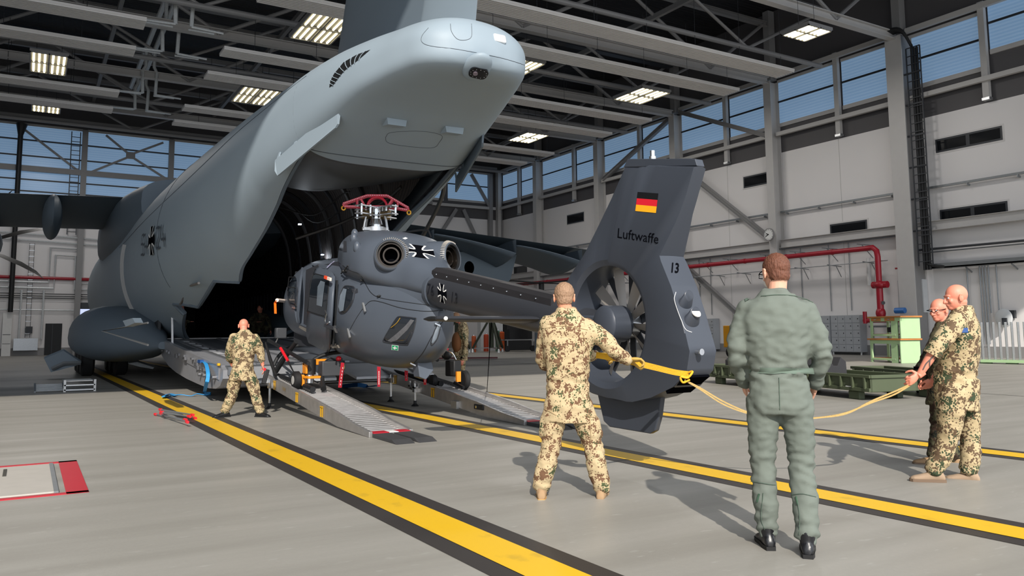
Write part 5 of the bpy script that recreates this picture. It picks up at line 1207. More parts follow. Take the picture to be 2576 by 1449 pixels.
ft = bvh_of([c for c in root.children if c.name.startswith('flight_suit')])
def det(tree, pts, rr, m_, nm, par, off=.003): return skin_line(tree, pts, rr, m_, nm, par, off, 4)
M_fl_d = mat('dark_green_trim', '4b5a4f', .8); M_zip = mat('green_zip', '3f5a48', .5, .2)
decal(ft, [(1888, 925), (2046, 925), (2050, 940), (1886, 940)], paint('waistband_cloth', '5f6e63', '66756a', .85, 3), 'waistband', root, .006, 5)
for pts in ([(1915, 745), (1960, 742), (2010, 747), (2045, 762)], [(1960, 950), (1962, 1030)], [(1890, 1210), (1920, 1215), (1950, 1220)], [(1985, 1245), (2020, 1243), (2052, 1250)], [(1920, 1240), (1915, 1300), (1925, 1335)], [(2005, 1250), (2012, 1300), (2010, 1360)], [(2053, 1060), (2060, 1100), (2056, 1130)]): det(ft, pts, .0028, M_fl_d, 'suit_seam', root)
for a, b in (((1910, 1242), (1905, 1262)), ((2003, 1250), (2008, 1270))): det(ft, (a, b), .006, M_zip, 'zip_tag', root)
for pl in ([(2000, 733), (2050, 752), (2052, 760), (2002, 741)], [(1873, 752), (1900, 738), (1903, 745), (1876, 760)]): decal(ft, pl, M_fl_d, 'shoulder_tab', root, .008, 3)
MB().ring_loft([oval(W['shR'].lerp(W['shL'], .5)+V((0, 0, z)), V((pf.y, -pf.x, 0)).normalized(), pf.normalized(), w, w*.95) for z, w in ((.045, .085), (.075, .078), (.1, .075), (.098, .07), (.06, .072))], cap=False).build('collar', M_flight, root, smooth=50)
c_ = W['wrR']; MB().pipe(c_+V((0, 0, .03)), c_+V((0, 0, .045)), .036, .029).build('wristwatch', M_chrome, root)

# the soldier hauling on the yellow strap
p1 = (G(1362, 1250)+G(1513, 1252))/2; f1 = V((.62, .78, 0))
def loc1(p, at, f): f = V((f[0], f[1], 0)).normalized(); r = V((f.y, -f.x, 0)); d = p-at; return (d.dot(r), d.dot(f), d.z)
hr = AD(1590, 912, 6.1); D1 = (p1-CPOS).dot(AX_F)
L1 = lambda x, y, dd=0.: loc1(AD(x, y, D1+dd), p1, f1)
root, W, R, hc = person('person', 'soldier in desert camouflage, legs apart, hauling the yellow strap with gloved hands',
    dict(at=p1, hipR=L1(1458, 1010), hipL=L1(1400, 1008), shR=L1(1483, 822, -.02), shL=L1(1372, 815), elR=L1(1545, 880, -.12), elL=L1(1372, 915, .12), wrR=L1(1578, 905, -.05), wrL=L1(1500, 893, .22), knR=L1(1492, 1120), knL=L1(1385, 1120), anR=L1(1513, 1232), anL=L1(1362, 1230), toeR=tuple(a_+b_ for a_, b_ in zip(L1(1513, 1232), (.04, .3, 0))), toeL=tuple(a_+b_ for a_, b_ in zip(L1(1362, 1230), (-.03, .3, 0))), head=L1(1419, 748, 0)),
    f1, M_camo, SK1, hairm('grey_blond_hair', '9a7b62'), seed=2, fat=1.03, head_f=(.5, .86, -.1), baggy=1.08, glove=mat('yellow_tan_work_glove', 'b89548', .8, var=.3, vscale=14), wr=.013,
    hands=dict(R=((hr-AD(1578, 905, D1-.05)).normalized() if 0 else AX_R, V((0, 0, -1)), -AX_D*-.3+AX_F, 1.0), L=(AX_R, V((0, 0, -1)), AX_F, 1.0)))
MB().ring_loft([oval(W['shR'].lerp(W['shL'], .5)+V((0, 0, z)), AX_R, f1.normalized(), w, w*.95) for z, w in ((.04, .09), (.075, .08), (.095, .078), (.09, .072), (.05, .075))], cap=False).build('collar', M_camo, root, smooth=50)
hand2 = W['wrR']+AX_R*.08
jt = bvh_of([c for c in root.children if c.name.startswith(('jacket', 'trousers'))]); M_cseam = mat('tan_seam', 'a38c68', .9)
for pts in ([(1372, 826), (1420, 820), (1478, 830)], [(1465, 835), (1480, 890), (1488, 950)], [(1350, 1035), (1372, 1030), (1400, 1045)], [(1470, 1045), (1500, 1050), (1515, 1040)], [(1355, 1030), (1352, 1090), (1390, 1096)], [(1483, 1040), (1487, 1110)]): det(jt, pts, .003, M_cseam, 'cloth_seam', root)

# the bald soldier beside the cargo ramp
p2 = (G(562, 1050)+G(655, 1048))/2; f2 = V((.3, .95, 0)); D2_ = (p2-CPOS).dot(AX_F); L2 = lambda x, y, dd=0.: loc1(AD(x, y, D2_+dd), p2, f2)
root, W, R, hc = person('person', 'bald soldier in desert camouflage and black boots beside the cargo ramp, seen from behind',
    dict(at=p2, hipR=L2(625, 935), hipL=L2(595, 935), shR=L2(646, 851, .05), shL=L2(585, 848, .05), elR=L2(656, 893, .1), elL=L2(576, 893, .15), wrR=L2(661, 918, .12), wrL=L2(584, 918, .25), knR=L2(642, 990), knL=L2(585, 992), anR=L2(654, 1036), anL=L2(566, 1036), toeR=L2(670, 1045, -.05), toeL=L2(545, 1047, -.1), head=L2(613, 820, .16)),
    f2, M_camo2, SK2, seed=3, boot=(M_bboot, M_bsole), head_f=(.25, .95, -.35), head_u=V((.05, .3, 1)), baggy=1.12, fat=1.0, sleeve=.55)
ctl = thing('hand_controller', W['wrR']+V((.02, 0, -.12)), 'black handheld winch controller with a red button held by the bald soldier', 'controller')
MB().box(W['wrR']+AX_R*.05+V((0, 0, -.19)), (.07, .05, .24), Matrix.Rotation(.25, 3, 'Y')).build('case', M_black, ctl, bevel=.01); MB().cyl(W['wrR']+AX_R*.04+V((0, 0, -.07)), W['wrR']+AX_R*.04-AX_F*.03+V((0, 0, -.07)), .022).build('red_button', mat('button_red', 'd81f2c', .4), ctl)

# the bald soldier at the right holding the end of the strap
p3 = (G(2325, 1206)+G(2428, 1212))/2; f3 = V((-.72, .69, 0)); D3 = (p3-CPOS).dot(AX_F); L3 = lambda x, y, dd=0.: loc1(AD(x, y, D3+dd), p3, f3)
root, W, R, hc = person('person', 'heavy bald soldier in desert camouflage at the right, tattooed forearm, holding the strap end',
    dict(at=p3, hipR=L3(2424, 985, .1), hipL=L3(2400, 985, -.1), shR=L3(2425, 812, .22), shL=L3(2408, 808, -.2), elR=L3(2385, 900, .3), elL=L3(2352, 880, -.3), wrR=L3(2350, 950, .3), wrL=L3(2312, 944, -.28), knR=L3(2440, 1105, .1), knL=L3(2385, 1100, -.08), anR=L3(2437, 1188, .06), anL=L3(2350, 1186, -.05), toeR=L3(2395, 1200, .12), toeL=L3(2290, 1204, .0), head=L3(2404, 748, .0)),
    f3, M_camo2, SK2, seed=4, fat=1.1, belly=.08, head_f=(-.8, .55, -.12), baggy=1.15, sleeve=.0, hands=dict(L=(-AX_R*.9+AX_D*.6, AX_F, -AX_D, 1.1), R=(-AX_R*.7+AX_D, AX_F, -AX_R, .6)), boot=(paint('dusty_suede', '96806a', 'a38d76', .9, 6), M_sole_d))
hand4 = W['wrL']
bt_ = bvh_of([c for c in root.children if c.name.startswith('body')]); M_tat = mat('tattoo_ink', '57504f', .6)
for pts in ([(2352, 893), (2340, 905), (2338, 922)], [(2363, 888), (2352, 900), (2350, 915), (2342, 925)], [(2345, 900), (2330, 915), (2322, 930)], [(2370, 895), (2362, 905), (2358, 912)]): det(bt_, pts, .006, M_tat, 'tattoo', root, .0005)
MB().pipe(W['elL']+V((0, 0, .0)), W['elL'].lerp(W['wrL'], .2), .072, .05, 20).build('rolled_cuff', M_camo2, root, smooth=50)
MB().tube([W['shL']+V((.0, -.06, -.06)), W['shL']+V((-.02, -.07, -.1))], .03, 4, flat=(.05, .01)).build('shoulder_badge', mat('badge_blue', '2b4f8a', .6), root)

# the soldier in dark camouflage behind him
p4 = (G(2352, 1160)+G(2405, 1172))/2; f4 = V((-.9, .2, 0)); D4 = (p4-CPOS).dot(AX_F); L4 = lambda x, y, dd=0.: loc1(AD(x, y, D4+dd), p4, f4)
root, W, R, hc = person('person', 'soldier in dark woodland camouflage with glasses, half hidden behind the heavy bald soldier', 
    dict(at=p4, hipR=L4(2372, 985, .1), hipL=L4(2366, 985, -.08), shR=L4(2378, 845, .18), shL=L4(2362, 843, -.16), elR=L4(2350, 920, .2), elL=L4(2330, 905, -.18), wrR=L4(2330, 950, .15), wrL=L4(2310, 935, -.2), knR=L4(2372, 1080, .1), knL=L4(2360, 1075, -.05), anR=L4(2400, 1155, .08), anL=L4(2350, 1148, -.04), toeR=L4(2385, 1165, .1), toeL=L4(2322, 1156, .0), head=L4(2362, 780, 0)),
    f4, M_camod, SK2, seed=5, head_f=(-.95, .1, -.1), sleeve=1., boot=(M_boot, M_sole_d))
q = lambda x, y, z: hc+R @ V((x, y, z))
MB().tube([q(-.085, -.02, .012), q(-.07, .085, .004), q(-.06, .1, .008), q(-.02, .104, -.02), q(0, .106, 0), q(.06, .1, .006), q(.085, -.02, .012)], .0035, 5).build('glasses', M_ink, root)
MB().pipe(W['wrL']+V((0, 0, .02)), W['wrL']+V((0, 0, .05)), .04, .03).build('wristwatch', M_ink, root)

# the soldier looking down beside the far loading ramp
p5 = G(1160, 976); f5 = V((-.85, .3, 0)); D5 = (p5-CPOS).dot(AX_F); L5 = lambda x, y, dd=0.: loc1(AD(x, y, D5+dd), p5, f5)
root, W, R, hc = person('person', 'soldier looking down beside the far loading ramp, open camouflage jacket over a brown shirt',
    dict(at=p5, hipR=L5(1161, 890, .1), hipL=L5(1161, 890, -.1), shR=L5(1160, 825, .2), shL=L5(1166, 825, -.18), elR=L5(1158, 865, .28), elL=L5(1172, 868, -.22), wrR=L5(1152, 900, .25), wrL=L5(1164, 904, -.26), knR=L5(1153, 930, .1), knL=L5(1162, 930, -.08), anR=L5(1160, 970, .1), anL=L5(1165, 970, -.08), head=L5(1148, 799, .0)),
    f5, M_camo2, SK2, hairm('fair_hair', 'a07a5c'), seed=6, head_f=(-.85, .2, -.75), head_u=V((-.6, .2, 1)), belly=.08, fat=1.08)
MB().ell(W['shL'].lerp(W['hipL'], .55)+V((-.1, .1, 0)), .12, .15, .25, 16, 12).build('brown_shirt', mat('brown_shirt', '7a4e2c', .85, bump=.3, bscale=20), root)
MB().pipe(W['wrL']+V((0, 0, .02)), W['wrL']+V((0, 0, .06)), .05, .03).build('wristwatch', M_ink, root)

# two crew members in the dark of the hold
for nm, (hx, hy), Yd, ff, lab, sd in (('a', (652, 778), 26.6, V((-.2, -1, 0)), 'crew member in dark camouflage squatting inside the hold and looking aside', 7), ('b', (448, 785), 25.6, V((1, -.2, 0)), 'crew member in dark clothing crouching in the shade behind the white rod', 8)):
    at = AY(hx, 835, Yd); at.z = 1.22
    if nm == 'b': at.x = AC-1.55
    person('person', lab, dict(at=at, hipR=(.1, -.18, .32), hipL=(-.1, -.18, .32), shR=(.2, .05, .72), shL=(-.2, .05, .72), elR=(.3, .22, .5), elL=(-.28, .25, .5), wrR=(.12, .38, .5), wrL=(-.34, .22, .24), knR=(.2, .28, .46), knL=(-.22, .25, .3), anR=(.17, .0, .09), anL=(-.2, -.02, .09), head=(0, .14, .93)),
        ff, M_camod, SK2, hairm('dark_hair_%s' % nm, '2a2422'), seed=sd, head_f=(-.8, -.6, -.1) if nm == 'a' else (1, -.3, -.3), boot=(M_bboot, M_bsole))
# ------------------------------------------------------------------ loading ramps, jacks, straps
M_ramp = mat('worn_aluminium_ramp', 'a3a1a0', .38, .6, var=.28, vscale=7); M_yclip = mat('yellow_clip', 'd9a514', .4); M_rubber = mat('ribbed_rubber', '3a3a3c', .7, var=.25, vscale=10)
PRB = [(9.96, 0.), (11.2, .02), (12.8, .17), (14.4, .32), (15.55, .44)]; PRT = [(9.96, .07), (10.6, .13), (11.4, .24), (12.8, .38), (14.4, .52), (15.55, .63)]
def loading_ramp(x0, label, first):
    w = .62; o = thing('loading_ramp', (x0+w/2, 12.5, 0), label, 'ramp', 'aluminium loading ramps')
    for sx in (0, w-.05):
        poly = [V((x0+sx, y, z)) for y, z in PRB]+[V((x0+sx, y, z)) for y, z in reversed(PRT)]
        MB().prism(poly, 0, (.05, 0, 0)).build('side_rail', M_ramp, o, smooth=0, bevel=.006)
    mb = MB(); n = 52
    for k in range(n): y = lerp(10.15, 15.45, k/(n-1)); z = interp(PRT, y)[0]-.075; mb.tube([(x0+.04, y, z), (x0+w-.04, y, z)], .017, 6)
    mb.build('tread_bars', M_ramp, o)
    mb = MB()
    for k in range(2): mb.beam((x0+.07, 10.1, interp(PRT, 10.1)[0]-.11), (x0+.07, 15.5, .5), .03, .03)
    MB().b2((x0+.05, 9.94, 0), (x0+w-.05, 10.02, .05)).build('end_plate', M_ramp, o)
    for a, b, m_ in ((.05, .27, M_redp), (.27, .4, M_wht), (.4, .57, M_redp)): MB().b2((x0+a, 9.93, .05), (x0+b, 10.12, .058)).build('edge_marking', m_, o)
    for a in (.04, .34): MB().prism([(x0+a, 9.95, 0), (x0+a, 9.95, .05), (x0+a, 9.3, .045), (x0+a, 9.15, .0)], 0, (.25, 0, 0)).build('rubber_toe', M_rubber, o, smooth=0, bevel=.006)
    for y in ((11.9, 13.2, 14.6) if first else (13.0, 14.7)):
        zt = interp(PRT, y)[0]; c = V((x0-.012, y, zt-.06)); c_ = MB()
        c_.b2(c+V((0, -.07, -.0)), c+V((.006, .07, .03))); c_.b2(c+V((0, -.06, -.13)), c+V((.006, -.02, .01))); c_.b2(c+V((0, .02, -.13)), c+V((.006, .06, .01))); c_.build('yellow_clip', M_yclip, o, smooth=0)
    for y in ((14.82,) if first else (14.85, 13.7)):
        zt = interp(PRB, y)[0]; x = x0-.03
        j = MB().cyl((x, y, .05), (x, y, zt+.16), .022, n=10).box((x, y, zt+.05), (.07, .09, .1)); j = j.build('jack_leg', M_chrome, o); MB().cyl((x, y, 0), (x, y, .045), .075, .03, 14).build('jack_foot', M_black, j)
        MB().cyl((x-.0, y, .02), (x, y, .1), .03, n=8).build('foot_joint', M_black, j)
    if not first:
        MB().b2((x0-.02, 11.15, .12), (x0, 11.45, .2)).build('handle_recess', M_black, o, bevel=.01); MB().cyl((x0-.03, 11.36, .16), (x0-.02, 11.36, .16), .022).build('bolt', M_chrome, o)
        MB().b2((x0-.05, 12.0, .08), (x0, 12.2, .2)).build('hinge_box', M_alu, o)
        MB().beam((x0-.05, 13.9, .3), (x0-.05, 13.9, .45), .03, .05).beam((x0-.05, 13.6, .33), (x0-.05, 14.0, .37), .03, .03).build('locking_pin', M_chrome, o)
    else:
        mb = MB(); text_mb(mb, '7-0245', V((x0-.006, 14.1, .38)), (0, -1, -.09), (0, -.09, 1), .06, .004); mb.build('stencil', mat('faded_yellow_stencil', 'a3853a', .6), o, smooth=0, recalc=False)
loading_ramp(3.84, 'aluminium loading ramp nearest the camera with two rubber toes and three yellow clips', True)
loading_ramp(6.2, 'aluminium loading ramp under the helicopter side away from the camera, ending behind the strap hauler', False)

def ground_handling(x, y, label, sg):
    zz = interp(PRT, y)[0]-.06; o = thing('skid_wheel_jack', (x, y, zz), label, 'wheel jack')
    w = MB().ring_loft([[V((x+dx, y+r_*cos(2*pi*k/24), zz+.15+r_*sin(2*pi*k/24))) for k in range(24)] for dx, r_ in ((-.06, .08), (-.06, .125), (-.04, .15), (.04, .15), (.06, .125), (.06, .08))]).build('tyre', M_tyre, o, smooth=35)
    MB().cyl((x-.065, y, zz+.15), (x+.065, y, zz+.15), .075, n=16).build('rim', mat('white_rim', 'b9b9b7', .4), w)
    for q in (.12, -.16): pass
    MB().cyl((x+.2, y-.1, zz+.1), (x+.2, y-.1, zz+.24), .07, n=20).build('piston', M_chrome, o); MB().cyl((x+.2, y-.1, zz+.24), (x+.2, y-.1, zz+.5), .1, n=20).build('cylinder', M_black, o)
    MB().b2((x+.1, y-.2, zz+.26), (x+.135, y, zz+.44)).b2((x+.1, y-.1, zz+.4), (x+.5, y-.02, zz+.5)).build('upper_bracket', M_oran, o, bevel=.008)
    MB().prism([(x+.06, y-.02, zz+.2), (x+.12, y-.3, zz+.2), (x+.34, y-.3, zz+.2), (x+.36, y-.1, zz+.2), (x+.2, y+.05, zz+.2)], -.5, (0, 0, .04)).b2((x+.07, y-.1, zz+.05), (x+.12, y+.02, zz+.24)).build('fork', M_oran, o, bevel=.008)
    MB().tube([(x+.38, y-.2, zz+.26), (x+.33, y-.42, zz+.1), (x+.3, y-.55, zz+.02)], [.03, .04, .05], 10).build('roller_foot', M_black, o)
    MB().box((x+.52, y-.2, zz+.34), (.34, .24, .25)).build('control_box', mat('dark_grey_box', '3a3c40', .5), o, bevel=.012)
    MB().tube(spline([(x+.4, y-.22, zz+.44), (x+.5, y-.26, zz+.52), (x+.62, y-.2, zz+.47), (x+.7, y-.3, zz+.5)], 5), .014, 6).build('hose', M_black, o)
    MB().tube([(x+.7+.05*cos(2*pi*k/14), y-.28, zz+.36+.06*sin(2*pi*k/14)) for k in range(15)], .016, 8).build('ring', mat('brass_ring', '8d8a5a', .3, .7), o)
    MB().ell((x+.66, y-.25, zz+.5), .05, .05, .05).build('red_knob', mat('button_red', 'd81f2c', .4), o)
ground_handling(3.98, 13.75, 'orange and black lifting wheel clamped to the near skid on the loading ramp', -1)
o = thing('skid_wheel_jack', (6.5, 13.2, .4), 'black lifting wheel pair with orange bracket under the far skid', 'wheel jack')
for x, y, r_ in ((6.35, 13.3, .11), (6.75, 12.85, .17)):
    w = MB().ring_loft([[V((x+dx, y+q*cos(2*pi*k/24), interp(PRT, y)[0]-.06+r_+q*sin(2*pi*k/24))) for k in range(24)] for dx, q in ((-.05, r_*.5), (-.05, r_*.85), (-.03, r_), (.03, r_), (.05, r_*.85), (.05, r_*.5))]).build('tyre', M_tyre, o, smooth=35)
MB().box((6.6, 13.0, .7), (.18, .24, .28), .3).build('motor_box', M_black, o, bevel=.02); MB().ell((6.52, 13.1, .95), .1, .12, .1).build('reservoir', M_black, o); MB().cyl((6.5, 13.05, 1.0), (6.5, 13.05, 1.06), .03).build('red_cap', mat('button_red', 'd81f2c', .4), o)
MB().box((6.6, 12.8, .56), (.08, .05, .18)).build('orange_bracket', M_oran, o); MB().tube([(6.55, 12.85, .45), (6.6, 12.6, .38)], .03, 8).build('roller_foot', M_black, o)
MB().tube(spline([(6.45, 13.1, .9), (6.4, 12.95, 1.02), (6.5, 12.85, .98), (6.58, 12.85, .86)], 4), .012, 6).build('hose', M_chrome, o)
tag(MB().tube([AX(708, 880, 4.0), AX(722, 903, 4.0), AX(738, 935, 4.0), AX(757, 968, 4.0)], [.02, .02, .011, .01], 8).build('pump_lever', M_black), 'black pump lever with a red grip leaning on the near skid', 'lever')
lv_ = [c for c in bpy.data.objects if c.name == 'pump_lever'][0]; MB().tube([AX(706, 876, 3.99), AX(724, 907, 3.99)], .026, 10).build('red_grip', mat('button_red', 'd81f2c', .4), lv_)
tag(MB().tube([AX(668, 862, 3.8), AX(680, 905, 3.8), AX(694, 945, 3.8)], [.015, .035, .03], 8).build('tow_bar', M_black), 'tapered black bar standing beside the bald soldier by the ramp', 'bar')
tag(MB().tube([AX(693, 935, 4.0), AX(712, 905, 4.05), AX(745, 860, 4.15)], [.05, .05, .04], 10).build('skid_strut', SE), 'thick black strut propping the near skid beside the lever', 'strut')

# straps
M_ystrap = mat('yellow_strap_webbing', 'e0ab22', .75, var=.12, bump=.5, bscale=60); M_tstrap = mat('tan_strap_webbing', 'b89c62', .8, var=.15, bump=.5, bscale=60); M_blue = mat('blue_strap_webbing', '2a8fd0', .7, var=.15, bump=.3)
hook = AX(1735, 942, 5.12); dh = (hook-CPOS).dot(AX_F); d1 = (hand2-CPOS).dot(AX_F)
st = thing('tow_strap', hook, 'long yellow strap running from the gloved soldier through the tail hook to the bald soldier', 'strap')
P = spline([AD(1500, 893, d1+.1), AD(1560, 903, d1+.03), AD(1600, 913, d1+.1), AD(1650, 925, lerp(d1, dh, .5)), AD(1700, 937, lerp(d1, dh, .85)), AD(1732, 941, dh)], 8)
MB().tube(P, 0, flat=(.01, .05), up=V((0, 0, 1))).build('yellow_band', M_ystrap, st, smooth=50)
MB().tube(spline([AD(1728, 938, dh), AD(1742, 935, dh-.05), AD(1730, 950, dh-.06), AD(1712, 948, dh-.05), AD(1718, 962, dh-.04), AD(1735, 955, dh-.03)], 6), .01, 8).build('hook_loop', M_ystrap, st)
d4 = (hand4-CPOS).dot(AX_F)
for off in (0, 7):
    path = [(1722, 956), (1760, 975+off*.5), (1820, 1010+off), (1885, 1038+off*.4), (1960, 1056), (2065, 1050), (2130, 1040-off*.3), (2190, 1010+off*.5), (2250, 985+off), (2300, 962)]
    n = len(path); MB().tube(spline([AD(x, y, lerp(dh, d4, k/(n-1))) for k, (x, y) in enumerate(path)], 6), 0, flat=(.008, .013)).build('strap_leg', M_tstrap, st, smooth=50)
bs = thing('ratchet_strap', (3.2, 17, 0), 'bright blue ratchet strap hanging from the ramp edge and curled on the floor', 'strap')
MB().tube(spline([AX(498, 910, 3.2), AX(515, 912, 3.15), AX(522, 930, 3.1), AX(523, 950, 3.08), AX(518, 970, 3.1), G(514, 989)], 6), 0, flat=(.07, .01)).build('hanging_band', M_blue, bs, smooth=50)
pg = [(514, 989), (530, 990), (520, 994), (495, 991), (480, 996), (455, 993), (430, 996), (410, 998), (425, 991), (440, 994)]
MB().tube(spline([G(x, y, .05 if k % 2 else .02) for k, (x, y) in enumerate(pg)], 6), 0, flat=(.012, .06)).build('curled_band', M_blue, bs, smooth=50)
MB().box(AX(505, 909, 3.15), (.08, .3, .06)).build('ratchet_buckle', mat('dark_blue_buckle', '1f4f8f', .5, .3), bs); MB().tube([AX(512, 911, 3.18), AX(545, 917, 3.18)], .01, 6).build('hook_rod', M_chrome, bs)
MB().box(AX(550, 917, 3.18), (.05, .1, .05)).build('yellow_hook', M_yclip, bs, bevel=.01)
tag(MB().tube(spline([G(862, 972, .02), G(900, 968, .1), G(925, 972, .03), G(950, 970, .1)], 5), 0, flat=(.02, .1)).build('spare_strap', mat('deep_blue_webbing', '1c5f9a', .8)), 'dark blue strap bundled in the shade behind the loading ramps', 'strap')
# red-capped rods on the floor
g_ = 'red capped rods'; rl = ['grey rod with red caps reaching furthest left in the heap', 'grey rod with red caps furthest from the camera in the heap', 'grey rod with red caps on top in the middle of the heap', 'grey rod with red caps reaching furthest right onto the yellow line', 'grey rod with red caps whose right end lies nearest the camera']
for i, (a, b) in enumerate((((390, 1042), (468, 1056)), ((402, 1030), (486, 1044)), ((405, 1037), (478, 1048)), ((410, 1034), (492, 1052)), ((404, 1040), (472, 1062)))):
    p, q_ = G(*a, .025+.045*(i % 3)), G(*b, .025+.045*(i % 3)); d = (q_-p).normalized()
    o = tag(MB().cyl(p, q_, .013, n=10).build('chock_rod', M_galv), rl[i], 'rod', g_)
    for e, s_ in ((p, 1), (q_, -1)): MB().cyl(e-d*.01*s_, e+d*.07*s_, .022, n=12).build('red_cap', mat('button_red', 'd81f2c', .4), o)
# folded steps left of the ramp
o = thing('folded_steps', G(200, 985), 'folded white aluminium steps lying on the floor near the undercarriage', 'steps'); c = G(200, 985)
for k in range(5): MB().b2((c.x-.3, c.y+.1+k*.05, .24-.0*k), (c.x+.28, c.y+.9, .26)).build('tread', M_wht if k == 0 else M_alu, o) if k == 0 else None
for sx in (-.34, .3):
    MB().b2((c.x+sx, c.y, .0), (c.x+sx+.05, c.y+.06, .28)).build('post', M_wht, o); MB().b2((c.x+sx, c.y, .2), (c.x+sx+.04, c.y+1.0, .25)).build('rail', M_alu, o)
for z in (.03, .14): MB().b2((c.x-.33, c.y, z), (c.x+.33, c.y+.03, z+.03)).build('cross_bar', M_alu, o)
for k in range(6): MB().b2((c.x-.9, c.y+.2+k*.16, .03+.02*k), (c.x-.3, c.y+.24+k*.16, .05+.02*k)).build('rung', M_galv, o)
MB().beam((c.x-.92, c.y+.15, .02), (c.x-.92, c.y+1.1, .16), .04, .04).build('rail', M_galv, o); MB().beam((c.x-.32, c.y+.15, .02), (c.x-.32, c.y+1.1, .16), .04, .04).build('rail', M_galv, o)
tag(MB().tube([AX(1236, 812, 4.4), G(1224, 1000, .005)], .006, 5).build('static_line', M_ink), 'thin black line hanging from under the tail boom to the floor', 'line')

# olive equipment cases
M_olive = paint('olive_drab', '454d38', '505942', .6, 2); M_olive_d = mat('dark_olive', '3a4030', .7); M_foam = mat('black_foam', '2d2d30', .9, bump=.3, bscale=60)
def case(a, b, w, h, label, nb):
    a, b = V((a[0], a[1], 0)), V((b[0], b[1], 0)); d = (b-a).normalized(); n = V((d.y, -d.x, 0)); n = n if n.dot(V((0, 0, 0))-a) < 0 else n
    n = V((-d.y, d.x, 0)); n = n if n.dot(-a) < 0 else -n; L = (b-a).length; z0 = .16
    o = thing('equipment_case', (a+b)/2+n*w/2, label, 'case'); Q = lambda u, v, z: a+d*u+n*v+V((0, 0, z))
    M_ = Matrix((d, n, V((0, 0, 1)))).transposed(); bx = lambda mb, u, v, z, du, dv, dz: mb.box(Q(u, v, z), (du, dv, dz), M_)
    s_ = MB()
    for v in (.03, w-.03): bx(s_, L/2, v, z0+h/2, L, .06, h)
    for u in (.03, L-.03): bx(s_, u, w/2, z0+h/2, .06, w, h)
    bx(s_, L/2, w/2, z0+.03, L-.1, w-.1, .06); s_.build('shell', M_olive, o, smooth=0, bevel=.015)
    r_ = MB()
    for v in (-.01, w+.01): bx(r_, L/2, v, z0+h-.03, L+.04, .05, .06); bx(r_, L/2, v, z0+.04, L, .04, .07)
    for u in (-.01, L+.01): bx(r_, u, w/2, z0+h-.03, .05, w, .06)
    r_.build('rim', M_olive, o, smooth=0, bevel=.008)
    for k in range(nb*2):
        u = lerp(.12, L-.12, k/(nb*2-1)); m_ = MB(); bx(m_, u, -.02, z0+h/2, .05, .05, h-.1); m_.build('rib', M_olive, o, smooth=0, bevel=.008)
    for k in range(nb):
        u = lerp(.25, L-.25, (k+.5)/nb); m_ = MB()
        if k % 3 == 0: m_.tube([Q(u-.12, -.03, z0+h*.55), Q(u-.12, -.05, z0+h*.3), Q(u+.12, -.05, z0+h*.3), Q(u+.12, -.03, z0+h*.55)], .012, 6); m_.build('handle', M_olive_d, o)
        elif k % 3 == 1: bx(m_, u, -.03, z0+h*.62, .06, .03, .16); m_.build('latch', M_olive_d, o)
        else: bx(m_, u, -.02, z0+h*.2, .2, .01, .05); m_.build('white_label', M_wht if k != 5 else M_yclip, o)
    for u in (.5, L/2, L-.5):
        for v in (.1, w-.1): f_ = MB(); bx(f_, u, v, z0/2, .3, .14, z0); f_.build('foot', M_olive, o, smooth=0, bevel=.02)
    return Q, M_
Q, _m = case((15.0, 15.2), (13.55, 9.5), 1.1, .32, 'long open olive case on the floor behind the pilot with latches and handles', 9)
Q2, _m2 = case((16.2, 11.8), (14.95, 9.05), .8, .34, 'shorter olive case lying behind the long one, beside the heavy bald soldier', 4)
for u, lab, r_ in ((.9, 'black foam cradle in the long olive case left of the pilot', .2), (3.95, 'black foam cradle in the long olive case just right of the pilot', -.2)):
    c = Q(u, .5, .5); tag(MB().prism([c+V(v) for v in ((-.35, 0, -.12), (-.35, 0, .1), (-.15, 0, .22), (-.02, 0, .08), (.1, 0, .08), (.22, 0, .26), (.38, 0, .16), (.4, 0, -.12))], -.5, (.1, .6, 0)).build('foam_block', M_foam, smooth=0, bevel=.01), lab, 'foam block')

# ------------------------------------------------------------------ along the long wall
M_lock = mat('light_grey_locker', 'a7abb0', .5); M_lock_s = mat('locker_side_white', 'c9ccce', .5)
def locker(y0, y1, label, cols_):
    x = XW-.55; o = thing('locker_bank', (XW-.27, (y0+y1)/2, 0), label, 'locker', None); MB().b2((x, y0, .14), (XW-.04, y1, 2.05)).build('carcass', M_lock, o)
    for y in (y0+.04, y1-.04): MB().b2((x+.03, y-.03, 0), (x+.08, y+.03, .14)).build('leg', M_lock_s, o)
    w = (y1-y0)/cols_; h = 1.86/5
    for i in range(cols_):
        for j in range(5):
            d_ = MB().b2((x-.018, y0+i*w+.02, .17+j*h), (x-.001, y0+(i+1)*w-.02, .17+(j+1)*h-.025)).build('door', M_lock, o, smooth=0, bevel=.004); MB().box((x-.025, y0+i*w+w*.25, .17+j*h+h*.55), (.012, .04, .06)).build('lock', M_frame_dark, d_)
locker(26.1, 27.85, 'grey locker bank with small doors right of the pilot, nearest the workbench', 4); locker(27.9, 29.9, 'grey locker bank with small doors touching the outline of the pilot sleeve', 4); locker(36.4, 38.2, 'grey locker bank beside the yellow cart and the helicopter tail', 4)
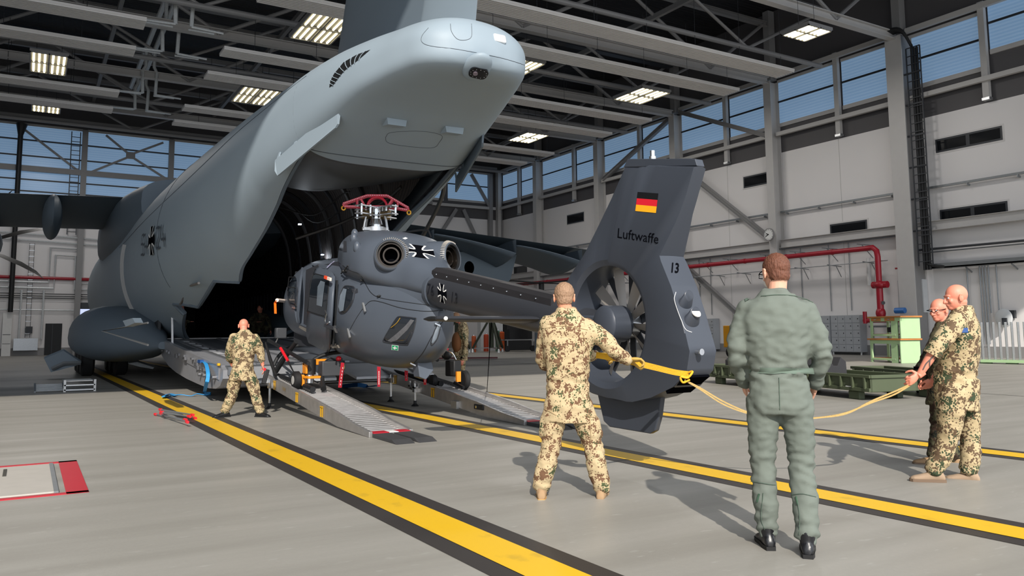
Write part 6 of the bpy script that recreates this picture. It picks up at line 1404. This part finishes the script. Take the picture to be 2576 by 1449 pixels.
# green workbenches, one stacked on the other
M_green = mat('pale_green_paint', 'a9c99a', .5); M_wood = mat('orange_wood', 'b5773c', .5, var=.2, vscale=6)
A_, B_, C_ = G(2190, 910), G(2268, 914), G(2305, 906)
d = (B_-A_); L_ = d.length; d.normalize(); n = V((-d.y, d.x, 0)); n = n if n.dot(-A_) < 0 else -n; M_ = Matrix((d, n, V((0, 0, 1)))).transposed(); Wd = .9
def bench(z0, h, label, drawers, du=0.):
    o = thing('workbench', A_+d*L_/2+n*Wd/2+V((0, 0, z0)), label, 'workbench'); Q = lambda u, v, z: A_+d*(u+du)+n*v+V((0, 0, z0+z)); bx = lambda u, v, z, a, b, c, m_, nm, p=o: MB().box(Q(u, v, z), (a, b, c), M_).build(nm, m_, p, smooth=0, bevel=.006)
    bx(L_/2, Wd/2, h-.03, L_+.16, Wd+.1, .06, M_wood, 'wooden_top')
    for u in (.06, L_*.78): bx(u, .05, h/2-.03, .12 if u < 1 else .35, .06, h-.06, M_green, 'leg')
    bx(.06, Wd-.06, h/2-.03, .12, .06, h-.06, M_green, 'leg'); bx(L_-.03, Wd/2, h/2-.03, .06, Wd, h-.06, M_green, 'side_panel'); bx(L_/2, .04, h-.13, L_, .05, .16, M_green, 'apron')
    bx(L_*.42, Wd/2, .16, L_*.8, Wd-.1, .04, M_wood, 'lower_shelf'); bx(L_*.42, .04, .13, L_*.8, .05, .08, M_green, 'shelf_rail')
    if drawers:
        for u in (L_*.22, L_*.66): dr = bx(u, .0, h-.13, L_*.3, .04, .11, M_wood, 'drawer'); MB().box(Q(u, -.03, h-.13), (.12, .02, .03), M_).build('drawer_pull', M_chrome, dr)
        bx(L_*.45, Wd*.5, .34, .3, .3, .2, M_black, 'stored_box')
    return Q
bench(0, .95, 'lower of two stacked pale green workbenches with a wooden top', False); bench(.955, .88, 'upper pale green workbench with two wooden drawers, standing on the lower one', True, .06)
# fire main
o = thing('fire_main', (36.0, 30, 0), 'red fire main running along the long wall and dropping to a valve stand', 'pipe')
MB().tube([(36.0, 62.5, 5.36), (36.0, 25.0, 5.36)], .13, 14).build('main_pipe', M_red, o); MB().tube([(36.0, 25.1, 5.36), (36.0, 24.7, 5.38), (36.0, 24.5, 5.2), (36.0, 24.45, 4.9), (36.0, 24.45, 3.6)], .14, 14).build('down_pipe', M_red, o)
for y in range(27, 62, 3): MB().pipe((36.0, y, 5.36), (36.0, y+.12, 5.36), .15, .12, 14).build('coupling', M_red, o)
MB().cyl((36.0, 24.8, 3.5), (36.0, 24.0, 3.5), .17).ell((35.95, 24.4, 3.5), .24, .3, .2).build('valve_head', M_red, o); MB().cyl((36.0, 24.45, 1.9), (36.0, 24.45, 3.4), .16, n=16).ell((36.0, 24.45, 2.1), .24, .24, .3).build('riser', M_red, o)
MB().cyl((36.0, 25.4, 1.75), (36.0, 23.3, 1.75), .11).cyl((35.95, 25.3, 1.6), (35.95, 25.3, 2.2), .1).build('lower_pipe', M_red, o); MB().cyl((35.9, 24.2, 2.6), (35.85, 24.2, 2.6), .09).build('gauge', M_chrome, o)
MB().cyl((35.9, 23.6, 2.2), (35.9, 23.1, 2.2), .14).build('blue_motor', mat('blue_motor', '2c6bb0', .4), o); MB().tube([(36.7, 24.0, 4.3), (36.7, 22.9, 4.3), (36.7, 22.85, 1.8)], .045, 8).build('sprinkler_pipe', M_red, o)
MB().b2((36.2, 22.9, 1.4), (36.9, 25.3, 1.5)).build('platform', M_galv, o)
for y in (25.2, 23.2): MB().b2((36.3, y-.05, 0), (36.4, y+.05, 1.4)).build('stand_leg', M_galv, o)
for i, y in enumerate((25.6, 25.15)): tag(MB().cyl((36.9, y, 3.55), (36.9, y, 4.95), .1, n=12).build('foam_bottle', M_wht), 'slim white cylinder on the wall beside the red down pipe, %s' % ('left of the pair' if not i else 'right of the pair'), 'cylinder')
tag(MB().b2((XW-.4, 22.7, 2.1), (XW-.02, 24.0, 3.7)).build('wall_cabinet', M_lock_s), 'pale wall cabinet behind the red valve stand', 'cabinet')
for k in range(10):
    y = 25.5+k*2.1+(.8 if k > 3 else 0); b = MB().beam((37.15, y, 5.62), (35.9, y, 5.62), .04, .04).beam((37.1, y-.05, 4.95), (36.3, y, 5.6), .03, .03).build('pipe_bracket', M_galv, o)
o = thing('wall_conduit', (36.7, 40, 4.7), 'thin horizontal conduit on triangular brackets below the red fire main', 'conduit'); MB().tube([(36.1, 24, 4.68), (36.1, 60, 4.68)], .025, 6).build('tube', M_galv, o)
for k in range(11): y = 25.3+k*2.1; MB().beam((37.15, y, 4.66), (36.0, y, 4.72), .04, .05).beam((37.12, y, 4.1), (36.7, y, 4.7), .03, .03).build('bracket', M_galv, o)
tag(MB().beam((36.95, 23.5, 5.95), (36.95, 60, 5.95), .12, .1).build('cable_tray', M_galv), 'long grey cable tray just under the mid height beam', 'cable tray')
for i, y in enumerate((30.0, 28.15, 26.9, 38.0, 37.0)): tag(MB().tube([(XW-.05, y, 2.3 if i else 2.6), (XW-.05, y, 5.9)], .022, 6).build('wall_conduit', M_galv), 'thin vertical conduit on the white wall, %s from the fire valve' % ['third', 'second', 'nearest', 'fifth', 'fourth'][i], 'conduit')
ck = MB().cyl((36.12, 31.25, 6.75), (36.05, 31.25, 6.75), .33, n=32); o = tag(ck.build('wall_clock', M_wht), 'round white wall clock on the steel column above the pilot', 'clock')
MB().pipe((36.13, 31.25, 6.75), (36.03, 31.25, 6.75), .36, .32, 32).build('rim', M_steel2, o); MB().beam((36.04, 31.25, 6.75), (36.04, 31.48, 6.66), .012, .035).beam((36.04, 31.25, 6.75), (36.04, 31.44, 6.82), .012, .04).build('hands', M_ink, o)
mb = MB()
for k in range(12): a = 2*pi*k/12; mb.box((36.045, 31.25+.27*cos(a), 6.75+.27*sin(a)), (.005, .03, .03))
mb.build('hour_marks', M_ink, o)
# ladder and cables on the first column
def wall_ladder(x, y0, y1, z0, z1, m_, label, step=.42, cables=True):
    o = thing('wall_ladder', (x, y0, z0), label, 'ladder'); 
    for y in (y0, y1): MB().beam((x, y, z0), (x, y, z1), .06, .05).build('rail', m_, o)
    k = z0+.2
    while k < z1: MB().beam((x, y0, k), (x, y1, k), .04, .04).build('rung', m_, o); k += step
    if cables:
        for q in range(3): MB().tube([(x+.12, lerp(y0, y1, .3+.2*q), z0-.2), (x+.12, lerp(y0, y1, .3+.2*q), z1)], .06, 6).build('cable', M_black, o)
    return o
o = wall_ladder(36.35, 21.85, 22.55, 4.3, 15.0, M_frame_dark, 'tall dark cable ladder with black cables beside the nearest big column')
for k in range(6): MB().beam((36.4, 21.9, 6.0+k*1.55), (36.4, 23.5, 6.0+k*1.55), .06, .08).build('stay', M_frame_dark, o)
MB().tube(spline([(36.3, 22.2, 15.0), (36.1, 22.6, 15.9), (36.0, 23.4, 16.0)], 6), 0, flat=(.5, .1)).build('cable_bend', M_black, o)
MB().tube(spline([(36.45, 22.2, 4.4), (36.5, 21.8, 4.25), (36.8, 21.2, 4.2)], 6), .07, 8).build('cable', M_black, o)
o = thing('cable_tray', (36.9, 15, 4.2), 'wide grey cable tray at the right edge with black cables entering from the ladder', 'cable tray'); MB().b2((36.6, 8, 4.15), (37.1, 22.4, 4.22)).b2((36.6, 8, 4.15), (36.64, 22.4, 4.38)).build('tray', M_galv, o)
for k in range(5): MB().beam((37.15, 20.5-2*k, 3.9), (36.65, 20.5-2*k, 4.12), .04, .06).build('bracket', M_galv, o)
tag(MB().tube([(36.7, 8, 5.05), (36.7, 23.2, 5.1)], .06, 6).build('wall_conduit', M_frame_dark), 'dark conduit crossing the wall above the wide cable tray', 'conduit')
tag(MB().tube([(36.8, 8, 4.95), (36.8, 22.5, 4.95)], .03, 6).build('wall_conduit', M_galv), 'thin galvanised conduit just below the dark one at the right', 'conduit')
for i, x in enumerate((2465, 2472, 2479, 2487, 2507, 2433)): p = AX(x, 690, 37.1); q_ = AX(x, 690, 37.1); tag(MB().tube([(37.1, p.y, 1.6 if i in (4,) else (2.0 if i == 3 else .6)), (37.1, p.y, 4.15)], .028, 6).build('wall_conduit', M_galv), 'vertical conduit below the wide tray, %s' % ['first of the close group of four', 'second of the close group of four', 'third of the close group of four', 'last of the close group of four', 'alone above the fan lamp', 'alone beside the bald head'][i], 'conduit')
tag(MB().b2((37.0, AX(2478, 0, 37).y-.3, 1.75), (37.15, AX(2500, 0, 37).y+.45, 2.1)).build('switch_box', M_frame_dark), 'small dark switch box above the tube rack', 'box')
p = AX(2525, 800, 36.9); o = thing('dish_lamp', p, 'grey dish shaped wall lamp above the rack of tubes', 'lamp'); MB().ell(p, .12, .38, .42, 20, 10).build('dish', M_lock_s, o); MB().box(p+V((-.1, -.1, -.15)), (.15, .2, .3)).build('holder', M_frame_dark, o)
o = thing('cable_riser', (36.9, 16.6, 9), 'orange cables on a small ladder at the right picture edge', 'cables')
for k in range(3): MB().tube([(36.95, 16.75+.1*k, 8.3), (36.95, 16.75+.1*k, 10.9), (36.95, 16.5, 11.6)], .05, 6).build('orange_cable', M_orange, o)
for k in range(6): MB().beam((36.9, 16.6, 8.4+k*.45), (36.9, 17.1, 8.4+k*.45), .03, .04).build('rung', M_galv, o)
o = thing('tube_rack', G(2530, 915), 'rack of upright silver tubes on a green base at the right edge', 'rack'); a_, b_ = G(2474, 914), G(2640, 918)
for k in range(22): p = a_.lerp(b_, k/21); MB().cyl(p+V((0, .3*(k % 2), .1)), p+V((0, .3*(k % 2), 1.55)), .032, n=8).build('tube', M_alu, o)
MB().beam(a_+V((0, 0, .1)), b_+V((0, 0, .1)), .5, .1).build('base', M_green, o)
for k in range(3): p = a_.lerp(b_, .05+k*.4); MB().box(p+V((0, 0, .03)), (.12, .4, .06)).build('foot', M_green, o)
# yellow cart
c = G(1848, 900); o = thing('yellow_cart', c, 'yellow cart with a black wheel standing between the tail and the pilot', 'cart'); MB().b2((c.x-.3, c.y-.3, .5), (c.x+.3, c.y+.4, 1.55)).build('body', mat('amber_paint', 'e09a10', .45), o, bevel=.03); MB().cyl((c.x-.1, c.y-.35, .25), (c.x+.1, c.y-.35, .25), .25, n=20).build('wheel', M_tyre, o); MB().cyl((c.x+.3, c.y+.6, .25), (c.x+.5, c.y+.6, .25), .25, n=20).build('wheel', M_tyre, o)

# ------------------------------------------------------------------ along the back wall
YW = YB-.12
def bpipe(pts, r_, m_, label, cat='pipe', nm='wall_pipe'): return tag(MB().tube([(x, YW-.1, z) for x, z in pts], r_, 8).build(nm, m_), label, cat)
bpipe([(-4, 5.02), (1.1, 4.95), (1.12, 7.35), (3.0, 7.3), (3.02, 4.92), (3.6, 4.9)], .07, M_silver, 'silver lagged pipe with the outer square loop on the back wall'); bpipe([(-4, 4.62), (1.42, 4.55), (1.45, 6.85), (2.66, 6.8), (2.68, 4.5), (3.6, 4.48)], .07, M_silver, 'silver lagged pipe with the inner square loop on the back wall')
bpipe([(-4, 5.3), (6, 5.2)], .11, M_red, 'red pipe along the back wall behind the silver loops'); bpipe([(-4, 8.35), (.6, 8.2), (4.8, 8.0)], .06, M_silver, 'upper silver rail pipe below the left wing'); bpipe([(-4, 7.95), (4.8, 7.6)], .06, M_silver, 'lower silver rail pipe below the left wing'); bpipe([(-4, 3.1), (2.7, 3.05)], .05, M_silver, 'low silver pipe above the white wall cabinet')
for i, z in enumerate((4.2, 4.05, 3.9)): bpipe([(-4, z), (4, z-.05)], .03, M_frame_dark, 'thin dark conduit line under the silver loops, %s from the top' % ordn[i], 'conduit', 'wall_conduit')
for i, x in enumerate((-.45, .85)): bpipe([(x, 4.4), (x-.02, 1.1)], .07, M_silver, 'vertical silver pipe, %s' % ('beside the white cabinet' if not i else 'beside the dark doorway'))
dr = tag(MB().b2((1.05, YB-.06, 0), (2.05, YB-.01, 2.15)).build('door_1', mat('dark_open_door', '1f2124', .6)), kind='structure'); MB().b2((1.45, YB-.1, 0), (1.5, YB-.05, 2.1)).build('door_leaf_edge', M_frame_dark, dr)
o = tag(MB().b2((-1.42, YB-.5, 0), (-.9, YB-.1, 2.85)).build('tall_cabinet', M_wht), 'tall narrow white cabinet at the left end of the back wall', 'cabinet'); MB().b2((-1.38, YB-.52, 1.4), (-.94, YB-.5, 1.43)).b2((-1.38, YB-.52, .8), (-.94, YB-.5, .82)).build('door_gap', M_frame_dark, o)
tag(MB().b2((-.75, YB-.5, .35), (.65, YB-.1, 1.15)).build('radiator_box', M_alu), 'shiny metal radiator box low on the back wall', 'radiator')
tag(MB().b2((-.1, YB-.3, 1.5), (.3, YB-.05, 1.95)).build('switch_box', M_frame_dark), 'dark switch box above the metal radiator box', 'box')
mo = thing('wall_screen', (3.3, YB-.2, 2.6), 'wall screen with a bright blue-white picture behind the undercarriage fairing', 'screen'); MB().b2((2.85, YB-.2, 2.2), (4.1, YB-.1, 3.6)).build('casing', M_frame_dark, mo); MB().b2((2.95, YB-.22, 2.75), (4.0, YB-.205, 3.15)).b2((2.95, YB-.22, 2.25), (4.0, YB-.205, 2.65)).build('lit_picture', mat('lit_screen', 'c7d3f5', .3, emit=.8, var=0), mo)
o = thing('wall_ladder', (2.3, YB-.4, 0), 'tall dark ladder in front of the back wall windows', 'ladder')
for x in (2.05, 2.6): MB().beam((x, YB-.4, 8.3), (x, YB-.4, 15.6), .06, .06).build('rail', M_frame_dark, o)
for k in range(22): MB().beam((2.05, YB-.4, 8.5+k*.32), (2.6, YB-.4, 8.5+k*.32), .04, .04).build('rung', M_frame_dark, o)
o = thing('wall_ladder', (.05, YB-.3, 0), 'narrow cable ladder with pale rungs on the back wall', 'ladder')
for x in (-.12, .16): MB().beam((x, YB-.25, 1.2), (x, YB-.25, 7.6), .03, .03).build('rail', M_frame_dark, o)
mb = MB()
for k in range(16): mb.beam((-.12, YB-.27, 1.5+k*.4), (.16, YB-.27, 1.5+k*.4), .03, .05)
mb.build('rungs', M_alu, o)
tag(MB().tube([(-.95, YB-.7, 15.7), (-1.0, YB-.7, 14.9), (-1.02, YB-.7, 2.9)], [.35, .16, .15], 10).build('exhaust_duct', M_black), 'thick black duct hanging down in front of the back wall at the left', 'duct')

# ------------------------------------------------------------------ ground equipment beyond the helicopter
def tripod(c, h, label, s=1.):
    o = thing('aircraft_jack', c, label, 'jack'); M_j = mat('dark_olive_jack', '2f3628', .6)
    MB().cyl(c+V((0, 0, .3)), c+V((0, 0, h*.8)), .16*s, n=14).build('cylinder', M_j, o); MB().cyl(c+V((0, 0, h*.8)), c+V((0, 0, h)), .07*s, n=12).build('ram', M_chrome, o); MB().ell(c+V((0, 0, h)), .1*s, .1*s, .1*s).build('ball_head', M_chrome, o)
    for k in range(3):
        a = 2*pi*k/3+.4; f_ = c+V((cos(a), sin(a), 0))*1.25*s; MB().beam(c+V((0, 0, h*.75)), f_+V((0, 0, .25)), .13*s, .13*s).build('leg', M_j, o); MB().beam(c+V((0, 0, .3)), f_+V((0, 0, .25)), .06*s, .06*s).build('brace', M_alu, o); MB().cyl(f_, f_+V((0, 0, .25)), .13*s, .04*s, 12).build('foot', M_alu, o)
tripod(G(1236, 886), 3.2, 'olive aircraft jack standing beyond the tail boom, nearer the strap hauler'); tripod(G(1150, 888), 3.0, 'olive aircraft jack standing behind the man in the brown shirt'); tripod(G(1268, 878), 4.6, 'tall olive jack with a silver ball head under the far wing', 1.1)
c = G(1208, 882); o = thing('stepladder', c, 'pale aluminium ladder leaning beside the jacks', 'ladder')
for s_ in (-.25, .25): MB().beam(c+V((s_, 0, 0)), c+V((s_+.45, .6, 2.9)), .06, .05).build('rail', M_lock_s, o)
for k in range(7): MB().beam(c+V((-.25+.45*(k+1)/8, .6*(k+1)/8, 2.9*(k+1)/8)), c+V((.25+.45*(k+1)/8, .6*(k+1)/8, 2.9*(k+1)/8)), .05, .04).build('rung', M_lock_s, o)
for i, (x, y, w, h, cc, lab) in enumerate(((1223, 884, .35, 1.3, 'b5421f', 'rust orange cylinder beside the pale ladder'), (1252, 884, .3, 1.6, '5d7f6a', 'pale green gas bottle between the jacks'), (1263, 883, .35, 1.5, 'd0591f', 'bright orange tank beside the green bottle'), (1192, 886, .3, 1.2, 'c25a2a', 'orange drum behind the man in the brown shirt'), (1104, 889, .15, .9, 'd9b020', 'small yellow post far behind the helicopter'))):
    c = G(x, y); w *= .5; h *= .85; o = tag(MB().cyl(c, c+V((0, 0, h)), w, n=16).ell(c+V((0, 0, h)), w, w, w*.5, 16, 8).build('gas_cylinder', mat('paint_%s' % cc, cc, .5), smooth=40), lab, 'cylinder'); MB().cyl(c+V((0, 0, h)), c+V((0, 0, h+w*.8)), .06, n=8).build('valve', M_chrome, o)
c = G(1305, 884); o = thing('equipment_trolley', c, 'low black trolley with a pale top rail under the tail boom', 'trolley'); MB().b2(c+V((-1.3, -.4, .75)), c+V((1.1, .4, .82))).build('deck', M_alu, o); MB().b2(c+V((-.9, -.3, .83)), c+V((.9, .3, 1.5))).build('load', M_black, o)
for sx in (-1.1, .9):
    MB().cyl(c+V((sx, -.4, .2)), c+V((sx, -.3, .2)), .2, n=16).build('wheel', M_tyre, o); MB().b2(c+V((sx-.04, -.38, .2)), c+V((sx+.04, -.32, .76))).build('leg', M_alu, o)
c = G(1318, 882); tag(MB().b2((c.x-.5, c.y+1.5, 0), (c.x+1.6, c.y+2.5, 2.9)).build('tool_cabinet', M_black, bevel=.03), 'tall black cabinet behind the trolley under the tail boom', 'cabinet')
c = G(1280, 884); tag(MB().b2((c.x-.8, c.y+2.5, 0), (c.x+1.0, c.y+3.0, 3.2)).build('notice_board', M_lock_s), 'pale board standing behind the orange tank', 'board')
o = thing('parked_rotor', AY(1362, 740, 44), 'dark rotor hub with blades of a machine parked far behind the tail boom', 'rotor'); c = AY(1362, 735, 44)
MB().cyl(V((c.x, c.y, 0)), c, .5, .4, 14).build('mast_housing', M_plane_d, o); MB().cyl(c, c+V((0, 0, .7)), .18).build('hub', M_black, o)
for k in range(4): a = k*pi/2+.25; MB().beam(c+V((0, 0, .6)), c+V((3.1*cos(a), 3.1*sin(a), .65)), .3, .06).build('blade', M_black, o)
c = G(1150, 905); tag(MB().box(c+V((.2, 0, .08)), (3.6, .5, .06), -.5).build('wheel_dolly', mat('dark_red_board', '5a1620', .6)), 'flat dark red board on the floor behind the man in the brown shirt', 'board')
